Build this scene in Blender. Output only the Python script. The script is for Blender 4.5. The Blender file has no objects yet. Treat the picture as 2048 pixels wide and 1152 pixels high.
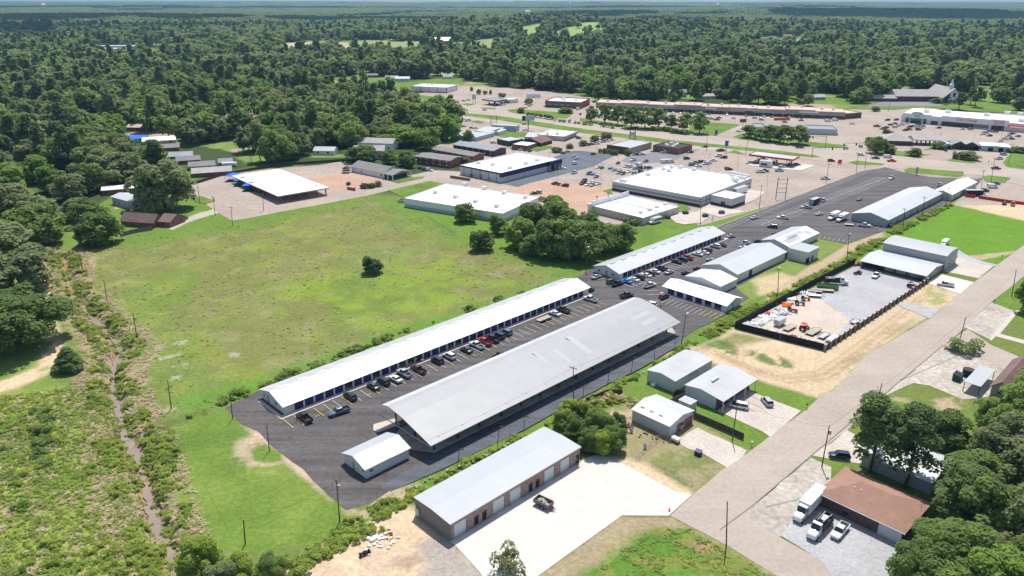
import bpy,math,random
import numpy as np
from mathutils import Vector,Matrix
S=bpy.context.scene
# ---------------------------------------------------------------- camera, world, sun, exposure
FPX=1500.0;PITCH=math.atan(582/FPX);HC=100.0
cam=bpy.data.cameras.new('camera');co=bpy.data.objects.new('camera',cam)
S.collection.objects.link(co);S.camera=co
cam.sensor_width=36.0;cam.lens=36.0*FPX/2048;cam.clip_start=1.0;cam.clip_end=60000
co.location=(0,0,HC);co.rotation_euler=(math.pi/2-PITCH,0,0)
S.render.resolution_x=1024;S.render.resolution_y=576
SUN_EL=math.radians(64);SUN_AZ=math.radians(10)      # azimuth measured from +Y towards +X
W=bpy.data.worlds.new('World');S.world=W;W.use_nodes=True
wn=W.node_tree;bg=wn.nodes['Background']
sky=wn.nodes.new('ShaderNodeTexSky');sky.sky_type='NISHITA';sky.sun_disc=False
sky.sun_elevation=SUN_EL;sky.sun_rotation=SUN_AZ;sky.altitude=100
wn.links.new(sky.outputs[0],bg.inputs[0]);bg.inputs[1].default_value=0.125
sl=bpy.data.lights.new('sun','SUN');sl.energy=4.3;sl.angle=math.radians(0.5);sl.color=(1,.965,.91)
so=bpy.data.objects.new('sun',sl);S.collection.objects.link(so)
sd=Vector((math.cos(SUN_EL)*math.sin(SUN_AZ),math.cos(SUN_EL)*math.cos(SUN_AZ),math.sin(SUN_EL)))
so.rotation_euler=sd.to_track_quat('Z','Y').to_euler()
S.view_settings.view_transform='Standard';S.view_settings.look='None'
S.view_settings.exposure=0.36;S.view_settings.gamma=1.0;S.view_settings.use_curve_mapping=False
S.cycles.volume_bounces=0;S.cycles.max_bounces=6;S.cycles.transparent_max_bounces=6

AA=math.radians(44.3)      # direction of the long rows
# ---------------------------------------------------------------- measuring helpers
CP,SP=math.cos(PITCH),math.sin(PITCH)
def P(x,y,z=0.0):
    u=x-1024;v=y-576
    t=(HC-z)/(FPX*SP+v*CP)
    return Vector((u*t,(FPX*CP-v*SP)*t,z))
def HT(x,yb,yt):
    "height of an upright thing whose foot and top are seen at these rows"
    g=P(x,yb);v=yt-576;d=(FPX*CP-v*SP)
    return HC-(FPX*SP+v*CP)*g.y/d
def toP(x,y,z=0):
    dy=y;dz=z-HC
    zc=dy*CP-dz*SP
    return (1024+FPX*x/zc,576-FPX*(dy*SP+dz*CP)/zc)
R=math.radians
rng=random.Random(7)
# ---------------------------------------------------------------- materials
MATS={}
def node_mat(name,col,rough=.8,metal=0.,var=.12,scale=.15,bump=0.,bscale=4.,spec=.3,ribs=None,streak=0.,trans=0.,scale2=None,coat=0.,emit=None):
    if name in MATS:return MATS[name]
    m=bpy.data.materials.new(name);m.use_nodes=True;MATS[name]=m
    nt=m.node_tree;N=nt.nodes;L=nt.links;b=N['Principled BSDF']
    b.inputs['Roughness'].default_value=rough;b.inputs['Metallic'].default_value=metal
    b.inputs['Specular IOR Level'].default_value=spec
    if coat:b.inputs['Coat Weight'].default_value=coat;b.inputs['Coat Roughness'].default_value=.08
    c=(*col,1)
    tc=N.new('ShaderNodeTexCoord')
    out=None
    if var > 0:
        n=N.new('ShaderNodeTexNoise');n.inputs['Scale'].default_value=scale;n.inputs['Detail'].default_value=6
        n.inputs['Roughness'].default_value=.65
        L.new(tc.outputs['Object'],n.inputs['Vector'])
        mr=N.new('ShaderNodeMapRange');mr.inputs[1].default_value=.3;mr.inputs[2].default_value=.7
        mr.inputs[3].default_value=1-var;mr.inputs[4].default_value=1+var
        L.new(n.outputs['Fac'],mr.inputs[0])
        mx=N.new('ShaderNodeMix');mx.data_type='RGBA';mx.blend_type='MULTIPLY';mx.inputs[0].default_value=1
        mx.inputs[6].default_value=c;L.new(mr.outputs[0],mx.inputs[7]);out=mx.outputs[2]
        if scale2:
            n2=N.new('ShaderNodeTexNoise');n2.inputs['Scale'].default_value=scale2;n2.inputs['Detail'].default_value=3
            L.new(tc.outputs['Object'],n2.inputs['Vector'])
            mr2=N.new('ShaderNodeMapRange');mr2.inputs[1].default_value=.3;mr2.inputs[2].default_value=.7
            mr2.inputs[3].default_value=1-var*.9;mr2.inputs[4].default_value=1+var*.9
            L.new(n2.outputs['Fac'],mr2.inputs[0])
            m2=N.new('ShaderNodeMix');m2.data_type='RGBA';m2.blend_type='MULTIPLY';m2.inputs[0].default_value=1
            L.new(out,m2.inputs[6]);L.new(mr2.outputs[0],m2.inputs[7]);out=m2.outputs[2]
    if streak:
        mp=N.new('ShaderNodeMapping');mp.inputs['Rotation'].default_value=(0,0,-AA if streak < 1 else 0);mp.inputs['Scale'].default_value=(.02,.35,1) if streak < 1 else (1.2,.06,1)
        L.new(tc.outputs['Object'],mp.inputs['Vector']);n4=N.new('ShaderNodeTexNoise');n4.inputs['Scale'].default_value=1;n4.inputs['Detail'].default_value=5;n4.inputs['Roughness'].default_value=.6
        L.new(mp.outputs[0],n4.inputs['Vector']);mr4=N.new('ShaderNodeMapRange');mr4.inputs[1].default_value=.35;mr4.inputs[2].default_value=.72;sk_=streak % 1
        mr4.inputs[3].default_value=1-sk_*.4;mr4.inputs[4].default_value=1+sk_;L.new(n4.outputs['Fac'],mr4.inputs[0])
        m4=N.new('ShaderNodeMix');m4.data_type='RGBA';m4.blend_type='MULTIPLY';m4.inputs[0].default_value=1
        if out:L.new(out,m4.inputs[6])
        else:m4.inputs[6].default_value=c
        L.new(mr4.outputs[0],m4.inputs[7]);out=m4.outputs[2]
    if ribs:   # (axis, spacing m, strength): standing seams as colour and bump
        ax,sp,st=ribs
        w=N.new('ShaderNodeTexWave');w.wave_type='BANDS';w.bands_direction=ax;w.inputs['Scale'].default_value=.314/sp
        w.inputs['Distortion'].default_value=0
        L.new(tc.outputs['Object'],w.inputs['Vector'])
        mr3=N.new('ShaderNodeMapRange');mr3.inputs[1].default_value=.0;mr3.inputs[2].default_value=.35
        mr3.inputs[3].default_value=1-st;mr3.inputs[4].default_value=1
        L.new(w.outputs['Fac'],mr3.inputs[0])
        m3=N.new('ShaderNodeMix');m3.data_type='RGBA';m3.blend_type='MULTIPLY';m3.inputs[0].default_value=1
        if out:L.new(out,m3.inputs[6])
        else:m3.inputs[6].default_value=c
        L.new(mr3.outputs[0],m3.inputs[7]);out=m3.outputs[2]
        bp=N.new('ShaderNodeBump');bp.inputs['Strength'].default_value=.25;bp.inputs['Distance'].default_value=.02
        L.new(w.outputs['Fac'],bp.inputs['Height']);L.new(bp.outputs[0],b.inputs['Normal'])
    elif bump:
        n3=N.new('ShaderNodeTexNoise');n3.inputs['Scale'].default_value=bscale;n3.inputs['Detail'].default_value=5
        L.new(tc.outputs['Object'],n3.inputs['Vector'])
        bp=N.new('ShaderNodeBump');bp.inputs['Strength'].default_value=bump;bp.inputs['Distance'].default_value=.15
        L.new(n3.outputs['Fac'],bp.inputs['Height']);L.new(bp.outputs[0],b.inputs['Normal'])
    if out:L.new(out,b.inputs['Base Color'])
    else:b.inputs['Base Color'].default_value=c
    return m
def brick_mat(name,c1,c2,mortar=(.4,.37,.33),sc=4.):
    m=bpy.data.materials.new(name);m.use_nodes=True;nt=m.node_tree;N=nt.nodes;L=nt.links;b=N['Principled BSDF']
    b.inputs['Roughness'].default_value=.9
    tc=N.new('ShaderNodeTexCoord');mp=N.new('ShaderNodeMapping')
    sx=N.new('ShaderNodeSeparateXYZ');cx=N.new('ShaderNodeCombineXYZ');ad=N.new('ShaderNodeMath');ad.operation='ADD'
    L.new(tc.outputs['Object'],sx.inputs[0]);L.new(sx.outputs[0],ad.inputs[0]);L.new(sx.outputs[1],ad.inputs[1])
    L.new(ad.outputs[0],cx.inputs[0]);L.new(sx.outputs[2],cx.inputs[1])
    br=N.new('ShaderNodeTexBrick');br.inputs['Scale'].default_value=sc
    br.inputs['Color1'].default_value=(*c1,1);br.inputs['Color2'].default_value=(*c2,1);br.inputs['Mortar'].default_value=(*mortar,1)
    br.inputs['Mortar Size'].default_value=.015;L.new(cx.outputs[0],br.inputs['Vector'])
    n=N.new('ShaderNodeTexNoise');n.inputs['Scale'].default_value=1.2;n.inputs['Detail'].default_value=6;L.new(tc.outputs['Object'],n.inputs['Vector'])
    mr=N.new('ShaderNodeMapRange');mr.inputs[1].default_value=.3;mr.inputs[2].default_value=.7;mr.inputs[3].default_value=.7;mr.inputs[4].default_value=1.3
    L.new(n.outputs['Fac'],mr.inputs[0])
    mx=N.new('ShaderNodeMix');mx.data_type='RGBA';mx.blend_type='MULTIPLY';mx.inputs[0].default_value=1
    L.new(br.outputs['Color'],mx.inputs[6]);L.new(mr.outputs[0],mx.inputs[7]);L.new(mx.outputs[2],b.inputs['Base Color'])
    return m
M={}
def dm(k,*a,**kw):M[k]=node_mat(k,*a,**kw)
dm('asphalt',(.088,.079,.076),rough=.9,var=.2,scale=.05,scale2=.9,streak=.5,bump=.3,bscale=12)
dm('asphalt_lane',(.085,.088,.1),streak=.4,rough=.85,var=.2,scale=.08,scale2=1.2,bump=.3,bscale=12)
dm('asphalt_blue',(.1,.115,.135),rough=.9,var=.12,scale=.05,scale2=.7)
dm('asphalt_pink',(.34,.275,.225),rough=.95,var=.16,scale=.03,scale2=.5,streak=.06)
dm('asphalt_tan',(.42,.27,.19),rough=.95,var=.14,scale=.05,scale2=.6)
dm('asphalt_grey',(.2,.19,.19),rough=.95,var=.14,scale=.05,scale2=.6)
dm('street',(.37,.31,.255),rough=.95,var=.1,scale=.05,scale2=1.0,streak=.05)
dm('concrete_new',(.56,.515,.46),rough=.9,var=.05,scale=.06,scale2=.5)
dm('concrete',(.48,.42,.36),rough=.95,var=.14,scale=.1,scale2=1.2)
dm('concrete_old',(.4,.355,.3),rough=.95,var=.25,scale=.09,scale2=.8)
dm('gravel',(.38,.37,.365),rough=1,var=.16,scale=.06,scale2=1.5,bump=.4,bscale=10)
dm('sidewalk',(.5,.43,.36),rough=.95,var=.08,scale=.3)
dm('lawn',(.125,.19,.038),rough=1,var=.28,scale=.07,scale2=1.1,bump=.4,bscale=6,spec=.1)
dm('lawn_dull',(.17,.215,.06),rough=1,var=.25,scale=.08,scale2=1.1,bump=.4,bscale=6,spec=.1)
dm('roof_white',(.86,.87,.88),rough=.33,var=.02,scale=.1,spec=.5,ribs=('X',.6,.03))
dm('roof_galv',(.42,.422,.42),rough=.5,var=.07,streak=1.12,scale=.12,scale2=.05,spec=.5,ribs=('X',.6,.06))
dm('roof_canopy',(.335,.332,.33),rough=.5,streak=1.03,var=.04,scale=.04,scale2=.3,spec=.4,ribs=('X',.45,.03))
dm('roof_patch',(.4,.4,.4),rough=.5,var=.04,scale=.2)
dm('roof_canopy_sunlit',(.5,.5,.5),rough=.4,var=.05,scale=.1,spec=.5,ribs=('X',.9,.06))  # canopy metal again, with the far slope's sunlight put into its colour
dm('roof_pale',(.485,.487,.487),rough=.5,var=.04,scale=.1,spec=.4,ribs=('X',.6,.05),streak=1.07)
dm('roof_sheet',(.4,.41,.42),rough=.5,var=.03,scale=.1,spec=.4,ribs=('X',.6,.05),streak=1.06)
dm('roof_sheet_y',(.48,.487,.492),rough=.42,var=.04,scale=.1,spec=.5,ribs=('Y',.6,.04))
dm('roof_grey_y',(.4,.4,.4),rough=.5,var=.07,scale=.1,spec=.4,ribs=('Y',.9,.06))
dm('roof_membrane',(.8,.78,.76),rough=.6,var=.06,scale=.05,scale2=.4,spec=.2)
dm('roof_tan',(.55,.41,.32),rough=.9,var=.16,scale=.06,scale2=.3)
dm('roof_asph',(.23,.21,.2),rough=.95,var=.14,scale=.3,scale2=3)
dm('roof_asph_light',(.36,.34,.32),rough=.95,var=.12,scale=.3,scale2=3)
dm('roof_red',(.31,.18,.13),rough=.95,var=.12,scale=.4,scale2=5)
dm('roof_brown',(.18,.115,.1),rough=.95,var=.2,scale=.25,scale2=2)
dm('roof_metal_dk',(.24,.26,.275),rough=.5,var=.12,scale=.2)
dm('roof_tar',(.05,.05,.052),rough=.9,var=.2,scale=.3)
dm('wall_cream',(.62,.61,.56),rough=.85,var=.05,scale=.4)
dm('wall_white',(.74,.74,.72),rough=.8,var=.04,scale=.4)
dm('wall_grey',(.5,.515,.52),rough=.75,var=.05,scale=.4,ribs=('X',.4,.05))
dm('wall_grey_y',(.5,.515,.52),rough=.75,var=.05,scale=.4)
dm('wall_mid',(.36,.37,.37),rough=.8,var=.06,scale=.3)
dm('wall_tan',(.5,.46,.38),rough=.85,var=.05,scale=.3)
dm('wall_bluegrey',(.4,.45,.48),rough=.8,var=.05,scale=.3)
dm('wall_taupe',(.21,.185,.175),rough=.6,var=.06,scale=.5,ribs=('Y',.35,.25))
dm('wall_dark',(.05,.048,.045),rough=.8,var=.1,scale=.4)
dm('wall_green',(.06,.075,.065),rough=.8,var=.1,scale=.4)
dm('wall_taupe2',(.33,.29,.26),rough=.85,var=.06,scale=.3)
dm('door_blue',(.02,.022,.14),rough=.5,var=.08,scale=1)
dm('door_white',(.62,.66,.66),rough=.5,var=.03,scale=1,ribs=('Z',.5,.08))
dm('door_grey',(.3,.31,.31),rough=.6,var=.05,scale=1)
dm('door_plain',(.55,.57,.58),rough=.6,var=.05,scale=1)
dm('navy',(.012,.014,.09),rough=.5,var=.06,scale=.5)
dm('glass_dark',(.02,.022,.025),rough=.12,var=0,spec=.6)
dm('dark',(.02,.02,.021),rough=.7,var=.1,scale=1)
dm('post_dark',(.035,.028,.028),rough=.6,var=.1,scale=1)
dm('fence_black',(.012,.012,.014),rough=.8,var=.2,scale=.6)
dm('fence_wood',(.17,.14,.115),rough=.95,var=.25,scale=.8)
dm('fence_dkwood',(.07,.06,.05),rough=.95,var=.25,scale=.8)
dm('steel',(.4,.41,.42),rough=.5,metal=.4,var=.08,scale=1)
dm('white_paint',(.78,.78,.77),rough=.6,var=.03,scale=1)
dm('line_white',(.42,.41,.4),rough=.9,var=.3,scale=.8)
dm('line_yellow',(.55,.4,.1),rough=.9,var=.3,scale=.8)
dm('pole_wood',(.1,.08,.065),rough=.95,var=.2,scale=.5)
dm('pole_dark',(.03,.028,.028),rough=.6,var=.1,scale=.5)
dm('wire',(.04,.04,.045),rough=.6,var=0)
dm('red_paint',(.5,.02,.02),rough=.5,var=.05,scale=1)
dm('red_bright',(.75,.03,.03),rough=.5,var=.03,scale=1)
dm('green_sign',(.01,.28,.13),rough=.5,var=.03,scale=1)
dm('blue_shade',(.01,.14,.75),rough=.6,var=.08,scale=.5)
dm('blue_sign',(.03,.12,.5),rough=.5,var=.03,scale=1)
dm('orange',(.7,.13,.02),rough=.6,var=.05,scale=1)
dm('green_paint',(.1,.3,.04),rough=.6,var=.08,scale=1)
dm('dumpster_green',(.01,.07,.045),rough=.6,var=.15,scale=1)
dm('dumpster_brown',(.13,.08,.06),rough=.7,var=.2,scale=1)
dm('dumpster_blue',(.015,.03,.14),rough=.5,var=.1,scale=1)
dm('planks',(.42,.36,.29),rough=.9,var=.15,scale=.8,ribs=('X',.3,.2))
dm('rust',(.2,.075,.05),rough=.9,var=.3,scale=1)
dm('tyre',(.015,.015,.016),rough=.85,var=0)
dm('rim',(.35,.35,.36),rough=.35,metal=.7,var=0)
dm('lamp_glass',(.75,.75,.72),rough=.15,var=0)
dm('lamp_red',(.3,.01,.01),rough=.2,var=0)
dm('trunk',(.09,.07,.055),rough=.95,var=.25,scale=1)
dm('stone',(.36,.34,.31),rough=.95,var=.15,scale=.5)
dm('water_tank',(.78,.82,.84),rough=.5,var=.03,scale=.2)
dm('skin',(.35,.2,.14),rough=.6,var=0)
dm('cloth_dark',(.03,.03,.04),rough=.9,var=0)
dm('cloth_white',(.6,.6,.6),rough=.9,var=0)
dm('cloth_red',(.45,.03,.03),rough=.9,var=0)
dm('turf_blue',(.02,.1,.13),rough=.9,var=.1,scale=.5)
dm('awning_green',(.2,.42,.34),rough=.7,var=.05,scale=.5)
M['brick_red']=brick_mat('brick_red',(.25,.09,.07),(.2,.075,.06),(.3,.22,.19))
M['brick_pink']=brick_mat('brick_pink',(.34,.22,.19),(.26,.17,.15),(.42,.37,.34),3.)
M['brick_dark']=brick_mat('brick_dark',(.12,.06,.048),(.085,.045,.038),(.18,.14,.12))
# leaves
def leaf_mat(name,c_dark,c_light,tr=.3):
    m=bpy.data.materials.new(name);m.use_nodes=True;nt=m.node_tree;N=nt.nodes;L=nt.links
    b=N['Principled BSDF'];b.inputs['Roughness'].default_value=.75;b.inputs['Specular IOR Level'].default_value=.25
    oi=N.new('ShaderNodeObjectInfo');geo=N.new('ShaderNodeNewGeometry');tc=N.new('ShaderNodeTexCoord')
    n=N.new('ShaderNodeTexNoise');n.inputs['Scale'].default_value=.35;n.inputs['Detail'].default_value=3
    L.new(geo.outputs['Position'],n.inputs['Vector'])
    ad=N.new('ShaderNodeMath');ad.operation='MULTIPLY_ADD';L.new(oi.outputs['Random'],ad.inputs[0]);ad.inputs[1].default_value=.75
    m1=N.new('ShaderNodeMapRange');m1.inputs[1].default_value=.3;m1.inputs[2].default_value=.7;m1.inputs[3].default_value=-.18;m1.inputs[4].default_value=.42
    L.new(n.outputs['Fac'],m1.inputs[0]);L.new(m1.outputs[0],ad.inputs[2])
    cr=N.new('ShaderNodeMix');cr.data_type='RGBA';cr.clamp_factor=True
    L.new(ad.outputs[0],cr.inputs[0]);cr.inputs[6].default_value=(*c_dark,1);cr.inputs[7].default_value=(*c_light,1)
    L.new(cr.outputs[2],b.inputs['Base Color'])
    t=N.new('ShaderNodeBsdfTranslucent');L.new(cr.outputs[2],t.inputs[0])
    mx=N.new('ShaderNodeMixShader');mx.inputs[0].default_value=tr
    L.new(b.outputs[0],mx.inputs[1]);L.new(t.outputs[0],mx.inputs[2]);L.new(mx.outputs[0],N['Material Output'].inputs[0])
    return m
M['leaf_oak']=leaf_mat('leaf_oak',(.14,.21,.06),(.31,.41,.1),.55)
M['leaf_olive']=leaf_mat('leaf_olive',(.19,.225,.09),(.32,.36,.15),.48)
M['leaf_bright']=leaf_mat('leaf_bright',(.14,.25,.045),(.25,.37,.07),.5)
M['leaf_pine']=leaf_mat('leaf_pine',(.12,.18,.065),(.23,.3,.1),.52)
M['leaf_brush']=leaf_mat('leaf_brush',(.23,.32,.05),(.42,.5,.09),.5)
M['leaf_far']=leaf_mat('leaf_far',(.145,.21,.068),(.3,.39,.115),.55)
M['leaf_dry']=leaf_mat('leaf_dry',(.5,.41,.24),(.7,.58,.36),.4)
M['leaf_meadow']=leaf_mat('leaf_meadow',(.24,.29,.08),(.38,.42,.12),.45)
# ---------------------------------------------------------------- object helpers
COL=S.collection
def tag(o,label=None,cat=None,group=None,kind=None):
    if label:o['label']=label
    if cat:o['category']=cat
    if group:o['group']=group
    if kind:o['kind']=kind
    return o
def empty(name,loc,rz=0.,label=None,cat=None,group=None,scale=None):
    o=bpy.data.objects.new(name,None);o.empty_display_size=.5;COL.objects.link(o)
    o.location=loc;o.rotation_euler=(0,0,rz)
    if scale:o.scale=(scale,)*3
    return tag(o,label,cat,group)
class MB:
    def __init__(s):s.v=[];s.f=[];s.m=[];s.sm=[]
    def add(s,vs,fs,m=0,smooth=False):
        n=len(s.v);s.v += [tuple(v) for v in vs]
        s.f += [tuple(i+n for i in f) for f in fs];s.m += [m]*len(fs);s.sm += [smooth]*len(fs)
    def box(s,x0,x1,y0,y1,z0,z1,m=0):
        s.add([(x0,y0,z0),(x1,y0,z0),(x1,y1,z0),(x0,y1,z0),(x0,y0,z1),(x1,y0,z1),(x1,y1,z1),(x0,y1,z1)],
              [(3,2,1,0),(4,5,6,7),(0,1,5,4),(1,2,6,5),(2,3,7,6),(3,0,4,7)],m)
    def obox(s,A,d,n,s0,s1,t0,t1,z0,z1,m=0):
        "box along direction d (2D) from A, thickness along n"
        def p(a,t,z):return (A[0]+d[0]*a+n[0]*t,A[1]+d[1]*a+n[1]*t,z)
        s.add([p(s0,t0,z0),p(s1,t0,z0),p(s1,t1,z0),p(s0,t1,z0),p(s0,t0,z1),p(s1,t0,z1),p(s1,t1,z1),p(s0,t1,z1)],
              [(3,2,1,0),(4,5,6,7),(0,1,5,4),(1,2,6,5),(2,3,7,6),(3,0,4,7)],m)
    def prism(s,poly,z0,z1,m=0):
        n=len(poly)
        s.add([(x,y,z0) for x,y in poly]+[(x,y,z1) for x,y in poly],
              [tuple(range(n-1,-1,-1)),tuple(range(n,2*n))]+[(i,(i+1)%n,n+(i+1)%n,n+i) for i in range(n)],m)
    def extr(s,prof,a0,a1,axis='x',m=0):
        "closed profile extruded; axis x: prof=(y,z); axis y: prof=(x,z)"
        n=len(prof)
        if axis == 'x':vs=[(a0,p,q) for p,q in prof]+[(a1,p,q) for p,q in prof]
        else:vs=[(p,a0,q) for p,q in prof]+[(p,a1,q) for p,q in prof]
        s.add(vs,[tuple(range(n-1,-1,-1)),tuple(range(n,2*n))]+[(i,(i+1)%n,n+(i+1)%n,n+i) for i in range(n)],m)
    def tube(s,p,q,r0,r1=None,n=8,m=0,smooth=True):
        r1=r0 if r1 is None else r1;p=Vector(p);q=Vector(q);d=(q-p).normalized()
        a=d.orthogonal().normalized();b=d.cross(a)
        vs=[]
        for c,r in ((p,r0),(q,r1)):
            for i in range(n):
                t=2*math.pi*i/n;vs.append(c+a*math.cos(t)*r+b*math.sin(t)*r)
        s.add(vs,[(i,(i+1)%n,n+(i+1)%n,n+i) for i in range(n)],m,smooth)
        s.add(vs[:n],[tuple(range(n-1,-1,-1))],m);s.add(vs[n:],[tuple(range(n))],m)
    def loft(s,secs,m=0,smooth=True,caps=True):
        n=len(secs[0]);vs=[v for sec in secs for v in sec];fs=[]
        for k in range(len(secs)-1):
            for i in range(n):fs.append((k*n+i,k*n+(i+1)%n,(k+1)*n+(i+1)%n,(k+1)*n+i))
        if caps:fs += [tuple(range(n-1,-1,-1)),tuple(range((len(secs)-1)*n,len(secs)*n))]
        s.add(vs,fs,m,smooth)
    def ball(s,c,r,n=8,k=6,m=0,sz=1.):
        secs=[]
        for j in range(k+1):
            t=-math.pi/2+math.pi*j/k;rr=max(r*math.cos(t),r*.02)
            secs.append([(c[0]+rr*math.cos(2*math.pi*i/n),c[1]+rr*math.sin(2*math.pi*i/n),c[2]+r*sz*math.sin(t)) for i in range(n)])
        s.loft(secs,m)
    def mesh(s,name,mats):
        me=bpy.data.meshes.new(name);me.from_pydata(s.v,[],s.f)
        for mt in (mats if isinstance(mats,(list,tuple)) else [mats]):me.materials.append(M[mt] if isinstance(mt,str) else mt)
        me.polygons.foreach_set('material_index',s.m);me.polygons.foreach_set('use_smooth',s.sm);me.update()
        return me
    def build(s,name,mats,parent=None,loc=None,rz=None):
        o=bpy.data.objects.new(name,s.mesh(name,mats));COL.objects.link(o)
        if parent:o.parent=parent
        if loc is not None:o.location=loc
        if rz is not None:o.rotation_euler=(0,0,rz)
        return o
def text(name,body,size,loc,rot,mat,parent=None,ext=.05,align='CENTER'):
    cu=bpy.data.curves.new(name,'FONT');cu.body=body;cu.size=size;cu.extrude=ext;cu.align_x=align
    cu.resolution_u=2
    t=bpy.data.objects.new(name+'_c',cu);COL.objects.link(t)
    dg=bpy.context.evaluated_depsgraph_get();me=bpy.data.meshes.new_from_object(t.evaluated_get(dg))
    bpy.data.objects.remove(t);me.name=name;me.materials.clear();me.materials.append(M[mat])
    o=bpy.data.objects.new(name,me);COL.objects.link(o);o.parent=parent;o.location=loc;o.rotation_euler=rot
    return o
# ---------------------------------------------------------------- numpy noise and signed distance
def _h(ix,iy,s):
    n=(ix.astype(np.int64)*374761393+iy.astype(np.int64)*668265263+s*1442695041) & 0x7fffffff
    n=((n ^ (n >> 13))*1274126177) & 0x7fffffff
    return ((n ^ (n >> 16)) & 0xffff)/65535.
def vnoise(x,y,s=0):
    ix=np.floor(x);iy=np.floor(y);fx=x-ix;fy=y-iy;fx=fx*fx*(3-2*fx);fy=fy*fy*(3-2*fy)
    a=_h(ix,iy,s);b=_h(ix+1,iy,s);c=_h(ix,iy+1,s);d=_h(ix+1,iy+1,s)
    return a+(b-a)*fx+(c-a)*fy+(a-b-c+d)*fx*fy
def fbm(x,y,s=0,o=4):
    r=0;a=.5
    for k in range(o):r=r+a*vnoise(x*2**k,y*2**k,s+k*17);a *= .5
    return r/(1-.5**o)
def sdf(poly,X,Y):
    "negative inside"
    d=np.full(X.shape,1e18);ins=np.zeros(X.shape,bool);n=len(poly)
    for i in range(n):
        x0,y0=poly[i][0],poly[i][1];x1,y1=poly[(i+1) % n][0],poly[(i+1) % n][1]
        ex,ey=x1-x0,y1-y0;L2=ex*ex+ey*ey+1e-9
        t=np.clip(((X-x0)*ex+(Y-y0)*ey)/L2,0,1)
        d=np.minimum(d,(X-x0-ex*t)**2+(Y-y0-ey*t)**2)
        c=((y0 > Y) != (y1 > Y)) & (X < ex*(Y-y0)/(ey if ey else 1e-9)+x0)
        ins ^= c
    d=np.sqrt(d);return np.where(ins,-d,d)
def dline(pts,X,Y):
    d=np.full(X.shape,1e18)
    for (x0,y0),(x1,y1) in zip(pts[:-1],pts[1:]):
        ex,ey=x1-x0,y1-y0;t=np.clip(((X-x0)*ex+(Y-y0)*ey)/(ex*ex+ey*ey+1e-9),0,1)
        d=np.minimum(d,(X-x0-ex*t)**2+(Y-y0-ey*t)**2)
    return np.sqrt(d)
def G2(pts):return [(P(x,y).x,P(x,y).y) for x,y in pts]
# ================================================================ GROUND
DITCH=G2([(165,470),(121,501),(132,547),(146,585),(181,627),(222,668),(243,697),(226,727),(222,772),(236,821),(250,873),(274,905),(288,960),(296,990),(313,1047),(331,1083),(349,1127),(358,1160),(372,1230)])
DITCH2=G2([(262,893),(300,868),(345,848),(400,828)])
SWALE=G2([(672,1075),(740,1030),(830,975),(925,930),(1010,893),(1060,862),(1150,812),(1230,768),(1300,722),(1370,682),(1470,628),(1560,585),(1640,543),(1715,500),(1800,456),(1890,415)])
def relief(X,Y):
    d=dline(DITCH,X,Y)
    z=-1.9*np.exp(-(d/2.6)**4)
    d2=dline(DITCH2,X,Y);z=np.minimum(z,-.9*np.exp(-(d2/1.8)**4))
    d3=dline(SWALE,X,Y);z=np.minimum(z,-.35*np.exp(-(d3/2.)**4))
    far=np.clip((Y-1500)/2500,0,1)
    hills=(fbm(X/1900.,Y/2600.,5,4)-.5)*60*far
    ridge=52*np.exp(-((X-1700)/1500)**2-((Y-4300)/520)**2)+34*np.exp(-((X+1900)/1600)**2-((Y-3300)/420)**2)
    knoll=26*np.exp(-((X-250)/500)**2-((Y-2500)/420)**2)
    return z+hills*.6+ridge*.6+knoll
def relief1(x,y):
    return float(relief(np.array([float(x)]),np.array([float(y)]))[0])
ys=list(np.linspace(-40,70,8));y=70.
while y < 900:y *= 1.0043;ys.append(y)
while y < 17500:y *= 1.022;ys.append(y)
ts=np.concatenate([np.linspace(-5,-.85,10)[:-1],np.linspace(-.85,.85,400),np.linspace(.85,5,10)[1:]])
YY,TT=np.meshgrid(np.array(ys),ts,indexing='ij')
XX=TT*np.maximum(YY,60.)
SCALEV=None
# land cover colours (diffuse reflectance of each kind of plant or soil)
C_floor=(.05,.075,.026);C_weed=(.21,.265,.045);C_straw=(.31,.25,.15);C_olive=(.165,.178,.052)
C_lawn=(.13,.2,.035);C_lawnd=(.14,.175,.045);C_bright=(.195,.26,.035);C_sand=(.56,.42,.27)
C_dirt=(.43,.32,.22);C_pink=(.45,.33,.25);C_gold=(.5,.38,.25);C_clay=(.33,.19,.12);C_brown=(.2,.165,.085)
C_green=(.09,.155,.032);C_pale=(.42,.39,.3)
NX1=fbm(XX/9.,YY/9.,1,5);NX2=fbm(XX/3.,YY/3.,2,4);NX3=fbm(XX/30.,YY/30.,3,4)
cov=np.empty(XX.shape+(3,));cov[:]=C_floor
def blend(m,c):
    cov[:]=cov*(1-m[...,None])+np.array(c)*m[...,None]
def paint(px,c,soft=1.5,warp=3.,amount=1.,patch=None,sc=1.):
    pts=G2(px) if px[0][1] > -5000 else px
    xs=[p[0] for p in pts];ysx=[p[1] for p in pts];pad=warp+soft+2
    r0=np.searchsorted(ys,min(ysx)-pad);r1=np.searchsorted(ys,max(ysx)+pad)
    sl_=slice(max(r0-1,0),r1+1)
    X=XX[sl_];Y=YY[sl_]
    d=sdf(pts,X,Y)+(NX2[sl_]-.5)*2*warp*.5+(NX1[sl_]-.5)*2*warp
    m=np.clip(.5-d/(2*soft),0,1)*amount
    if patch is not None:
        th,wd,seed,size=patch
        m=m*np.clip((fbm(X/size,Y/size,seed,5)-th)/wd,0,1)
    cov[sl_]=cov[sl_]*(1-m[...,None])+np.array(c)*m[...,None]
far_mix=np.clip((fbm(XX/42.,YY/42.,91,3)-.53)/.03,0,1)*np.clip((2600-YY)/600,0,1)
blend(far_mix*.85,(.18,.25,.06));blend(far_mix*np.clip((NX3-.56)/.04,0,1),(.36,.28,.2))
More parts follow.
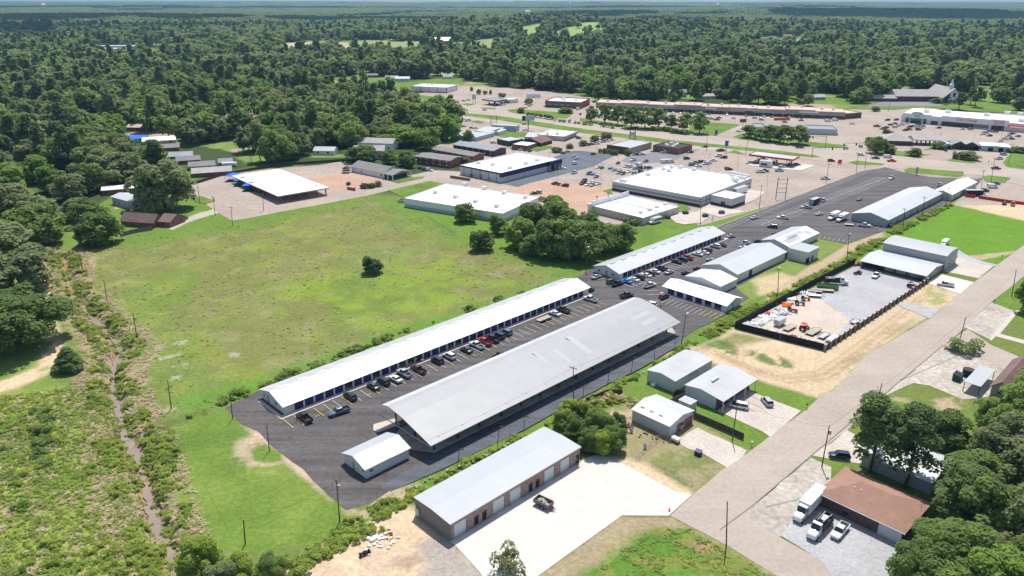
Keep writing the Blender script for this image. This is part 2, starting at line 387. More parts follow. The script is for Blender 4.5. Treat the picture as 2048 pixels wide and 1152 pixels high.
# base of the near zone
paint([(-400,520),(-300,1400),(2500,1400),(2400,430),(2000,380),(1300,430),(700,380),(300,440),(120,470)],C_lawnd,6,4)
# left: weeds, grass and the mown track
paint([(-300,560),(120,500),(200,640),(235,760),(250,900),(330,1160),(-300,1300)],(.16,.225,.05),3,3)
paint([(-300,790),(60,782),(230,752),(262,900),(330,1160),(-300,1300)],C_weed,2,3)
paint([(-300,790),(60,782),(230,752),(262,900),(330,1160),(-300,1300)],C_straw,2,3,.75,(.52,.12,31,5.))
paint([(-300,790),(60,782),(230,752),(262,900),(330,1160),(-300,1300)],C_green,2,3,.8,(.55,.12,32,7.))
paint([(60,540),(100,545),(118,640),(132,690),(120,735),(60,765),(-40,800),(-40,778),(70,735),(95,690),(84,640),(80,560)],C_sand,1.2,1.5,.95,(.2,.15,33,6.))
paint([(95,500),(125,500),(150,620),(170,700),(175,760),(110,775),(130,700),(112,600)],C_lawnd,2,2,.9)
# meadow
MEADOW=[(172,500),(240,472),(330,462),(470,452),(735,392),(815,418),(960,486),(1150,556),(520,786),(440,815),(345,832),(262,680),(150,545)]
paint(MEADOW,C_olive,2,2)
paint(MEADOW,C_lawn,2,2,.75,(.5,.14,41,26.))
paint(MEADOW,(.25,.235,.11),2,2,.22,(.52,.14,42,22.))
paint(MEADOW,(.22,.2,.1),2,2,.2,(.56,.14,43,17.))
paint(MEADOW,(.2,.235,.045),2,2,.6,(.55,.12,44,9.))
paint(MEADOW,C_straw,2,2,.35,(.6,.12,45,6.))
paint([(500,600),(600,560),(700,535),(900,520),(1000,560),(1050,590),(900,640),(760,680),(700,640),(600,625),(440,625)],C_bright,5,8,.75,(.42,.14,46,8.))
paint([(470,470),(560,470),(560,500),(490,505)],C_bright,3,4,.6,(.42,.14,47,6.))
paint([(240,470),(735,392),(815,418),(960,486),(1150,556),(1130,566),(900,480),(740,405),(460,465),(240,490)],(.12,.2,.033),3,2.5,.8)
paint([(345,832),(440,815),(1150,556),(1140,546),(1000,592),(700,690),(500,760),(340,800)],(.115,.22,.035),3,2.5,.85)
for pl in ([(345,685),(372,680),(372,688),(345,692)],[(316,716),(366,703),(368,709),(318,722)],[(340,752),(362,750),(362,758),(342,760)],[(460,705),(478,706),(474,714),(460,712)],[(342,730),(352,730),(352,735),(342,735)],[(362,725),(375,726),(374,732),(364,731)]):
    paint(pl,C_pale,.5,.8,.6)
# ditch banks
dd=dline(DITCH,XX,YY)
m=np.clip((9.5+(NX1-.5)*14-dd)/2.2,0,1)*np.clip((fbm(XX/4,YY/4,51,5)-.42)/.1,0,1)*np.clip((480-YY)/60,0,1);blend(m*.92,C_straw)
m=np.clip((5-dd)/1.5,0,1)*np.clip((fbm(XX/2.5,YY/2.5,52,4)-.5)/.1,0,1);blend(m*.7,C_green)
m=np.clip((2.6-dd)/1.,0,1)*np.clip((fbm(XX/7,YY/7,53,4)-.45)/.1,0,1);blend(m*.8,C_clay)
# mown lawn beside the ditch
LAWN=[(308,880),(345,853),(400,834),(450,816),(486,849),(514,863),(600,930),(655,985),(690,1020),(670,1062),(620,1090),(470,1118),(405,1085),(352,1000)]
paint(LAWN,C_lawn,1.2,1.6);paint(LAWN,(.175,.235,.045),1.2,1.6,.65,(.5,.12,61,9.));paint(LAWN,C_green,1,1.5,.5,(.55,.1,62,12.))
paint([(480,886),(505,872),(540,868),(604,935),(588,942),(540,943),(508,940),(482,930),(470,910)],(.4,.31,.21),1.4,1.8,.95,(.3,.16,75,4.))
paint([(497,858),(530,868),(560,900),(610,940),(655,992),(668,1002),(655,1000),(600,950),(520,880),(484,850)],C_pink,.6,.6)
paint([(503,900),(530,888),(565,903),(566,922),(540,927),(508,922)],C_lawn,.5,.4)
# dirt lot in the foreground and the grass corner
paint([(560,1130),(640,1098),(690,1060),(780,1012),(830,1022),(905,1086),(1000,1150),(1100,1150),(1060,1300),(420,1300)],C_sand,1.2,2.)
paint([(830,1085),(880,1075),(1000,1150),(1000,1250),(760,1250),(850,1130)],(.3,.27,.24),1.6,1.4,.9)
paint([(780,1118),(830,1108),(850,1120),(820,1140),(780,1135)],(.33,.25,.18),.8,.8,.8)
paint([(640,1105),(700,1090),(780,1100),(800,1150),(600,1200)],C_pink,2,2,.6,(.45,.1,63,5.))
paint([(1080,1150),(1240,1034),(1346,1034),(1460,1095),(1560,1152),(1700,1230),(1700,1400),(900,1400)],C_straw,.4,.3)
paint([(1060,1240),(1190,1130),(1290,1068),(1375,1055),(1470,1110),(1560,1160),(1700,1240),(1700,1400),(900,1400)],(.1,.2,.03),1.2,1.8)
paint([(1140,1180),(1190,1110),(1300,1055),(1375,1048),(1470,1105),(1560,1160),(1700,1240),(1700,1400),(900,1400)],(.19,.2,.05),1.5,1.,.85,(.5,.08,64,3.))
paint([(1375,1085),(1410,1080),(1440,1100),(1400,1110)],C_clay,.8,1.,.7)
# strip between the lane and the metal buildings
paint([(672,1062),(740,1005),(780,985),(932,914),(1047,860),(1213,768),(1363,690),(1460,625),(1640,530),(1720,482),(1900,405),(1910,412),(1790,480),(1715,525),(1640,555),(1470,655),(1380,705),(1255,770),(1160,830),(1085,856),(825,998),(780,1012),(700,1060)],(.125,.215,.035),1.,1.)
paint([(690,1012),(760,985),(830,965),(850,975),(760,1015),(700,1050)],C_dirt,1.,1.2,.8,(.44,.12,65,4.))
# behind the canopy row
paint([(1240,762),(1292,740),(1291,765),(1350,790),(1372,800),(1320,802),(1265,800)],C_lawn,1,1)
paint([(1190,880),(1215,830),(1265,810),(1400,842),(1500,902),(1460,934),(1386,986),(1340,975),(1240,925),(1180,905)],(.27,.235,.12),1.2,1.5)
paint([(1240,800),(1267,815),(1268,850),(1235,880),(1215,840)],C_dirt,1.2,1.5,.8,(.45,.1,66,4.))
paint([(1180,905),(1290,925),(1384,985),(1370,995),(1240,935),(1160,925)],C_sand,.8,.8,.9)
paint([(1345,905),(1400,890),(1440,915),(1420,960),(1386,984),(1300,925)],C_lawnd,1.,1.5,.7,(.45,.1,67,5.))
paint([(1384,834),(1400,828),(1446,827),(1526,864),(1541,875),(1500,903),(1470,890)],C_lawn,.6,.5,.85)
paint([(1372,800),(1400,812),(1446,827),(1526,864),(1539,876),(1500,880),(1390,835)],(.12,.2,.033),.6,.5,.85)
paint([(1490,778),(1505,758),(1600,785),(1641,796),(1602,822)],C_lawn,.5,.4)
paint([(1320,705),(1400,690),(1470,658),(1649,702),(1700,668),(1853,566),(1925,586),(1880,620),(1735,709),(1669,780),(1641,795),(1600,785),(1500,757),(1416,722)],C_gold,.8,.8)
paint([(1320,705),(1400,690),(1470,658),(1640,700),(1640,735),(1560,750),(1500,757),(1416,722)],C_sand,2,1.5,.8,(.42,.12,68,7.))
paint([(1390,700),(1415,682),(1470,665),(1530,680),(1470,690)],C_lawnd,2,2.5,.8)
paint([(1412,688),(1435,676),(1465,690),(1478,708),(1450,712),(1425,702)],C_green,.9,1.6,.9,(.36,.1,69,3.))
paint([(1500,700),(1540,705),(1575,722),(1592,738),(1560,741),(1525,725),(1495,712)],C_green,.9,1.6,.9,(.42,.1,70,3.))
paint([(1735,700),(1800,665),(1858,638),(1850,625),(1760,670),(1690,720),(1640,790),(1669,780)],C_straw,1,1.5,.8,(.5,.1,71,4.))
paint([(1860,560),(1905,575),(1920,588),(1880,620),(1850,600)],C_weed,1,1.5,.6,(.5,.1,72,4.))
for tr_ in ([(1430,705),(1500,735),(1570,752),(1640,745),(1700,705),(1780,645),(1850,590)],[(1440,712),(1510,745),(1575,762),(1650,755),(1715,712),(1800,650)],[(1470,680),(1485,700),(1478,725),(1520,745)],[(1330,708),(1420,728),(1500,752)]):
    d_=dline(G2(tr_),XX,YY);blend((np.clip((.75-np.abs(d_-.9))/.3,0,1))*.45,(.33,.23,.13))
# around the central block
paint([(1470,572),(1575,505),(1637,476),(1692,488),(1640,520),(1560,580),(1500,600),(1452,628)],(.17,.225,.055),1.,.8)
paint([(1500,560),(1560,545),(1590,555),(1560,580),(1520,590)],C_sand,1.5,1.5,.75)
paint([(1763,462),(1770,470),(1700,505),(1640,540),(1560,590),(1540,605),(1528,600),(1600,545),(1690,492)],C_dirt,.8,.8,.9)
paint([(735,392),(830,398),(850,412),(1000,448),(1180,435),(1285,456),(1430,430),(1640,378),(1727,342),(1440,452),(1190,538),(1150,556),(960,484)],(.125,.21,.033),1.2,1.2)
paint([(1000,470),(1100,440),(1285,456),(1400,450),(1300,490),(1150,550)],C_green,3,3,.5,(.48,.1,73,10.))
paint([(1780,480),(1905,411),(2048,440),(2200,470),(2060,495),(2015,515),(1995,525),(1925,516),(1860,500)],(.12,.23,.025),1.,.8)
paint([(1922,512),(1960,510),(2040,500),(2030,507),(1960,520),(1925,518)],C_dirt,.5,.5,.8)
paint([(1905,408),(1960,385),(2200,400),(2200,470),(2040,440)],C_sand,.6,.4)
# right side yards
paint([(2040,560),(2200,500),(2200,660),(2030,640),(1983,604)],C_lawn,.8,.6)
paint([(1756,797),(1775,792),(1850,812),(1990,840),(2100,860),(2100,900),(1860,880),(1770,850),(1720,845)],C_lawn,.8,.6)
paint([(1764,793),(1850,800),(1990,790),(2010,800),(1990,840),(1850,815)],C_dirt,.8,.8,.8,(.4,.1,74,6.))
paint([(1627,909),(1680,922),(1700,935),(1666,936)],C_lawn,.3,.2)
paint([(2020,860),(2300,800),(2300,1300),(1780,1300),(1780,1150),(1830,1090),(1900,1000)],(.07,.1,.035),2,1.5)
# left homes
paint([(240,470),(180,500),(160,430),(230,390),(330,370),(420,400),(466,448),(330,462)],C_lawn,1.2,1.)
paint([(20,340),(50,345),(80,400),(140,430),(165,480),(120,500),(70,420)],C_lawn,3,3)
paint([(330,455),(362,440),(400,425),(440,415),(462,420),(420,430),(375,445),(345,460)],C_pale,.3,.2)
paint([(225,392),(290,395),(290,415),(232,418)],C_pink,.4,.3)
# clearings seen between the far trees
for pl,c in [([(1090,76),(1180,60),(1215,52),(1240,60),(1190,82),(1120,92)],(.24,.34,.1)),([(1215,48),(1270,42),(1335,44),(1330,62),(1260,70),(1225,66)],(.24,.34,.1)),([(1345,46),(1398,44),(1400,66),(1350,68)],(.24,.33,.1)),([(960,82),(1010,76),(1020,100),(965,102)],(.22,.3,.1)),([(1040,68),(1085,62),(1085,86),(1040,88)],(.24,.33,.1)),
              ([(640,150),(700,152),(760,158),(810,170),(760,178),(690,168)],C_lawn),([(770,165),(920,158),(930,166),(815,186),(780,182)],C_lawn),
              ([(560,84),(760,80),(880,84),(1000,88),(990,110),(800,112),(700,114),(560,114)],(.24,.28,.11)),([(570,86),(690,84),(700,98),(580,104)],(.5,.38,.26)),([(0,66),(110,62),(120,72),(0,78)],(.12,.17,.06)),
              ([(820,36),(880,34),(890,38),(830,40)],(.3,.3,.14)),([(640,70),(700,72),(720,84),(650,86)],(.12,.2,.06)),
              ([(1560,80),(1610,78),(1620,86),(1560,88)],(.3,.28,.22)),([(1500,205),(1560,186),(1640,190),(1700,200),(1700,210)],C_lawn),
              ([(440,350),(520,330),(560,322),(600,330),(560,345),(470,352)],C_lawn),([(150,225),(200,222),(215,262),(160,260)],C_lawn),
              ([(330,300),(345,290),(360,330),(400,360),(440,380),(390,385),(350,340)],C_lawn),([(0,345),(30,345),(30,420),(-60,440)],C_lawn)]:
    paint(pl,c,4 if pl[0][1] > 150 else 12,4)
ZZ=relief(XX,YY)
ZZ=ZZ-np.clip(-ZZ,0,0)
nr,nc=XX.shape
gm=bpy.data.meshes.new('ground');gm.vertices.add(nr*nc)
gm.vertices.foreach_set('co',np.stack([XX,YY,ZZ],-1).astype(np.float32).ravel())
ii=(np.arange(nr-1)[:,None]*nc+np.arange(nc-1)[None,:]).ravel()
quads=np.stack([ii,ii+1,ii+nc+1,ii+nc],-1).astype(np.int32)
nq=len(quads);gm.loops.add(nq*4);gm.loops.foreach_set('vertex_index',quads.ravel())
gm.polygons.add(nq);gm.polygons.foreach_set('loop_start',np.arange(nq,dtype=np.int32)*4)
gm.polygons.foreach_set('use_smooth',np.ones(nq,bool));gm.update(calc_edges=True)
att=gm.color_attributes.new('cover','FLOAT_COLOR','POINT')
att.data.foreach_set('color',np.concatenate([cov,np.ones(XX.shape+(1,))],-1).astype(np.float32).ravel())
def ground_material():
    m=bpy.data.materials.new('ground_cover');m.use_nodes=True;nt=m.node_tree;N=nt.nodes;L=nt.links;b=N['Principled BSDF']
    b.inputs['Roughness'].default_value=1;b.inputs['Specular IOR Level'].default_value=.08
    a=N.new('ShaderNodeVertexColor');a.layer_name='cover';g=N.new('ShaderNodeNewGeometry')
    out=a.outputs[0]
    for sc,lo,hi,dt in ((.9,.76,1.24,4),(3.5,.8,1.2,3),(.12,.9,1.1,3)):
        n=N.new('ShaderNodeTexNoise');n.inputs['Scale'].default_value=sc;n.inputs['Detail'].default_value=dt;n.inputs['Roughness'].default_value=.7
        L.new(g.outputs['Position'],n.inputs['Vector'])
        mr=N.new('ShaderNodeMapRange');mr.inputs[1].default_value=.3;mr.inputs[2].default_value=.7;mr.inputs[3].default_value=lo;mr.inputs[4].default_value=hi
        L.new(n.outputs['Fac'],mr.inputs[0]);mx=N.new('ShaderNodeMix');mx.data_type='RGBA';mx.blend_type='MULTIPLY';mx.inputs[0].default_value=1
        L.new(out,mx.inputs[6]);L.new(mr.outputs[0],mx.inputs[7]);out=mx.outputs[2]
        if sc == .9:
            bp=N.new('ShaderNodeBump');bp.inputs['Strength'].default_value=.5;bp.inputs['Distance'].default_value=.4
            L.new(n.outputs['Fac'],bp.inputs['Height']);L.new(bp.outputs[0],b.inputs['Normal'])
    L.new(out,b.inputs['Base Color']);return m
M['ground']=ground_material();gm.materials.append(M['ground'])
go=bpy.data.objects.new('ground',gm);COL.objects.link(go);tag(go,kind='structure')
del cov,att
# water in the ditch
def ribbon(name,pts,w,z,mat,kind='structure'):
    mb=MB();L_,R_=[],[];q=[]
    for a,b in zip(pts[:-1],pts[1:]):
        n=max(1,int(math.dist(a,b)/1.6));q += [(a[0]+(b[0]-a[0])*k/n+math.sin(len(q)+k*1.7)*.25,a[1]+(b[1]-a[1])*k/n+math.cos((len(q)+k)*2.3)*.25) for k in range(n)]
    pts=q
    for i,p in enumerate(pts):
        a=Vector(pts[max(i-1,0)]);b=Vector(pts[min(i+1,len(pts)-1)]);d=(b-a).normalized();n=Vector((-d.y,d.x))
        ww=w*(1+.55*math.sin(i*.37)+.35*math.sin(i*1.9));L_.append((p[0]+n.x*ww,p[1]+n.y*ww,z));R_.append((p[0]-n.x*ww,p[1]-n.y*ww,z))
    vs=L_+R_;n=len(pts);mb.add(vs,[(i,i+1,n+i+1,n+i) for i in range(n-1)]);o=mb.build(name,mat);return tag(o,kind=kind)
M['water']=node_mat('water',(.26,.2,.15),rough=.15,var=.15,scale=.3,spec=.5)
ribbon('creek_water',DITCH[3:],.85,-1.5,'water')

# ================================================================ PAVEMENT SHEETS
zlev=[0.02]
def jit_poly(px,seg=None,amp=0.):
    pts=[Vector(p) for p in G2(px)]
    if not seg:return [(p.x,p.y) for p in pts]
    out=[]
    for i,p in enumerate(pts):
        q=pts[(i+1) % len(pts)];n=max(1,int((q-p).length/seg))
        for k in range(n):
            r=p.lerp(q,k/n);out.append((r.x+(rng.random()-.5)*2*amp,r.y+(rng.random()-.5)*2*amp))
    return out
from mathutils.geometry import tessellate_polygon
def sheet(name,px,mat,seg=None,amp=0.,world=None,edge=None):
    pts=world or jit_poly(px,seg,amp);z=zlev[0];zlev[0] += .004
    tri=tessellate_polygon([[Vector((x,y,0)) for x,y in pts]])
    mb=MB();fs=[]
    for t in tri:
        a,b,c=[Vector(pts[i]) for i in t]
        fs.append(tuple(t) if (b-a).cross(c-a) > 0 else (t[0],t[2],t[1]))
    mb.add([(x,y,z) for x,y in pts],fs)
    n=len(pts);mb.add([(x,y,z) for x,y in pts]+[(x,y,-.3) for x,y in pts],[(i,n+i,n+(i+1) % n,(i+1) % n) for i in range(n)])
    o=mb.build(name,mat);tag(o,kind='structure');return z
C1=[(560,150),(640,166),(720,178),(820,190),(930,172),(1060,178),(1180,196),(1200,206),(1690,222),(1720,212),(1800,217),(2100,232),(2140,410),(1905,411),(1965,357),(1858,354),(1727,342),(1620,386),(1490,426),(1400,452),(1352,426),(1284,451),(1180,445),(1080,430),(1000,392),(925,372),(925,350),(962,292),(905,268),(905,240),(800,212),(640,186),(560,170)]
sheet('shopping_pavement',C1,'asphalt_pink',12,.5)
C2=[(352,370),(440,352),(480,345),(560,336),(640,330),(700,320),(720,345),(790,357),(870,340),(950,345),(1000,392),(850,404),(790,378),(735,391),(465,442),(420,415),(380,385)]
sheet('drive_in_pavement',C2,'asphalt_pink',8,.4)
sheet('packed_clay_lot',[(640,352),(690,345),(760,358),(770,372),(700,384),(640,378),(600,360)],'asphalt_tan',5,.5)
sheet('tan_parking_lot',[(1058,369),(1100,359),(1224,376),(1222,388),(1182,424),(1060,412),(1000,392)],'asphalt_tan',6,.3)
sheet('blue_parking_lot',[(1107,314),(1148,301),(1169,302),(1230,311),(1185,333.5),(1093,358),(1060,366),(1035,374),(1003,367),(1060,345),(1110,330)],'asphalt_blue',6,.2)
sheet('grey_parking_patch',[(1258,312),(1390,291),(1400,300),(1345,322),(1270,330),(1240,322)],'asphalt_grey',6,.3)
sheet('church_parking_lot',[(1728,214),(1792,193.6),(1809,197.5),(1868,204),(1892,211.6),(1775,212.6)],'asphalt_grey',10,.5)
AS=[(451,815),(515,783),(1144,556),(1165,547),(1190,536),(1428,454),(1432,455),(1728,341.5),(1770,335),(1808,344),(1858,354),(1927,357.5),(1965,356),(1955,372),(1901,404),(1776,457),(1765,464),(1693,488),(1637,478),(1600,500),(1500,560),(1470,575),(1499,596),(1451,629),(1365,674),(1363,688),(1263,746),(1213,768),(1047,860),(932,914),(888,936),(830,962),(780,983),(747,1003),(695,1019),(678,1009),(650,985),(607,939),(583,925),(542,891),(514,863),(486,849)]
sheet('storage_asphalt',AS,'asphalt',5,.25)
sheet('asphalt_lane',[(862,912),(1358,657),(1366,673),(1363,688),(1263,746),(1213,768),(1047,860),(932,914),(888,936),(830,962),(780,983),(760,975)],'asphalt_lane',6,.1)
STREET=[(2200,375),(2039,497),(1957,558),(1920,588),(1880,620),(1859,638),(1800,672),(1735,709),(1669,780),(1641,794),(1610,821),(1539,874),(1494,907),(1446,938),(1384,990),(1340,1031),(1400,1062),(1460,1094),(1556,1153),(1680,1230),(1900,1240),(1700,1152),(1660,1128),(1556,1073),(1500,1030),(1505,1014),(1560,967),(1621,915),(1695,861),(1764,795),(1814,754),(1886,693),(1927,659),(1983,604),(2039,560),(2200,430)]
sheet('street',STREET,'street',5,.15)
sheet('side_street',[(1886,693),(1935,658),(1982,690),(2048,718),(2200,790),(2200,860),(2048,762),(1990,735),(1900,712)],'street',5,.15)
sheet('parking_apron',[(1930,655),(1983,605),(2028,622),(1978,678)],'concrete_old')
sheet('concrete_walk',[(1978,678),(2028,622),(2040,620),(2000,668),(2100,694),(2100,702),(1992,673),(1982,682)],'sidewalk')
sheet('concrete_yard',[(1764,795),(1814,754),(1886,693),(1905,695),(2048,748),(2060,775),(1990,792),(1925,800),(1860,772),(1828,766)],'concrete_old',4,.2)
sheet('concrete_pad',[(1505,1014),(1621,915),(1665,936),(1660,960),(1600,1010),(1575,1060),(1560,1074),(1500,1034)],'concrete_old',4,.2)
sheet('house_driveway',[(1625,912),(1695,861),(1730,880),(1740,930),(1680,922)],'concrete',4,.2)
sheet('gravel_yard',[(1560,1074),(1575,1055),(1600,1010),(1640,1005),(1850,1108),(1790,1150),(1800,1240),(1760,1300),(1640,1118)],'gravel',3,.3)
sheet('concrete_apron',[(900,1083),(1159,925),(1192,908),(1240,925),(1350,983),(1384,990),(1337,1032),(1244,1031.5),(1078,1151),(1000,1210),(960,1145),(915,1096)],'concrete_new')
sheet('paved_drive',[(1434,822),(1490,779),(1602,822),(1541,875),(1526,864),(1446,827)],'concrete')
sheet('packed_drive',[(1352,884),(1393,855),(1497,903),(1456,935)],'concrete',3,.4)
sheet('fenced_yard_gravel',[(1469,657),(1649,702),(1853,566),(1848,566),(1715,530)],'gravel',3,.1)
sheet('worn_yard_dirt',[(1475,655),(1560,620),(1610,590),(1640,600),(1680,625),(1700,640),(1649,695)],M.setdefault('yarddirt',node_mat('yarddirt',(.5,.42,.34),rough=1,var=.12,scale=.1,scale2=1.5)),2,1.2)
sheet('office_drive',[(1853,566),(1880,548),(1948,565),(1920,588)],'concrete_new')
sheet('back_driveway',[(1888,543),(1920,510),(1990,530),(1957,557)],'concrete')
sheet('gravel_turnout',[(1853,566),(1800,604),(1880,620),(1859,638),(1785,606),(1795,600)],'gravel',3,.3)
sheet('gravel_turnout',[(1915,498),(1925,506),(1960,522),(2000,531),(1985,533),(1940,524),(1905,508)],'gravel',3,.3)
sheet('warehouse_yard',[(1862,380),(1905,372),(1960,357),(1928,357)],'asphalt_grey')
sheet('highway',[(700,180),(928,203),(1160,242),(1300,256),(1466,278),(1643,296),(1700,300),(1880,322),(2140,345),(2140,385),(2048,372),(1965,352),(1800,338),(1700,327),(1640,322),(1560,312),(1440,302),(1350,296),(1160,273),(1000,248),(924,237),(800,208),(700,188)],'street',12,.2)
# grass on the shopping pavement
def grass(px,name='grass_island',mat='lawn',seg=6,amp=.4):sheet(name,px,mat,seg,amp)
grass([(924,226),(1000,232),(1160,257),(1350,281),(1440,289.4),(1560,302),(1630,311),(1641,314.4),(1625,315.5),(1500,303),(1440,295.6),(1350,289),(1160,266),(1000,241),(924,231)],'median_grass')
for g_ in [[(1455,305),(1491,310),(1470,300)],[(1012,220),(1034,218),(1112,224),(1149,226),(1131.6,237.7),(1102,235.7),(1024,226)],
           [(1160,236),(1269,251.8),(1377,263.5),(1377,268.4),(1258,255.7),(1160,244)],[(1377,268.4),(1380,250),(1412,244),(1472,248),(1480,250),(1429,271.3)],
           [(1465.8,273.8),(1482,267.5),(1611.9,283),(1696,291),(1691.6,295.6),(1643,295.6),(1565,287.8),(1479,279)],
           [(1695.8,324.8),(1714.9,321.2),(1769.7,328.3),(1765,331.4),(1712.5,329.5)],[(1806.6,340),(1817.3,335.5),(1926.9,343.8),(1929,351),(1917,354.5),(1812.6,345)],
           [(1967.4,353.4),(1979,351),(2022,355.7),(2010,366.5),(1969.8,364)],[(2004.6,325.6),(2025,305),(2140,305),(2140,350),(2014,335)],
           [(1737,297.5),(1790.5,301.4),(1864,310),(1821.8,314.7),(1759,308.4)],[(1848,300.6),(1871.8,289.7),(1873,299)],[(1893.6,320),(1907.7,317.8),(1951,324),(1948,326.4),(1900,322.5)],
           [(789.8,188.8),(819,186.9),(905,198.6),(907,202.5),(889,204.5),(803,194.7)],[(922.6,208.4),(932,206.4),(952,208.4),(936,212.3)],[(959.7,215),(993,216),(991,219),(965.5,218)],
           [(942,243.5),(955.8,241),(970,244.5),(959.7,247.4)],[(989,270.9),(1014,263),(1053.4,265),(1051.5,273.8),(1010.5,274.8)],[(1012.4,296),(1032,292),(1104,292),(1104,296),(1073,304),(1063,300)],
           [(783.5,362.8),(816.7,355),(848,353),(844,357),(797,366.7)],[(775.7,380.4),(859.7,362.8),(894.8,368.7),(834.3,386.3),(836,404),(800,392)],
           [(384,396),(400,392),(430,402),(410,409),(390,404)],[(1206,382),(1222,377),(1224,389),(1215,386)],[(1355,410),(1362,402),(1380,418),(1358,427)]]:grass(g_)
grass([(1690,218),(1728,201),(1783,193.6),(1792,193.6),(1728,214),(1775,212.9),(1892,212),(1868.6,203.8),(1809,197.5),(1792,193.6),(1884,205),(1939,202),(2140,214),(2140,236),(1931,221),(1843,214.5),(1790,220),(1728,218.6)][:1]+[(1728,200),(1792,193.4),(1727,214.3),(1775,213.2),(1893,212.2),(1900,209),(1939,202),(2140,214),(2140,236),(1931,221),(1843,214.5),(1790,220),(1728,219)],'church_lawn','lawn',12,.5)
sheet('canopy_slab',[(777,893),(868,906),(1352,667),(1340,652),(1270,640),(800,858)],'concrete_old')
sheet('kerbed_walk',[(747,850),(790,838),(800,850),(755,866),(747,862)],'sidewalk')
sheet('loading_pad',[(1388,428),(1420,408),(1490,424),(1460,430),(1440,435),(1400,424)],'concrete')
sheet('loading_pad',[(1460,398),(1500,380),(1530,385),(1510,400),(1484,410)],'concrete')
sheet('pump_pad',[(1488,326),(1530,325),(1630,331),(1604,341),(1580,340),(1500,331)],'concrete_new')
sheet('back_lot_dirt',[(1330,428),(1400,424),(1420,434),(1400,446),(1370,450),(1352,446),(1340,436)],'packed' if 'packed' in M else 'concrete',4,.5)
# ---------------------------------------------------------------- painted markings
ZM=zlev[0]+.004;zlev[0] += .02
marks_w=MB();marks_y=MB()
def mark(mb,a,b,w=.12):
    a=Vector(a[:2]);b=Vector(b[:2]);d=(b-a).normalized();n=Vector((-d.y,d.x))*w/2
    mb.add([(*(a+n),ZM),(*(a-n),ZM),(*(b-n),ZM),(*(b+n),ZM)],[(0,1,2,3)])
def stalls(p0,p1,n,ln,side=-1,yellow=None,skip=(),base=False,w=.2,skew=0.):
    a=P(*p0);b=P(*p1);d=(b-a);d.z=0;L_=d.length;d.normalize();nn=Vector((-d.y,d.x,0))*side
    for i in range(n+1):
        if i in skip:continue
        q=a+d*(L_*i/n);mb=marks_y if (yellow and yellow(i)) else marks_w
        mark(mb,q,q+nn*ln+d*skew,w)
    if base:mark(marks_w,a,b,w)
stalls((566.8,840.5),(1188,602),42,5.4,-1,yellow=lambda i:i % 3 == 0 or i < 5)
stalls((1207.5,551),(1238,566),3,5.2,-1,yellow=lambda i:i < 2)
stalls((1245,569),(1468,480),34,5.2,-1)
stalls((1330,596),(1444,630),12,5.6,-1,yellow=lambda i:i > 8)
stalls((1300,560),(1322,590),4,5.2,-1)
stalls((1432,455),(1722,342.5),62,5.6,-1,base=True,w=.36)
stalls((1523,450),(1770,357),58,5.,1,w=.34);stalls((1523,450),(1770,357),58,5.,-1,base=True,w=.34)
stalls((1637,478),(1694,487),6,5.,1,yellow=lambda i:i == 1)
stalls((1730,452),(1765,462),4,4.5,1)
for a_,b_,n_ in [((1122,339),(1150,346),6),((1128,322),(1190,332),10),((1140,312),(1205,322),10)]:
    stalls(a_,b_,n_,5,1);stalls(a_,b_,n_,5,-1)
for a_,b_,n_ in [((1108,357),(1205,371),14),((1140,348),(1230,361),14),((1175,337),(1285,350),16),((1205,326),(1300,338),14)]:
    stalls(a_,b_,n_,5,1);stalls(a_,b_,n_,5,-1)
for a_,b_,n_ in [((1205,222),(1640,250),60),((1205,230),(1400,243),28),((1805,250),(2040,270),34),((1790,262),(1850,267),8),((1960,275),(2030,283),10)]:
    stalls(a_,b_,n_,5,-1,w=.2)
stalls((1275,690*.4+118),(1290,395),1,2,1)
for a_,b_ in [((1620,310),(1652,304)),((1668,318),(1700,321)),((700,180),(924,219)),((924,219),(1560,296)),((1700,335),(2040,368))]:
    mark(marks_w,P(*a_),P(*b_),.3)
stalls((1472,806),(1500,792),2,6,-1)
marks_d=MB();ZM += .002
for a_,b_ in [((1505,1012),(1621,913)),((1621,913),(1764,793)),((1764,793),(1886,691)),((1505,1012),(1440,1060)),((1660,985),(1530,1015)),((1800,762),(1930,706))]:mark(marks_d,P(*a_),P(*b_),.13)
tag(marks_d.build('pavement_joints','asphalt_grey'),kind='structure');ZM -= .002
tag(marks_w.build('road_markings','line_white'),kind='structure');tag(marks_y.build('yellow_parking_lines','line_yellow'),kind='structure')
for k,(x,y,s_) in enumerate([(609+3,851,'236'),(637,834,'234'),(741,791,'230'),(757,783,'229'),(780,773,'228')]):
    p=P(x-1,y);t=text('stall_number',s_,.9,(p.x,p.y,ZM-.01),(0,0,AA),'line_yellow',None,.02);tag(t,kind='structure')
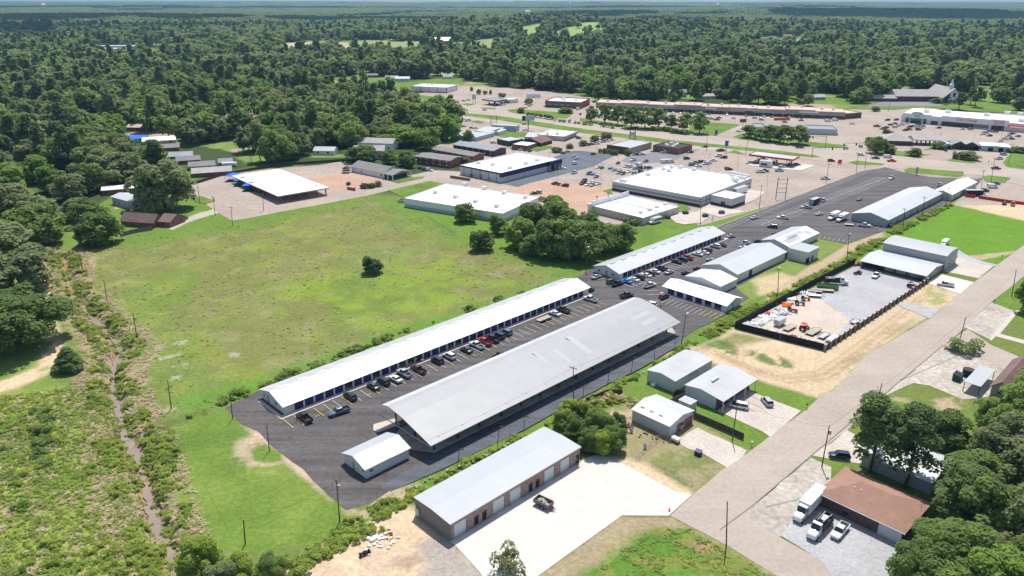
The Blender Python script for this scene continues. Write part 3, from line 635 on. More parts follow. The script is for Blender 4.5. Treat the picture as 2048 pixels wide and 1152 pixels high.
# ================================================================ BUILDINGS
FOOT=[]      # footprints, kept clear of trees
class Site:
    """near corner N, right corner R (local +x), left corner L (local +y); all read at height z"""
    def __init__(s,N,Rr,L,z=0.,ang=None,zr=None,inset=0.):
        n=P(*N,z);r=P(*Rr,z);l=P(*L,z)
        if ang is None:ang=math.atan2(r.y-n.y,r.x-n.x)
        s.ang=ang;s.ux=Vector((math.cos(ang),math.sin(ang),0));s.uy=Vector((-s.ux.y,s.ux.x,0))
        s.o=Vector((n.x,n.y,0))+s.ux*inset+s.uy*inset;s.X=(r-n).dot(s.ux)-2*inset;s.Y=(l-n).dot(s.uy)-2*inset
        s.foot()
    def foot(s):
        c=[s.o-s.ux*2-s.uy*2,s.o+s.ux*(s.X+2)-s.uy*2,s.o+s.ux*(s.X+2)+s.uy*(s.Y+2),s.o-s.ux*2+s.uy*(s.Y+2)]
        FOOT.append([(v.x,v.y) for v in c])
    def root(s,name,label,cat='building',group=None):return empty(name,s.o,s.ang,label,cat,group)
    def loc(s,x,y,z=0):
        w=P(x,y,z)-s.o;return w.dot(s.ux),w.dot(s.uy)
def wall_run(mb,A,Bp,h,ops=(),t=.22,z0=0.,m=0):
    "A->B with the outer face on the right; ops = (s0,s1,z0,z1) openings"
    d=Vector((Bp[0]-A[0],Bp[1]-A[1]));L_=d.length;d.normalize();n=(-d.y,d.x);d=(d.x,d.y)
    ss=sorted({t,L_}|{v for o in ops for v in o[:2]});zs=sorted({z0,h}|{v for o in ops for v in o[2:4] if z0 < v < h})
    ss=[v for v in ss if t <= v <= L_]
    # merge full-height columns without openings
    for a,b in zip(ss[:-1],ss[1:]):
        mid=(a+b)/2;col=[o for o in ops if o[0] < mid < o[1]]
        if not col:mb.obox(A,d,n,a,b,0,t,z0,h,m);continue
        for c,e in zip(zs[:-1],zs[1:]):
            zm=(c+e)/2
            if not any(o[2] < zm < o[3] for o in col):mb.obox(A,d,n,a,b,0,t,c,e,m)
def corners(X,Y):return [(0,0),(X,0),(X,Y),(0,Y)]
SIDE={'F':0,'R':1,'B':2,'L':3}
def walls(root,X,Y,h,ops={},mat='wall_cream',t=.22,name='wall',extra=None,base=None):
    mb=MB();c=corners(X,Y)
    mats=[mat]
    for k,i in SIDE.items():wall_run(mb,c[i],c[(i+1) % 4],h,ops.get(k,()),t)
    if extra:extra(mb)
    return mb.build(name,mats,root)
def fill(root,X,Y,side,s0,s1,z0,z1,mat='glass_dark',name='window',depth=.12,frame=None,label=None):
    c=corners(X,Y);i=SIDE[side];A=c[i];Bq=c[(i+1) % 4];d=Vector((Bq[0]-A[0],Bq[1]-A[1])).normalized();n=(-d.y,d.x)
    mb=MB();mb.obox(A,(d.x,d.y),n,s0+.004,s1-.004,depth,depth+.06,z0+.004,z1-.004)
    o=mb.build(name,mat,root)
    if frame:
        fb=MB();w=.08
        for (a,b,c0,c1) in ((s0-w,s1+w,z1,z1+w),(s0-w,s1+w,z0-w,z0),(s0-w,s0,z0,z1),(s1,s1+w,z0,z1),((s0+s1)/2-.03,(s0+s1)/2+.03,z0,z1)):
            dp=-.03 if (a,b) != ((s0+s1)/2-.03,(s0+s1)/2+.03) else .06
            fb.obox(A,(d.x,d.y),n,a,b,dp,.1 if dp < 0 else .11,c0,c1)
        fb.build('frame',frame,o)
    if label:o['label']=label
    return o
def roof_prof(root,prof,a0,a1,axis='x',th=.12,mats=('roof_galv',),split=None,name='roof',fascia=None):
    """prof: list of (t,z) top line; a0..a1 extent along axis. split: material index per segment"""
    mb=MB()
    for k in range(len(prof)-1):
        (p0,z0),(p1,z1)=prof[k],prof[k+1]
        mb.extr([(p0,z0-th),(p1,z1-th),(p1,z1),(p0,z0)] if axis == 'x' else [(p0,z0),(p1,z1),(p1,z1-th),(p0,z0-th)],a0,a1,axis,(split[k] if split else 0))
    o=mb.build(name,list(mats),root);return o
def gable_fill(mb,X,Y,h,prof,axis,t=.2,m=0):
    pts=[(p,z-.13) for p,z in prof]
    lo,hi=(0,Y) if axis == 'x' else (0,X)
    def zat(v):
        for (a,b),(c,d) in zip(pts[:-1],pts[1:]):
            if a <= v <= c:return b+(d-b)*(v-a)/(c-a)
        return pts[-1][1]
    q=[(lo+.01,zat(lo+.01))]+[p for p in pts if lo+.01 < p[0] < hi-.01]+[(hi-.01,zat(hi-.01))]
    poly=[(lo+.01,h)]+[(hi-.01,h)]+q[::-1]
    if min(z for _,z in q) < h-.5:return
    if axis == 'x':
        mb.extr(poly,0,t,'x',m);mb.extr(poly,X-t,X,'x',m)
    else:
        mb.extr(poly,0,t,'y',m);mb.extr(poly,Y-t,Y,'y',m)
def flat_roof(root,X,Y,h,par=.5,mat='roof_membrane',pmat='wall_white',name='roof',t=.25,cap=None):
    mb=MB();mb.box(t,X-t,t,Y-t,h-.25,h-.02);o=mb.build(name,mat,root)
    if par > 0:
        pb=MB();c=corners(X,Y)
        for i in range(4):wall_run(pb,c[i],c[(i+1) % 4],h+par,(),t+.02,h+.001)
        pb.build('parapet',pmat,o)
    return o
def hip(root,X,Y,h,rise,over=.5,mat='roof_asph',hips=(1,1),name='roof',th=.12):
    "ridge along x; hips at x=0 end and x=X end (0 gives a gable)"
    o_=over;x0,x1,y0,y1=-o_,X+o_,-o_,Y+o_;ym=(y0+y1)/2;w=(y1-y0)/2
    rx0=x0+(w if hips[0] else 0);rx1=x1-(w if hips[1] else 0)
    mb=MB();vs=[(x0,y0,h),(x1,y0,h),(x1,y1,h),(x0,y1,h),(rx0,ym,h+rise),(rx1,ym,h+rise)]
    vs2=[(a,b,c-th) for a,b,c in vs[:4]]
    mb.add(vs+vs2,[(0,1,5,4),(2,3,4,5),(3,0,4),(1,2,5),(0,6,7,1),(1,7,8,2),(2,8,9,3),(3,9,6,0),(9,8,7,6)])
    return mb.build(name,mat,root)
def ac(root,x,y,z,s=1.,name='rooftop_unit'):
    mb=MB();mb.box(x-.9*s,x+.9*s,y-.7*s,y+.7*s,z-.02,z+1.15*s,0);mb.box(x-.95*s,x+.95*s,y-.75*s,y+.75*s,z+.1,z+.2,1)
    mb.tube((x-.35*s,y,z+1.1*s),(x-.35*s,y,z+1.28*s),.35*s,n=10,m=1);mb.box(x+.3*s,x+.95*s,y-.5*s,y+.5*s,z+.3,z+.9*s,1)
    return mb.build(name,['white_paint','steel'],root)
def gab(X,Y,h,rise,ov,axis='x',mid=.5):
    T=Y if axis == 'x' else X;m=T*mid;k=rise/m;k2=rise/(T-m)
    return [(-ov,h-k*ov),(m,h+rise),(T+ov,h-k2*ov)]
def arch(X,Y,h,rise,ov,axis='x',n=8):
    T=Y if axis == 'x' else X
    return [(-ov+(T+2*ov)*i/n,h+rise*(1-(2*i/n-1)**2)+.0) for i in range(n+1)]

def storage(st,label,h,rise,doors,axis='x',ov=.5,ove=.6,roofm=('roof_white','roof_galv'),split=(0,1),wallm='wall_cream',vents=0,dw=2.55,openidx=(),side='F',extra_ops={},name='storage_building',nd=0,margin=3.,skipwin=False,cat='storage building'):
    X,Y=st.X,st.Y;r=st.root(name,label,cat)
    Ls=X if side in 'FB' else Y
    ops={k:list(v) for k,v in extra_ops.items()};ops.setdefault(side,[])
    pitch=(Ls-2*margin)/nd if nd else 0;dl=[]
    for i in range(nd):
        s0=margin+pitch*i+(pitch-dw)/2;dl.append((s0,s0+dw,0.,2.2));ops[side].append(dl[-1])
    prof=gab(X,Y,h,rise,ov,axis)
    w=walls(r,X,Y,h-.14,ops,wallm,extra=lambda mb:gable_fill(mb,X,Y,h-.14,prof,axis))
    a0,a1=(-ove,X+ove) if axis == 'x' else (-ove,Y+ove)
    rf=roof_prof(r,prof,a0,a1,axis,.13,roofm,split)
    for i,o in enumerate(dl):
        if i in openidx:
            continue
        fill(r,X,Y,side,*o,mat='door_blue',name='roller_door',depth=.14)
    for k,v in extra_ops.items():
        for o in v:
            isd=o[2] < .1
            fill(r,X,Y,k,*o,mat='door_grey' if isd else 'glass_dark',name='door' if isd else 'window',depth=.1,frame=None if isd else 'white_paint')
    for i in range(vents):
        q=(i+.5)/vents;vb=MB()
        if axis == 'x':vb.box(X*q-1.3,X*q+1.3,Y/2-.35,Y/2+.35,h+rise-.1,h+rise+.17)
        else:vb.box(X/2-.35,X/2+.35,Y*q-1.3,Y*q+1.3,h+rise-.1,h+rise+.17)
        vb.build('ridge_vent',roofm[0],rf)
    # floor so open units show a dark slab
    fb=MB();fb.box(.25,X-.25,.25,Y-.25,.0,.16);fb.build('floor','concrete_old',r)
    return r

# --- long storage building along the meadow
sA=Site((570.1,829.4),(1174,587.5),(520,795),0,AA);sA.Y=12.2;sA.foot()
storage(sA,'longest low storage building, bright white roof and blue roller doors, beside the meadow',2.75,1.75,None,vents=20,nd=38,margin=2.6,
        openidx=(5,8,11,12,17,18,24,31,36),extra_ops={'L':[(3.,4.,0,2.1),(7.2,8.4,1.,1.8),(1.,1.9,1.,1.7)],'R':[(2.5,3.5,1.,1.9)]})  # near slope whiter than the far one: its sun sheen is in the colour
sw=MB();sw.box(-.9,sA.X+.4,-1.7,-.02,0,.15);sw.box(-1.9,-.9,-1.7,sA.Y-1,0,.15);o=sw.build('kerbed_walk','sidewalk',None,sA.o,sA.ang);tag(o,kind='structure')
# --- second storage building beside the long lot
sB=Site((1238.1,560),(1453,479),(1189,545),0,AA);sB.Y=12.2;sB.foot()
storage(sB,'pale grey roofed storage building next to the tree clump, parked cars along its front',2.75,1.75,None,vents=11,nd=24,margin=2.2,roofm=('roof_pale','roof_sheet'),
        openidx=(0,3,4,5,6,7,9,10,18,21,22),extra_ops={'L':[(5.5,6.5,0,2.1),(8.6,9.8,1.,1.8),(2.,3.,1.,1.8)],'R':[(2.5,3.5,1.,1.9)]})
sw=MB();sw.box(-.5,sB.X+3,-1.7,-.02,0,.15);o=sw.build('kerbed_walk','sidewalk',None,sB.o,sB.ang);tag(o,kind='structure')
# --- short white storage building, front towards the lower left
sC=Site((1451,624.6),(1493,601),(1326,586),0,AA);sC.X=9.6;sC.foot()
storage(sC,'short storage building with a bright white roof, set crosswise by the hedge',2.7,1.5,None,axis='y',side='L',nd=6,margin=1.2,dw=2.7,vents=3,
        roofm=('roof_white','roof_white'),split=(0,1),openidx=(4,5),extra_ops={'F':[(4.,5.,0,2.1)]})
sw=MB();sw.box(-1.6,-.02,-.3,sC.Y+.6,0,.15);o=sw.build('kerbed_walk','sidewalk',None,sC.o,sC.ang);tag(o,kind='structure')
# --- small office shed beside the canopy
sS=Site((732.9,958.1),(821.8,918),(686.2,926.6),0,AA)
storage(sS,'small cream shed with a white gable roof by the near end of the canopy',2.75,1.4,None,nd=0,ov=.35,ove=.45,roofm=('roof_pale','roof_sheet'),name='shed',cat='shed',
        extra_ops={'L':[(3.4,4.3,0,2.05),(7.4,8.1,1.3,1.9)],'F':[(1.,1.8,1.2,1.9)]})
# --- the big open canopy
cn=P(861.4,891,4.2);cr=P(1358.7,642.4,4.2);cl=P(757.8,822,4.2)
sK=Site((861.4,891),(1358.7,642.4),(757.8,822),4.2,AA)
kr=sK.root('open_canopy','huge grey metal canopy on dark posts, the biggest roof in the middle','canopy')
KX,KY=sK.X,sK.Y
prof=[(0,4.1),(KY*.5,6.9),(KY*.72,7.55),(KY*.8,7.6),(KY*.9,7.0),(KY,5.6)]
kroof=roof_prof(kr,prof,0,KX,'x',.16,('roof_canopy','roof_canopy_sunlit'),(0,0,0,1,1))
for (x0,x1,y0,y1) in ((KX-13,KX-6,KY*.22,KY*.3),(KX-14,KX-5,KY*.38,KY*.46),(KX*.6,KX*.6+2.2,KY*.2,KY*.62),(KX*.52,KX*.52+1.4,KY*.2,KY*.5),(KX*.46,KX*.46+1.2,KY*.35,KY*.6)):
    def zk(y):return 4.1+(6.9-4.1)*y/(KY*.5)+.012
    pb=MB();pb.add([(x0,y0,zk(y0)),(x1,y0,zk(y0)),(x1,y1,zk(y1)),(x0,y1,zk(y1))],[(0,1,2,3)]);pb.build('replacement_panel','roof_patch',kroof)
fb=MB();fb.box(.05,KX-.05,-.06,-.002,3.85,4.08);fb.box(-.06,-.002,.1,KY-.1,3.6,3.9);fb.build('gutter','steel',kr)
nb=14
for i in range(nb):
    x=3.4+(KX-6.2)*i/(nb-1)
    for y,zt in ((3.2,4.8),(KY*.5,6.7),(KY-2.8,6.5)):
        p_=MB();p_.box(x-.15,x+.15,y-.15,y+.15,0,zt-.05);p_.box(x-.28,x+.28,y-.28,y+.28,.0,.3);p_.build('post','post_dark',kr)
tb=MB()
for i in range(nb):
    x=3.4+(KX-6.2)*i/(nb-1)
    tb.box(x-.08,x+.08,1.2,KY*.5,4.3,4.5)
tb.build('truss','post_dark',kr)
# --- grey building block D in the middle
sD2=Site((1472.5,565.5),(1574,521),(1411,541),0,AA);sD2.Y=14.5;sD2.foot()
storage(sD2,'cream workshop wing with a light grey gable roof behind the short white storage building',3.6,2.1,None,nd=0,roofm=('roof_pale','roof_sheet'),name='workshop',cat='building',
        extra_ops={'F':[(9.,11.6,0,2.6),(38.,40.6,.0,2.6)]})
for o in [c for c in bpy.data.objects['workshop'].children if c.name.startswith('door')]:o.data.materials[0]=M['door_blue']
sD1=Site((1575,507),(1636.9,480.2),(1545,492),0,AA);sD1.Y=12.;sD1.foot()
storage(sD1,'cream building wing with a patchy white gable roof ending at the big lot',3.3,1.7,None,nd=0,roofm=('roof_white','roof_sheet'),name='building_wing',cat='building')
pbm=MB()
rp=bpy.data.objects['building_wing']
for (x0,x1,y0,y1) in ((2,14,.8,3.8),(6,20,3.,5.2),(20,24,1,4)):
    k_=1.7/6.
    pbm.add([(x0,y0,3.3+k_*y0+.012),(x1,y0,3.3+k_*y0+.012),(x1,y1,3.3+k_*y1+.012),(x0,y1,3.3+k_*y1+.012)],[(0,1,2,3)])
pbm.build('roof_patch','roof_galv',rp)
sD3=Site((1441.3,573.3),(1474.8,557.7),(1376.8,549.3),3.0,AA)
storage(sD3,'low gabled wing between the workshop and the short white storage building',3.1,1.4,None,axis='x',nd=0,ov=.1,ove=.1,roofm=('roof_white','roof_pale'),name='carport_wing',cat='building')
sD4=Site((1612.5,527),(1633,515.3),(1572.4,519.2),0,AA);hD4=HT(1612.5,527,505.2)
r=sD4.root('annex','small cream block with a flat roof and two blue doors on the grass','building')
walls(r,sD4.X,sD4.Y,hD4,{'F':[(.9,2.6,0,2.4),(4.,5.7,0,2.4)],'L':[(7.5,8.6,0,2.2)]},'wall_cream')
fill(r,sD4.X,sD4.Y,'F',.9,2.6,0,2.4,'door_blue','door');fill(r,sD4.X,sD4.Y,'F',4.,5.7,0,2.4,'door_blue','door');fill(r,sD4.X,sD4.Y,'L',7.5,8.6,0,2.2,'dark','door')
fl=MB();fl.box(-.3,sD4.X+.3,-.3,sD4.Y+.3,hD4+.001,hD4+.16);fl.build('roof','roof_sheet',r)
# --- new brick fronted garage building in the foreground
sN=Site((900.7,1082.6),(1158.7,924.6),(826.9,1032),0,None);hN=HT(900.7,1082.6,1047)
X,Y=sN.X,sN.Y
r=sN.root('garage_building','long brick-fronted garage building with white roller doors, nearest the viewer','building')
def sx(px,py):return max(0,sN.loc(px,py)[0])
def q1(x,y):return (780+x/4.6075,840+y/4.6075)
gd=[(sx(*q1(585,1085)),sx(*q1(702,1018))),(sx(*q1(940,868)),sx(*q1(1052,805))),(sx(*q1(1100,775)),sx(*q1(1205,713))),(sx(*q1(1415,582)),sx(*q1(1510,525))),(sx(*q1(1557,490)),sx(*q1(1648,440)))]
wd=[(sx(*q1(772,975)),sx(*q1(808,955)),.1,2.3),(sx(*q1(845,930)),sx(*q1(880,910)),.1,2.3),(sx(*q1(1265,665)),sx(*q1(1298,648)),.1,2.3),(sx(*q1(1330,628)),sx(*q1(1362,610)),.1,2.3),(sx(*q1(1703,405)),sx(*q1(1732,390)),.1,2.3)]
opsF=[(a,b,0,3.25) for a,b in gd]+wd
mb=MB();c=corners(X,Y);wall_run(mb,c[0],c[1],hN-.1,opsF,.3);mb.build('brick_front','brick_pink',r)
mb=MB()
for i in (1,2,3):wall_run(mb,c[i],c[(i+1) % 4],hN-.1,(),.3)
mb.box(0.002,.298,.002,.3,0,hN-.1)
mb.build('metal_wall','wall_taupe',r)
for a,b in gd:fill(r,X,Y,'F',a,b,0,3.25,'door_white','roller_door',.2)
for a,b,c0,c1 in wd:
    d_=fill(r,X,Y,'F',a,b,c0,c1,'glass_dark','entrance_door',.16)
    fb=MB()
    for u0,u1,v0,v1 in ((a-.07,a,c0,c1),(b,b+.07,c0,c1),(a-.07,b+.07,c1,c1+.08)):fb.box(u0,u1,-.03,.1,v0,v1)
    fb.build('frame','post_dark',d_)
hb=HT(826.9,1032,998.6)
print('garage',hN,hb)
roof_prof(r,[(-.25,hN),(Y*.5,hN+.38),(Y+.15,hN+.15)],-.15,X+.15,'x',.12,('roof_sheet',))
fb=MB();fb.box(-.15,X+.15,-.4,-.255,hN-.22,hN-.02);fb.build('gutter','wall_taupe2',r)
fb=MB()
for a,b in gd:fb.box(a,b,-.02,1.0,0.02,.12)
fb.box(-.1,X+.1,-.5,-.03,.0,.1);fb.build('footing','concrete',r)
mt=MB();mt.box(-.35,-.01,Y-1.6,Y-.9,.6,2.4);mt.box(-.2,-.01,Y-.7,Y-.3,.2,2.9);mt.build('meter_box','steel',r)
# --- three metal warehouses
def warehouse(st,label,h,rise,axis,ops={},wallm='wall_grey',roofm='roof_galv',ov=.25,ove=.25,name='metal_warehouse',prof=None,brick=None,doorm='door_plain',group=None,shape='gable'):
    X,Y=st.X,st.Y;r=st.root(name,label,'warehouse',group)
    prof=prof or (gab(X,Y,h,rise,ov,axis) if shape == 'gable' else arch(X,Y,h,rise,ov,axis))
    walls(r,X,Y,h-.14,ops,wallm,extra=lambda mb:gable_fill(mb,X,Y,h-.14,prof,axis))
    roof_prof(r,prof,-ove,(X if axis == 'x' else Y)+ove,axis,.13,(roofm,))
    for k,v in ops.items():
        for o in v:
            isd=o[2] < .1;fill(r,X,Y,k,*o,mat=doorm if isd else 'glass_dark',name='door' if isd else 'window',depth=.1)
    tr=MB()
    for cx,cy in corners(X,Y):tr.box(cx-.04 if cx == 0 else cx-.12,cx+.12 if cx == 0 else cx+.04,cy-.04 if cy == 0 else cy-.12,cy+.12 if cy == 0 else cy+.04,0,h-.2)
    tr.build('corner_trim','steel',r)
    return r
s1=Site((1348,785.5),(1411,737.7),(1291.2,764.9),0,AA);h1=HT(1348,785.5,761.6)
warehouse(s1,'tall windowless grey metal warehouse nearest the hedge, its gable roof pale grey',h1,.75,'x')
s2=Site((1430.5,819.1),(1492,772),(1369.8,793.1),0,AA);h2=HT(1369.8,793.1,769.2)
w2=warehouse(s2,'grey metal warehouse with a brick porch front facing the paved drive with two parked cars',h2,1.1,'x',{'L':[(1.6,2.7,0,2.1)],'F':[(3,4,0,2.1),(6,7.2,1,2.2),(9,10,0,2.1)]},prof=[(-2.2,h2-.35),(s2.Y*.5,h2+.7),(s2.Y+.25,h2)])
for a,b in ((.05,2.9),(4.1,5.9),(7.3,8.9),(10.1,s2.X-.05)):mb=MB();mb.box(a,b,-.12,-.003,.02,h2-.5);mb.build('brick_facing','brick_dark',w2)
for x in (.3,s2.X*.33,s2.X*.66,s2.X-.3):
    mb=MB();mb.box(x-.08,x+.08,-2.,-1.84,.0,h2-.5);mb.build('porch_post','white_paint',w2)
ab=MB();ab.box(s2.X*.3,s2.X*.3+3.2,s2.Y*.5-.3,s2.Y*.5+.3,h2+.9,h2+1.25);ab.build('ridge_vent','white_paint',w2)
s3=Site((1337.2,875.6),(1380,843),(1266.7,839.8),0,AA);h3=HT(1266.7,839.8,815.9)
w3=warehouse(s3,'weathered metal warehouse with a brick office end by the dirt drive',h3,1.0,'y',{'F':[(2.2,3.2,0,2.1),(5,6.4,1,2.1)]},ove=.3,ov=.4,roofm='roof_sheet_y')
for a,b in ((3.4,4.9),(6.6,s3.X-.05)):mb=MB();mb.box(a,b,-.12,-.003,0,2.3);mb.build('brick_facing','brick_red',w3)
for k,yy in enumerate((s3.Y*.35,s3.Y*.6,s3.Y*.85)):
    vb=MB();vb.box(1.6,2.1,yy-.5,yy+.5,h3+.3,h3+.58);vb.build('roof_vent','steel',w3)
# link roof between the first two and an electrical cabinet
lk=P(1376,760);r=empty('link_canopy',(lk.x,lk.y,0),AA,'small white lean-to roof joining the two tall warehouses','canopy')
mb=MB();mb.box(-2,2,-1.8,1.8,2.6,2.75);mb.build('roof','roof_sheet',r);mb=MB();mb.box(-1.9,-1.8,-1.7,-1.6,0,2.6);mb.box(1.8,1.9,-1.7,-1.6,0,2.6);mb.build('post','steel',r)
cb=P(1374,817);r=empty('storage_cabinet',(cb.x,cb.y,0),AA,'small pale metal cabinet on the grass between two warehouses','cabinet')
mb=MB();mb.box(-1.5,1.5,-1.8,1.8,.15,2.4);mb.build('body','wall_grey',r);mb=MB();mb.box(-1.6,1.6,-1.9,1.9,2.4,2.5);mb.build('lid','roof_sheet',r);mb=MB();mb.box(-1.56,-1.5,-.9,.9,.3,2.2);mb.build('door','steel',r)
# --- yard building and the grey one behind it
sY=Site((1848.4,565.9),(1879,541),(1710.5,541),0,AA);hY=HT(1848.4,565.9,550.3)
r=sY.root('equipment_shed','open-fronted equipment shed at the far side of the fenced gravel yard','shed')
X,Y=sY.X,sY.Y
mb=MB();c=corners(X,Y)
wall_run(mb,c[0],c[1],hY-.14,[(5,6,0,2.1)],.22);wall_run(mb,c[1],c[2],hY-.14,(),.22);wall_run(mb,c[2],c[3],hY-.14,(),.22)
mb.box(4.2,4.4,0.25,Y*.62,0,hY-.2);mb.build('wall','wall_taupe2',r)
for i in range(6):
    y=Y*(i+.35)/6+1.5;p_=MB();p_.box(0.1,.3,y-.1,y+.1,0,hY-.2);p_.build('post','post_dark',r)
roof_prof(r,[(-.5,hY-.2),(X*.5,hY+1.),(X+.4,hY-.2)],-.5,Y+.5,'y',.13,('roof_sheet_y',))
for i in range(3):
    y=Y*.15+i*Y*.2;mb=MB();mb.box(4.13,4.19,y,y+3.2,0,3.1);mb.build('roller_door','door_plain',r)
sG=Site((1887.4,542),(1909,525.7),(1765.9,512),0,AA);hG=HT(1887.4,542,511.8)
warehouse(sG,'grey metal building with a curved dull roof just behind the equipment shed',hG,.9,'y',{'F':[(2,3,0,2.1),(5,6.5,1.2,2.2)]},roofm='roof_grey_y',wallm='wall_mid',shape='arch',ov=.5)
# --- two storage halls on the right
sE=Site((1773.2,455.3),(1886,400),(1704.5,440),0,AA);hE=HT(1773.2,455.3,439.9)
opsE=[(4+8.5*i,5.2+8.5*i,0,2.1) for i in range(int((sE.X-8)/8.5))]
warehouse(sE,'very long grey hall with a broad white roof beside the big asphalt lot',hE,2.0,'x',{'F':opsE},roofm='roof_pale',wallm='wall_mid',ov=.3,doorm='dark')
sF=Site((1900.7,402.2),(1952,376),(1869.8,392),0,AA);hF=HT(1900.7,402.2,389.1)
warehouse(sF,'shorter white-roofed hall just beyond the very long grey hall',hF,1.6,'x',{'F':[(6,7.2,0,2.1),(18,19.2,0,2.1),(30,31.2,0,2.1)]},roofm='roof_white',wallm='wall_tan',ov=.3,doorm='dark')
# --- flat roofed commercial buildings
def flat(st,label,h,wallm='wall_white',par=.5,roofm='roof_membrane',pm=None,ops={},units=(),name='commercial_building',base=None,band=None,cat='building',wd='glass_dark',us=1.3):
    X,Y=st.X,st.Y;r=st.root(name,label,cat)
    walls(r,X,Y,h,ops,wallm);flat_roof(r,X,Y,h,par,roofm,pm or wallm)
    for k,v in ops.items():
        for o in v:
            isd=o[2] < .1 and o[1]-o[0] < 4;fill(r,X,Y,k,*o,mat=('door_grey' if isd else wd),name='door' if isd else 'window',depth=.1)
    for u,v in units:ac(r,X*u,Y*v,h,us)
    if band:
        bm_,z0,z1,pr,sides=band;b=MB();c=corners(X,Y)
        for k in sides:
            i=SIDE[k];A=c[i];Bq=c[(i+1) % 4];L_=math.dist(A,Bq);d=((Bq[0]-A[0])/L_,(Bq[1]-A[1])/L_);n=(-d[1],d[0])
            b.obox(A,d,n,(pr if i % 2 else 0),L_,-pr,-.003,z0,z1)
        b.build('band',bm_,r)
    return r
def units_px(st,h,pts):return [tuple(a/b for a,b in zip(st.loc(x,y,h),(st.X,st.Y))) for x,y in pts]
q2=lambda x,y:(680+x/5.12,230+y/5.12)
hM1=HT(836.3,402.9,386.3)+.2
sM1=Site((1005.2,426.9),(1079,393.5),(835.7,386.3),hM1)
u=units_px(sM1,hM1,[q2(*a) for a in ((1275,715),(1475,755),(1680,800),(1900,845),(980,795),(1185,840),(1390,885),(1605,935))])
flat(sM1,'flat white-roofed commercial building with a two-tone wall, blue at the base, beyond the meadow',hM1-.3,'wall_white',.3,'roof_membrane','wall_white',{'L':[(sM1.Y-3,sM1.Y-1.8,0,2.1),(sM1.Y*.6,sM1.Y*.6+1,0,2.1)]},u,band=('wall_bluegrey',0,1.7,.03,'FL'))
hM2=HT(1002.3,366.1,346.2)
sM2=Site((1002.3,346.2),(1120,317.7),(930.4,327.7),hM2)
u=units_px(sM2,hM2,[q2(*a) for a in ((1420,490),(1565,505),(1740,540),(1905,495),(2020,462))])
r=flat(sM2,'flat white-roofed shop with a dark blue fascia band beside the blue-black parking lot',hM2-.5,'wall_grey_y',.5,'roof_membrane','white_paint',{'L':[(8,9.2,0,2.2),(16,18.5,0,2.6),(24,25,0,2.1)],'F':[(20,21,0,2.2)]},u)
b=MB();b.box(0,sM2.X+.1,-.35,-.003,hM2-2.6,hM2+.1);b.box(sM2.X-12,sM2.X+.1,-1.8,-.36,hM2-2.2,hM2+.1);b.box(-.25,-.003,-.35,1.2,hM2-2.6,hM2+.1);b.build('fascia','navy',r)
b=MB();b.box(-.12,-.003,1.21,sM2.Y,hM2-.9,hM2+.02)
for i in range(5):b.box(-.14,-.003,sM2.Y*(i+.5)/5,sM2.Y*(i+.5)/5+.25,0,hM2-.92)
b.build('trim','post_dark',r)
b=MB();b.box(sM2.X-11,sM2.X-2,-.06,-.004,.3,3.2);b.build('shop_window','glass_dark',r)
for x in (sM2.X-11.5,sM2.X-6.2,sM2.X-.8):
    b=MB();b.box(x-.5,x+.5,-1.7,-.7,0,hM2-2.25);b.build('entrance_pillar','wall_taupe2',r)
hG1=HT(1400.9,413.9,394.4)
sR=Site((1400.9,394.4),(1504,355.3),(1222.3,362.9),hG1)
q6=lambda x,y:(1160+x/4.6075,300+y/4.6075)
u=units_px(sR,hG1,[q6(*a) for a in ((385,280),(410,285),(630,225),(770,175),(820,190),(925,160),(1050,180),(845,158))])
r=flat(sR,'largest flat white-roofed store, grey banded walls, cooling units at its far corner',hG1-.5,'wall_grey_y',.5,'roof_membrane','wall_white',{'F':[(6+4*i,7.2+4*i,.6,4.5) for i in range(4)]},u,wd='wall_mid')
b=MB();b.box(-.06,-.003,0,sR.Y,hG1-2.3,hG1-2.05);b.box(-.06,-.003,0,sR.Y,hG1*.45,hG1*.45+.2);b.box(.0,sR.X,-.06,-.003,hG1*.45,hG1*.45+.2)
for x in (0,3,6,9.5):b.box(x,x+.15,-.08,-.061,0,hG1)
b.build('trim','post_dark',r)
b=MB();b.box(-.05,-.003,0,sR.Y,0,1.3);b.build('plinth','wall_dark',r)
for i in range(10):
    p_=sR.loc(*q6(1395+i*17,215+i*3.4),hG1);ac(r,p_[0],p_[1],hG1,.95,'condenser')
for i in range(7):
    p_=sR.loc(*q6(1390+i*22,240+i*4),hG1);ac(r,p_[0],p_[1],hG1,.95,'condenser')
for a in ((1420,275),(1440,285)):
    p_=sR.loc(*q6(*a),hG1);ac(r,p_[0],p_[1],hG1,1.5,'condenser')
hA1=HT(1461.7,417.2,397.7)
sA1=Site((1461.7,417.2),(1483.8,406.3),(1421.5,408),0,AA)
r=flat(sA1,'low white-roofed annex at the back of the largest store, dark at its foot',hA1-.2,'wall_grey_y',.2,'roof_membrane','wall_white',{'L':[(sA1.Y-6,sA1.Y-3.5,.8,2.8)]},band=('wall_dark',0,1.4,.04,'FL'))
hS=HT(1284.8,450.8,435.6)
sS2=Site((1284.8,450.8),(1352.1,425.9),(1187.1,424.5),0,AA)
u=units_px(sS2,hS,[q6(*a) for a in ((560,575),(640,550),(708,525),(783,500))])
r=flat(sS2,'tan flat-roofed building with a raised white front parapet beside the parked bus',hS-.3,'wall_tan',.3,'roof_membrane','wall_white',{'F':[(sS2.X-6,sS2.X-4.9,0,2.1),(12,13.1,0,2.1),(20,21,0,2.1)]},u,us=1.)
b=MB();b.box(0,sS2.X,sS2.Y,sS2.Y+.4,0,hS+2.2);b.box(-2.4,-.02,sS2.Y-.2,sS2.Y+.9,0,hS+1.2);b.build('front_parapet','wall_white',r)
b=MB()
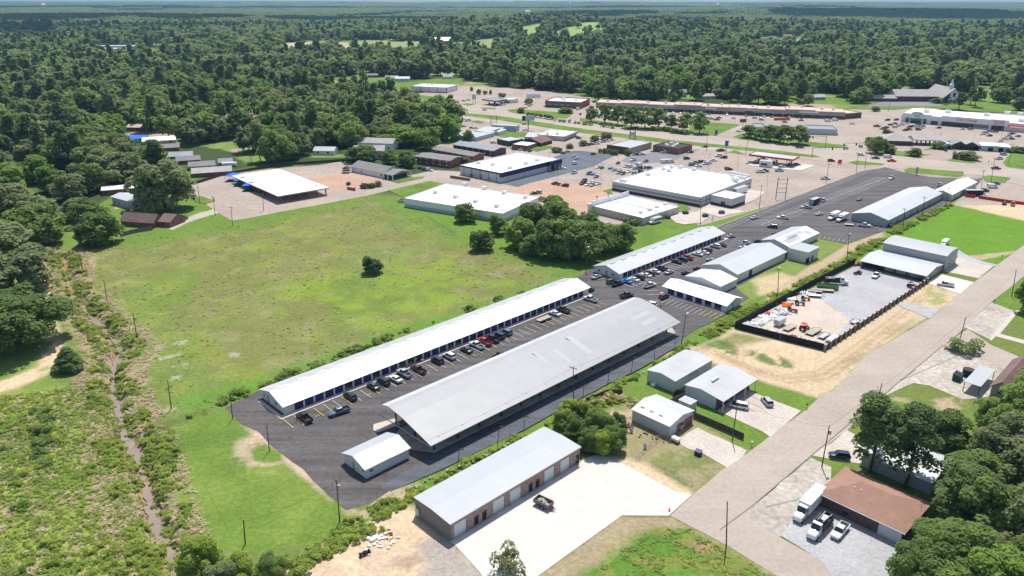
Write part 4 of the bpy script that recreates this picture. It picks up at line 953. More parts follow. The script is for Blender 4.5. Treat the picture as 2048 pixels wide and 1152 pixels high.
b.box(sS2.X*.48,sS2.X*.48+.5,.3,sS2.Y-.1,hS-.02,hS+.45);b.build('firewall','wall_white',r)
for q in (.15,.45,.8):
    b=MB();b.tube((sS2.X*q,sS2.Y+.5,hS+2.1),(sS2.X*q,sS2.Y+.9,hS+3.6),.1);b.box(sS2.X*q-.5,sS2.X*q+.5,sS2.Y+.3,sS2.Y+1.1,hS+3.5,hS+3.8);b.build('floodlight','post_dark',r)
# --- apartments
def apt(N,Rr,L,base,label,roofm,wallm='brick_red',rise=1.1,ridge='y'):
    h=HT(N[0],base,N[1])-.3;st=Site(N,Rr,L,h+.2,None,inset=.8)
    X,Y=st.X,st.Y;r=st.root('apartment_building',label,'apartment building')
    ops={'L':[],'F':[]};n=int(Y/5)
    for z in (1.,h*.5+.9):
        for i in range(n):ops['L'].append((Y*(i+.35)/n,Y*(i+.35)/n+1.6,z,z+1.2))
    walls(r,X,Y,h-.14,ops,wallm);prof=gab(X,Y,h,rise,.8,'y')
    for k,v in ops.items():
        for o in v:fill(r,X,Y,k,*o,mat='cloth_white',name='window',depth=.08)
    roof_prof(r,prof,-.8,Y+.8,'y',.2,(roofm,))
    gb=MB();gb.extr([(0,h-.14),(X,h-.14),(X/2,h+rise-.2)],.0,.2,'y');gb.extr([(0,h-.14),(X,h-.14),(X/2,h+rise-.2)],Y-.2,Y,'y');gb.build('gable_wall',wallm,r)
    b=MB();b.box(-.9,-.02,1,Y-1,h*.5-.1,h*.5+.05);b.build('balcony','post_dark',r)
    return r
apt((900.1,321),(928,312.9),(838.6,309.3),337,'nearest of the three red brick apartment blocks, with a plain brown roof and white windows','roof_asph')
apt((946,311.9),(971.4,306.4),(865.9,296.5),327,'middle of the three parallel apartment blocks, brown-roofed','roof_asph')
apt((987,301),(1015.4,294.5),(907,287),314,'farthest of the three apartment blocks, dark brick under a slate grey roof','roof_metal_dk','brick_dark')
# --- daycare like house beside the playground
h=3.4;st=Site((768,356.6),(800,349),(707.3,342.5),0,None);X,Y=st.X,st.Y
r=st.root('community_house','long white house with a grey gable roof and a pillared porch beside the clay playground','house')
walls(r,X,Y,h-.14,{'L':[(Y*.3,Y*.3+1,0,2.1),(Y*.9,Y*.9+1.4,.9,2.3)]},'wall_white');fill(r,X,Y,'L',Y*.3,Y*.3+1,0,2.1,'door_grey','door');fill(r,X,Y,'L',Y*.9,Y*.9+1.4,.9,2.3)
roof_prof(r,gab(X,Y,h,2.6,.6,'y'),-.5,Y+.6,'y',.15,('roof_asph',));gb=MB();gb.extr([(0,h-.14),(X,h-.14),(X/2,h+2.3)],.0,.2,'y');gb.build('gable_wall','wall_white',r)
pc=MB();pc.extr([(-1.5,h-.3),(X*.5,h+1.4),(X+1.5,h-.3)],-9,-.5,'y');pc.build('porch_roof','roof_asph',r)
for x in (-1.,X+.8):
    for y in (-8.6,-4.5):b=MB();b.box(x-.2,x+.2,y-.2,y+.2,0,h-.3);b.build('porch_post','white_paint',r)
b=MB();b.box(.5,X-.5,-6.5,-1,0,h-.32);b.build('entry','wall_dark',r)
# --- drive-in pavilion with red posts and shade sails
def pavilion():
    hp=4.2;st=Site((556,392.3),(658,375),(477.9,349.3),hp,None);X,Y=st.X,st.Y
    r=st.root('drive_in_pavilion','wide white-roofed drive-in pavilion on red posts beside the three blue shade sails','pavilion')
    b=MB();b.box(0,X,0,Y,hp-.5,hp);b.build('roof','roof_membrane',r)
    b=MB();b.box(-.05,X+.05,-.06,-.003,hp-.6,hp-.05);b.box(-.06,-.003,0,Y,hp-.6,hp-.05);b.build('fascia','wall_taupe2',r)
    for i in range(6):
        for y in (1.2,Y*.33,Y*.66):b=MB();x=1.5+(X-3)*i/5;b.box(x-.25,x+.25,y-.25,y+.25,0,hp-.52);b.build('post','rust',r)
    b=MB();b.box(2,X*.6,Y*.45,Y-1,0,hp-.55);b.build('kitchen','brick_dark',r)
pavilion()
for i,(x,y) in enumerate(((469,361),(486.6,370),(504.2,380))):
    p=P(x,y);r=empty('shade_sail',(p.x,p.y,0),AA-.75,'blue pyramid shade sail over the pool deck, %s of the three' % ('farthest','middle','nearest')[i],'shade sail','blue shade sails')
    b=MB();w,d,z=4.3,3.4,3.2
    b.add([(-w,-d,z),(w,-d,z),(w,d,z),(-w,d,z),(0,0,z+1.5)],[(0,1,4),(1,2,4),(2,3,4),(3,0,4)]);b.add([(-w,-d,z-.02),(w,-d,z-.02),(w,d,z-.02),(-w,d,z-.02),(0,0,z+1.47)],[(4,1,0),(4,2,1),(4,3,2),(4,0,3)]);b.build('canopy','blue_shade',r)
    for sx_,sy_ in ((-1,-1),(1,-1),(1,1),(-1,1)):
        b=MB();b.tube((sx_*w*.97,sy_*d*.97,0),(sx_*w*.97,sy_*d*.97,z),.08,n=6);b.build('post','steel',r)
    b=MB();b.box(-w,w,-d-1,d,.06,.16);b.build('deck','turf_blue',r)
# --- brick houses, upper left
def house(N,Rr,L,label,h=2.8,rise=2.2,roofm='roof_asph',wallm='brick_red',z=0,axis='y',hips=None,wins=True,ang=None,inset=0,name='house',roofz=False):
    st=Site(N,Rr,L,z,ang,inset=inset);X,Y=st.X,st.Y;r=st.root(name,label,'house')
    ops={}
    if wins:
        for k,L_ in (('F',X),('L',Y)):
            n=max(1,int(L_/4));ops[k]=[(L_*(i+.35)/n,L_*(i+.35)/n+1.1,.9,2.1) for i in range(n)]
    walls(r,X,Y,h-.14,ops,wallm)
    for k,v in ops.items():
        for o in v:fill(r,X,Y,k,*o,depth=.08)
    if hips is not None:hip(r,X,Y,h,rise,.5,roofm,hips)
    else:
        prof=gab(X,Y,h,rise,.5,axis);roof_prof(r,prof,-.4,(X if axis == 'x' else Y)+.4,axis,.15,(roofm,))
        gb=MB();gable_fill(gb,X,Y,h-.14,prof,axis);gb.build('gable_wall',wallm,r)
    return r
r=house((308.9,456),(321,447),(240,452.9),'brick house with a dark red-brown roof at the top left corner of the meadow',2.8,3.0,'roof_brown','brick_red',axis='y',ang=R(78))
ch=MB();ch.box(4.2,5.2,14,15,3,6.6);ch.build('chimney','brick_red',r)
house((341,455),(361,441.5),(311,455.5),'brick garage wing with a grey gable beside the black parked suv',2.8,2.2,'roof_brown','brick_red',axis='y',name='garage',ang=R(75))
house((266,419.6),(300,412),(250,403),'pale green metal shed with a white roof under the big oak',4.2,1.0,'roof_sheet_y','wall_bluegrey',axis='y',name='shed')
house((205.4,391.3),(292,384),(199,384),'long low brick building with a white roof behind the green shed',3,.7,'roof_membrane','brick_red',axis='x')
for i,(cx,cy,w,d,m,lab) in enumerate([(425,348,22,13,'roof_asph_light','low brick house with a broad light roof at the fence corner nearest the pavilion'),(405,336,15,11,'roof_asph','small house with a dull grey roof, second up the row from the fence corner'),
        (378,325,14,10,'roof_asph','small house with a brown-grey roof, third up the row'),(362,316.5,15,10,'roof_metal_dk','small house with a blue-grey roof, fourth up the row'),(335,300,16,10,'roof_asph','dark roofed house at the top of the row, half under trees'),
        (320,285,22,12,'roof_membrane','white-roofed house among the trees above the row'),(452,330,8,5,'roof_metal_dk','small blue-grey shed beside the white tank')]):
    p=P(cx,cy);st=Site((cx,cy),(cx+10,cy),(cx,cy-5));st.ang=R(20);st.ux=Vector((math.cos(st.ang),math.sin(st.ang),0));st.uy=Vector((-st.ux.y,st.ux.x,0));st.X,st.Y=w,d;st.o=p-st.ux*w/2-st.uy*d/2;st.foot()
    r=st.root('house' if i < 6 else 'shed',lab,'house' if i < 6 else 'shed');walls(r,w,d,2.5,{'F':[(2,3.2,.9,2),(w-4,w-2.8,.9,2)]},'wall_tan' if i % 2 else 'brick_red')
    fill(r,w,d,'F',2,3.2,.9,2);fill(r,w,d,'F',w-4,w-2.8,.9,2);prof=gab(w,d,2.64,1.8,.6,'x');roof_prof(r,prof,-.5,w+.5,'x',.15,(m,));gb=MB();gable_fill(gb,w,d,2.5,prof,'x');gb.build('gable_wall','brick_red',r)
# --- brick office with hipped roof, lower right
st=Site((1800.4,1089.6),(1850,1040),(1629.8,1016.7),0,R(43));h=3.3
st.X=12.4;st.foot()
r=st.root('brick_office','brick office under a reddish-brown hipped roof beside the two parked trucks','building');X,Y=st.X,st.Y
walls(r,X,Y,h-.14,{'L':[(Y-.9-2.4*i-1.2,Y-.9-2.4*i,.9,2.) for i in (4,)]},'brick_dark');fill(r,X,Y,'L',Y-.9-2.4*4-1.2,Y-.9-2.4*4,.9,2.)
o_=.6;b=MB();x0,x1,y0,y1=-o_,X+o_,-o_,Y+o_;xm=(x0+x1)/2;w_=(x1-x0)/2;vs=[(x0,y0,h),(x1,y0,h),(x1,y1,h),(x0,y1,h),(xm,y0+w_*.9,h+2.5),(xm,y1-w_*.9,h+2.5)]
b.add(vs+[(a,b_,c_-.15) for a,b_,c_ in vs[:4]],[(0,1,4),(1,2,5,4),(2,3,5),(3,0,4,5),(0,6,7,1),(1,7,8,2),(2,8,9,3),(3,9,6,0),(9,8,7,6)]);rf=b.build('roof','roof_red',r)
b=MB();b.box(x0-.1,x0-.01,y0,y1,h-.2,h-.05);b.build('gutter','white_paint',r)
for yy in (Y*.62,Y*.7):b=MB();b.tube((xm-2,yy,h+1.5),(xm-2,yy,h+2.),.12);b.build('vent_pipe','white_paint',rf)
b=MB();b.box(-.06,-.003,.1,4.5,0,2.9);b.build('roller_door','wall_grey_y',r)
# --- metal building behind the pines
st=Site((1858.8,990),(1905,945),(1722.6,931),0,R(43));st.X=13;st.foot();h=HT(1722.6,931,908)
warehouse(st,'grey corrugated building with a white roof half hidden behind the two tall pines',max(h,3.2),1.2,'y',{},roofm='roof_sheet_y',wallm='wall_mid',ov=.3)
# --- carport, lower right
st=Site((1961.6,773.3),(1992,739.4),(1926.6,764.2),3.,None);r=st.root('carport','open carport with a flat pale metal roof beside the dark green dumpster','carport')
b=MB();b.box(0,st.X,0,st.Y,2.88,3.);b.build('roof','roof_sheet',r)
for x in (.2,st.X-.2):
    for y in (.2,st.Y-.2):b=MB();b.box(x-.08,x+.08,y-.08,y+.08,0,2.88);b.build('post','post_dark',r)
st2=Site((2010,790),(2065,745),(1992,755),0,st.ang);house((2015,800),(2075,750),(1985,782),'house with a brown shingle roof cut by the right edge, behind the carport',2.9,1.8,'roof_brown','wall_taupe2',axis='x',ang=st.ang)
# --- far side of the shopping zone
q3=lambda x,y:(780+x/5.12,140+y/5.12)
q4=lambda x,y:(1160+x/5.12,160+y/5.12)
q5=lambda x,y:(1440+x/6.4,180+y/6.4)
q7=lambda x,y:(1728+x/6.4,160+y/6.4)
def flatpx(N,base,Rr,L,label,wallm,roofm,name='commercial_building',par=.4,ops={},un=0,us=1.4,band=None,zmin=3.):
    h=max(HT(N[0],base,N[1]),zmin);st=Site(N,Rr,L,h,None)
    u=[(.15+.7*rng.random(),.2+.6*rng.random()) for _ in range(un)]
    r=flat(st,label,h-par,wallm,par,roofm,None,ops,u,name,band=band,us=us);return r,st,h
r,st,h=flatpx(q3(580,178),q3(0,237)[1],q3(690,150),q3(190,170),'long striped pink-and-white store with a white roof left of the gas station, against the woods','wall_white','roof_membrane',un=3)
b=MB()
for i in range(5):b.box(-.12,-.003,st.Y*i/4.05,st.Y*i/4.05+.8,0,h)
for i in range(3):b.box(st.X*i/2.2,st.X*i/2.2+.8,-.12,-.003,0,h)
b.box(-.1,-.003,0,st.Y,0,.8);b.build('pilaster','brick_pink',r)
r,st,h=flatpx(q3(1955,330),q3(0,400)[1],q3(2048,290),q3(1620,300),'brick drugstore with green awnings at the left end of the strip mall','brick_red','roof_membrane',un=4,par=.8)
for i in range(4):b=MB();y=st.Y*(.28+.17*i);b.extr([(-1.6,2.6),(-.01,2.6),(-.01,3.7)],y,y+4.5,'y');b.build('awning','awning_green',r)
b=MB();b.box(-.06,-.003,st.Y*.25,st.Y*.95,.4,2.5);b.build('shop_window','glass_dark',r)
r,st,h=flatpx(q4(1000,700),q4(0,765)[1],q4(1150,660),q4(725,670),'red brick bar with a black roof crowded with white cooling units','brick_red','roof_tar',par=.5,un=12,us=1.1,ops={'F':[(3,4,0,2.1)],'L':[(4,5,0,2.1)]})
r,st,h=flatpx(q4(500,700),q4(0,765)[1],q4(735,635),q4(310,660),'brick-fronted hall with a pale metal roof, left neighbour of the red brick bar','wall_taupe2','roof_sheet',par=.25)
b=MB();b.box(-.15,-.003,0,st.Y,0,h+.6);b.build('brick_front','brick_dark',r)
r,st,h=flatpx(q3(1775,680),q3(0,730)[1],q3(1910,625),q3(1555,640),'white flat-roofed shop with a dark front canopy facing the highway','wall_tan','roof_membrane',par=.3,un=2)
b=MB();b.box(.1,st.X,-1.5,-.01,h-1.6,h+.1);b.build('front_canopy','wall_mid',r)
flatpx(q3(1555,690),q3(0,725)[1],q3(1600,640),q3(1420,640),'blue-grey metal shed attached behind the white flat-roofed shop','wall_bluegrey','roof_galv',par=.1,name='shed')
flatpx(q3(1410,775),q3(0,808)[1],q3(1505,745),q3(1290,745),'small square red brick office with a white flat roof','brick_red','roof_membrane',par=.2)
flatpx(q3(1215,728),q3(0,782)[1],q3(1362,705),q3(1085,705),'dark green office with a pale metal roof','wall_green','roof_galv',par=.15)
flatpx(q3(880,690),q3(0,722)[1],q3(1065,642),q3(700,640),'low grey shed with a white roof, front of the cluster by the highway','wall_bluegrey','roof_sheet',par=.1,name='shed')
flatpx(q3(1060,640),q3(0,668)[1],q3(1180,585),q3(920,600),'wide low shed with a light blue roof, middle of the cluster by the highway','wall_bluegrey','roof_galv',par=.1,name='shed')
flatpx(q3(1290,575),q3(0,632)[1],q3(1325,560),q3(1100,535),'taller grey two-level shed with a white top nearest the highway sign','wall_bluegrey','roof_sheet',par=.1,name='shed')
flatpx(q3(1120,630),q3(0,660)[1],q3(1195,605),q3(1060,618),'small white porch building beside the wide low shed','wall_white','roof_membrane',par=.1,name='shed')
house(q3(1540,785),q3(1660,752),q3(1400,745),'brown wooden house with a dark brown roof next to the small brick office',2.8,2.6,'roof_brown','fence_dkwood',axis='x')
# strip mall
def strip():
    A=q4(165,290);Bq=q5(1590,372);C=q4(170,198)
    n=P(*A);e=P(*Bq);ang=math.atan2(e.y-n.y,e.x-n.x);h=6.0
    st=Site(A,Bq,A,0,ang);st.Y=(P(*C,h)-n).dot(st.uy);st.foot();X,Y=st.X,st.Y
    r=st.root('strip_mall','very long strip mall with a tan roof behind the row of street trees','shopping centre')
    nU=26;ops=[(X*i/nU+.8,X*(i+1)/nU-.8,.3,3.) for i in range(nU)]
    walls(r,X,Y,h,{'F':ops},'wall_taupe2')
    for i,o in enumerate(ops):fill(r,X,Y,'F',*o,mat='glass_dark' if i % 5 else 'rust',name='shop_window',depth=.1)
    rb=MB();k=9
    for i in range(k):rb.box(X*i/k,X*(i+1)/k-.4,.3,Y-.3,h-.25,h+(.02,.5,.12,.8,.2,.35,.1,.6,.02)[i])
    rf=rb.build('roof','roof_tan',r)
    fb=MB()
    for i in range(k):fb.box(X*i/k+.01,X*(i+1)/k-.01,-3.0,-.02,3.2,h+(.1,.6,.2,1.,.3,.5,.2,.8,.1)[i])
    fb.build('fascia','wall_taupe2',r)
    wb=MB();wb.box(0,X,-3.1,-3.01,3.0,3.25);wb.build('trim','white_paint',r)
    for i in range(28):b=MB();x=X*(i+.5)/28;b.box(x-.2,x+.2,-2.9,-2.5,0,3.18);b.build('post','wall_taupe2',r)
    for i in range(16):ac(rf,X*(i+.3+.4*rng.random())/16,Y*(.3+.4*rng.random()),h+.3,1.2)
    for (u,w_,z,m) in ((.115,12,5,'wall_tan'),(.31,15,5.4,'wall_tan'),(.485,10,4.9,'white_paint'),(.59,12,4.9,'wall_tan'),(.69,14,4.9,'wall_tan'),(.865,16,5.,'white_paint')):
        b=MB();b.box(X*u-w_/2,X*u+w_/2,-3.08,-3.02,z-.7,z+.6);b.build('shop_sign',m,r)
    ab=MB();ab.extr([(X*.637-5,3),(X*.637+5,3)]+[(X*.637+5*math.cos(t),4.6+1.6*math.sin(t)) for t in np.linspace(0,math.pi,9)],-3.6,-3.11,'y');ab.build('arched_entry','wall_tan',r)
    ab=MB();ab.box(X*.637-3.8,X*.637+3.8,-3.7,-3.61,.1,4);ab.build('entry_glass','glass_dark',r)
    n2=P(*q5(1600,372));st3=Site(q5(1600,372),q5(1805,356),q5(1600,372),0,None);st3.Y=22;st3.foot()
    r2=st3.root('end_store','lower brick store at the right end of the long strip mall','building');walls(r2,st3.X,22,4.4,{'F':[(2,6,.4,2.6),(8,12,.4,2.6),(14,18,.4,2.6)]},'brick_dark')
    for o in [(2,6,.4,2.6),(8,12,.4,2.6),(14,18,.4,2.6)]:fill(r2,st3.X,22,'F',*o)
    flat_roof(r2,st3.X,22,4.4,.5,'roof_tan','wall_taupe2')
strip()
def dollar():
    A=q7(465,535);Bq=q7(1815,650);n=P(*A);e=P(*Bq);ang=math.atan2(e.y-n.y,e.x-n.x)
    h=7.2;st=Site(A,Bq,A,0,ang);st.Y=(P(*q7(740,352),h)-n).dot(st.uy)-2;st.foot();X,Y=st.X,st.Y
    r=st.root('discount_store','long white discount store block with a green-awninged left end and red lettering','shopping centre')
    X2=X*1.32
    def s(px):return (P(*q7(px,535+(px-465)*.085))-n).dot(st.ux)
    ops=[(s(525),s(570),0,3),(s(590),s(725),0,3),(s(755),s(790),0,3),(s(850),s(940),0,3),(s(985),s(1395),0,3.4),(s(1400),s(1585),.6,3.2),(s(1620),s(1785),0,3.4)]
    walls(r,X2,Y,h-.8,{'F':ops},'wall_white',t=.3)
    for i,o in enumerate(ops):fill(r,X2,Y,'F',*o,mat='glass_dark' if i != 5 else 'brick_pink',name='shop_window',depth=.2)
    rb=MB();rb.box(.35,X2-.35,.35,Y-.3,h-.95,h-.7);rf=rb.build('roof','roof_membrane',r)
    pb=MB();
    def par(a,b,top,pr=.5):pb.box(a,b,-pr,-.01,3.6,top)
    par(s(480),s(590),h+.6);par(s(735),s(850),h+.6);par(s(975),s(1600),h+.8,1.5);par(s(1600),s(1835),h+1.2,2.);par(s(855),s(970),h-.2)
    a,b=s(590),s(735);c_=(a+b)/2;w=(b-a)/2
    pb.extr([(a+.01,3.6),(b-.01,3.6)]+[(c_+w*math.cos(t)*.995,h+.6+2.0*math.sin(t)) for t in np.linspace(0,math.pi,11)],-.8,-.01,'y')
    pb.build('parapet','wall_white',r)
    for a,b in ((525,570),(588,728),(752,792)):
        b_=MB();b_.extr([(-2.4,2.7),(-.82,2.7),(-.82,4.1)],s(a),s(b),'x');b_.build('awning','green_sign',r)
    b_=MB();b_.extr([(-3.,3.4),(-.1,3.4),(-.1,4.4)],s(1840),X2,'x');b_.build('awning','red_paint',r,None);b_.v
    for i,(u,v) in enumerate(((800,405),(1075,410),(1570,450),(1835,430),(2000,440),(2010,525))):
        p_=st.loc(*q7(u,v),h);ac(rf,p_[0],p_[1],h-.7,2.2)
    text('store_sign','DOLLAR',2.3,(c_,-.86,7.2),(R(90),0,0),'green_sign',r);text('store_sign','TREE',2.3,(c_,-.86,5.0),(R(90),0,0),'green_sign',r)
    text('store_sign','Dirt Cheap',3.3,(s(1300),-1.56,5.0),(R(90),0,0),'red_paint',r);text('store_sign','Save',4.4,(s(1710),-2.06,5.4),(R(90),0,0),'red_bright',r)
    text('store_sign','FOOD CENTER',1.1,(s(1710),-2.06,4.0),(R(90),0,0),'dark',r)
dollar()
# church
def church():
    n=P(*q7(1005,285));st=Site(q7(1005,290),q7(1110,300),q7(1005,290),0,R(-3));X=20;st.X=X;st.Y=42;st.foot()
    r=st.root('church','brick church with a grey roof and white steeple on the far lawn','church')
    walls(r,X,42,5,{},'brick_dark');prof=gab(X,42,5.14,9,.8,'y');roof_prof(r,prof,-.6,42.6,'y',.3,('roof_asph_light',))
    gb=MB();gable_fill(gb,X,42,5,prof,'y');gb.build('gable_wall','brick_dark',r)
    b=MB();b.extr([(X/2-4,5.2),(X/2+4,5.2),(X/2+4,9.6),(X/2,13),(X/2-4,9.6)],-.2,-.02,'y');b.build('white_panel','wall_white',r)
    b=MB();b.extr([(X/2-1.2,6),(X/2+1.2,6),(X/2+1.2,9),(X/2,10.6),(X/2-1.2,9)],-.3,-.21,'y');b.build('window','glass_dark',r)
    b=MB();b.extr([(X/2-6,3.4),(X/2+6,3.4),(X/2,5.6)],-3.5,-.22,'y');b.build('porch_roof','wall_white',r)
    for x in (X/2-5.5,X/2-2,X/2+2,X/2+5.5):b=MB();b.box(x-.25,x+.25,-3.2,-2.8,0,3.4);b.build('porch_post','white_paint',r)
    b=MB();b.box(X/2-1.5,X/2+1.5,7,10,12,17);b.extr([(X/2-1.6,17),(X/2+1.6,17),(X/2,18.6)],6.9,10.1,'y');b.add([(X/2-1.2,7.3,17),(X/2+1.2,7.3,17),(X/2+1.2,9.7,17),(X/2-1.2,9.7,17),(X/2,8.5,22.5)],[(0,1,4),(1,2,4),(2,3,4),(3,0,4)]);b.build('steeple','white_paint',r)
    b=MB();b.extr([(-.5,5.1),(22.5,5.1),(11,11)],-44,-.9,'x');o=b.build('side_wing_roof','roof_asph_light',r);o.location=(0,8,0)
    w2=MB();w2.box(-86,-44.2,6,17,0,3.2);w2.build('wing_wall','brick_dark',r)
    w2=MB();w2.extr([(5.2,3.22),(17.8,3.22),(11.5,6.2)],-87,-43,'x');w2.build('wing_roof','roof_asph_light',r)
    w2=MB();w2.box(-43.8,-.3,9,29,0,5.05);w2.build('hall_wall','brick_dark',r)
church()
# bank, garage row
st=Site(q7(240,830),q7(610,842),q7(240,830),0,None);st.Y=20;st.foot();r=st.root('bank','low brick bank with a grey-green hipped roof and a drive-through canopy','building')
walls(r,st.X,20,3.1,{'F':[(4+5*i,6+5*i,.7,2.3) for i in range(int(st.X/5-1))]},'brick_dark');hip(r,st.X,20,3.3,4.2,1.,'roof_asph_light',(1,1))
for i in range(int(st.X/5-1)):fill(r,st.X,20,'F',4+5*i,6+5*i,.7,2.3)
b=MB();b.extr([(2,4),(16,4),(9,6)],st.X+1.2,st.X+26,'x');b.box(st.X+1.2,st.X+26,2,16,3.5,3.99);b.build('drive_canopy','roof_asph_light',r)
for i in range(4):b=MB();x=st.X+4+6*i;b.box(x-.4,x+.4,3,4,0,3.5);b.box(x-.4,x+.4,13,14,0,3.5);b.build('canopy_pillar','brick_dark',r)
for (a,b_,lab,m,wl,hh,rs) in [((1010,885),(1120,890),'pale blue-roofed end shed of the garage row','roof_galv','wall_bluegrey',3.2,.8),((1125,885),(1300,895),'dark garage with two open bays in the garage row','roof_metal_dk','wall_dark',3.4,2.2),((1260,890),(1470,905),'light grey gabled shop in the middle of the garage row','roof_asph_light','wall_dark',3.,2.6),((1490,905),(1850,930),'long white-topped unit at the right end of the garage row','roof_membrane','wall_bluegrey',3.6,.3)]:
    st=Site(q7(*a),q7(*b_),q7(*a),0,None);st.Y=13;st.foot();r=st.root('garage_unit',lab,'garage');bay=[(st.X*.25,st.X*.25+3.2,0,2.7),(st.X*.62,st.X*.62+3.2,0,2.7)]
    walls(r,st.X,13,hh,{'F':bay},wl);prof=gab(st.X,13,hh+.14,rs,.4,'y');roof_prof(r,prof,-.4,13.4,'y',.14,(m,));gb=MB();gable_fill(gb,st.X,13,hh,prof,'y');gb.build('gable_wall',wl,r);fill(r,st.X,13,'F',*bay[0],mat='dark',name='bay_door',depth=.2)
# gas stations
def gas(c4,h,label,fm,roofm,kiosk=None,group=None,hl=None):
    st=Site(c4[0],c4[1],c4[2],h,None);X,Y=st.X,st.Y;r=st.root('fuel_canopy',label,'gas station')
    b=MB();b.box(.15,X-.15,.15,Y-.15,h-.7,h-.02);b.build('roof',roofm,r)
    b=MB();c=corners(X,Y)
    for i in range(4):wall_run(b,c[i],c[(i+1) % 4],h+.25,(),.15,h-.9)
    b.build('fascia',fm,r)
    nx=max(2,int(max(X,Y)/9))
    for i in range(nx):
        for j in (.28,.72):
            x,y=((X*(i+.5)/nx,Y*j) if X > Y else (X*j,Y*(i+.5)/nx));b=MB();b.box(x-.25,x+.25,y-.25,y+.25,0,h-.72);b.build('column','white_paint',r)
            b=MB();b.box(x-.45,x+.45,y-1.6,y-.8,.15,2.1);b.build('fuel_pump','post_dark',r)
gas((q5(935,893),q5(1020,850),q5(360,830)),5.2,'gas station canopy with a red fascia and grey ribbed top','red_paint','roof_galv')
gas((q3(1080,318),q3(1205,300),q3(955,300)),5.0,'smaller gas station canopy with a brown fascia near the striped store','rust','roof_metal_dk')
st=Site(q5(640,995),q5(700,960),q5(560,985),0,None);st.X,st.Y=5,7;r=st.root('kiosk','small white pay kiosk under the red-edged gas canopy','kiosk');walls(r,5,7,3.4,{'L':[(1,5,1,2.4)]},'wall_white');fill(r,5,7,'L',1,5,1,2.4);b=MB();b.box(-.2,5.2,-.2,7.2,3.41,3.7);b.build('roof','roof_sheet',r)
st=Site(q3(1150,345),q3(1310,335),q3(1100,325),0,None);st.X,st.Y=max(14,st.X),12;st.foot();r=st.root('station_shop','small white station shop with a pale roof beside the brown-edged gas canopy','shop');walls(r,st.X,12,3.5,{'F':[(2,8,.4,2.4)]},'wall_white');fill(r,st.X,12,'F',2,8,.4,2.4);flat_roof(r,st.X,12,3.5,.4,'roof_membrane','wall_white')
# restaurant with red band
st=Site(q5(780,520),q5(1030,545),q5(780,520),0,R(-12));st.o=P(*q5(430,545));st.X,st.Y=62,20;st.foot();r=st.root('restaurant','dark-roofed restaurant with a bright red fascia behind the four street trees','restaurant')
walls(r,62,20,4,{},'wall_grey');flat_roof(r,62,20,4,.5,'roof_metal_dk','wall_mid');b=MB();b.box(10,38,-.3,-.01,3.,5.4);b.build('red_fascia','red_bright',r);b=MB();b.box(8,40,3,17,4,5.2);b.build('raised_roof','roof_metal_dk',r)
# far buildings among the trees
far=[('long white-roofed school wing in the far woods, upper left',(200,104),70,25,6,'wall_white','roof_membrane',0),('second white-roofed school wing behind it in the far woods',(235,98),80,25,6,'wall_white','roof_membrane',0),
       ('tall white-roofed gymnasium with a red wall in the far clearing',(882,92),38,34,11,'brick_red','roof_white',1),('white-roofed building by the far clearing left of the gymnasium',(790,99),30,12,4,'wall_white','roof_membrane',0),
       ('pale grey building in the far woods above the meadow corner',(548,146),55,20,5,'wall_white','roof_membrane',0),('small pale building right of the bright green far tree',(450,120),30,15,5,'wall_white','roof_sheet',0),
       ('white house with a grey roof left of the striped store',(783,160),16,10,3,'wall_white','roof_asph_light',1),('white house with a white roof nearest the striped store',(805,162),18,10,3,'wall_white','roof_sheet',1),
       ('small white house in the woods above the striped store',(896,158),12,9,3,'wall_white','roof_asph_light',1),('brown roofed house left of the two white houses',(745,155),14,9,3,'brick_red','roof_asph',1),
       ('pale house in the woods behind the mall, left part',(1352,194),22,12,5,'wall_taupe2','roof_asph',1),('low grey house behind the mall under the trees, centre',(1415,198),18,10,3,'wall_grey','roof_asph_light',1),
       ('white-roofed house behind the mall',(1550,188),14,10,3.4,'wall_grey','roof_sheet',1),('pale blue house on the bright lawn behind the mall',(1635,200),18,9,3,'wall_bluegrey','roof_asph_light',1),
       ('white-roofed house deep in the woods, behind the mall',(1250,184),18,10,3,'wall_white','roof_sheet',1),('low white institution in the woods, far right of centre',(1532,82),60,18,5,'wall_white','roof_membrane',0),
       ('red-roofed house in the woods near the low white institution',(1575,77),22,14,4,'wall_tan','roof_red',1),('red-roofed house in the woods, mid right',(1405,118),20,12,4,'wall_tan','roof_red',1),
       ('white house with a pale roof among trees, left neighbourhood',(438,244),16,10,3,'wall_white','roof_sheet',1),('white-walled cottage among trees, left neighbourhood',(503,243),14,9,3,'wall_white','roof_red',1),
       ('white roofed cottage just right of it',(532,252),12,8,3,'wall_white','roof_membrane',1),('white barn behind the dark round trees, left neighbourhood',(750,300),26,12,5,'wall_white','roof_asph_light',1),
       ('white cottage under trees at the apartment end',(648,310),14,9,3,'wall_white','roof_sheet',1),('brown roofed house by the bright lawn, far left',(270,262),14,9,3,'brick_red','roof_tan',1),
       ('blue tarp roofed house among the trees, left',(275,285),12,8,3,'wall_white','blue_shade',1),('pale barn at the far left clearing',(135,83),26,14,5,'wall_white','roof_sheet',1),
       ('golf clubhouse with a pale roof on the distant green',(1310,44),70,20,6,'wall_white','roof_sheet',1),('distant pale building on the green hill',(957,22),70,25,8,'wall_white','roof_sheet',1),
       ('two-storey house with tan walls by the apartments',(738,318),20,12,5.5,'wall_tan','roof_asph_light',1)]
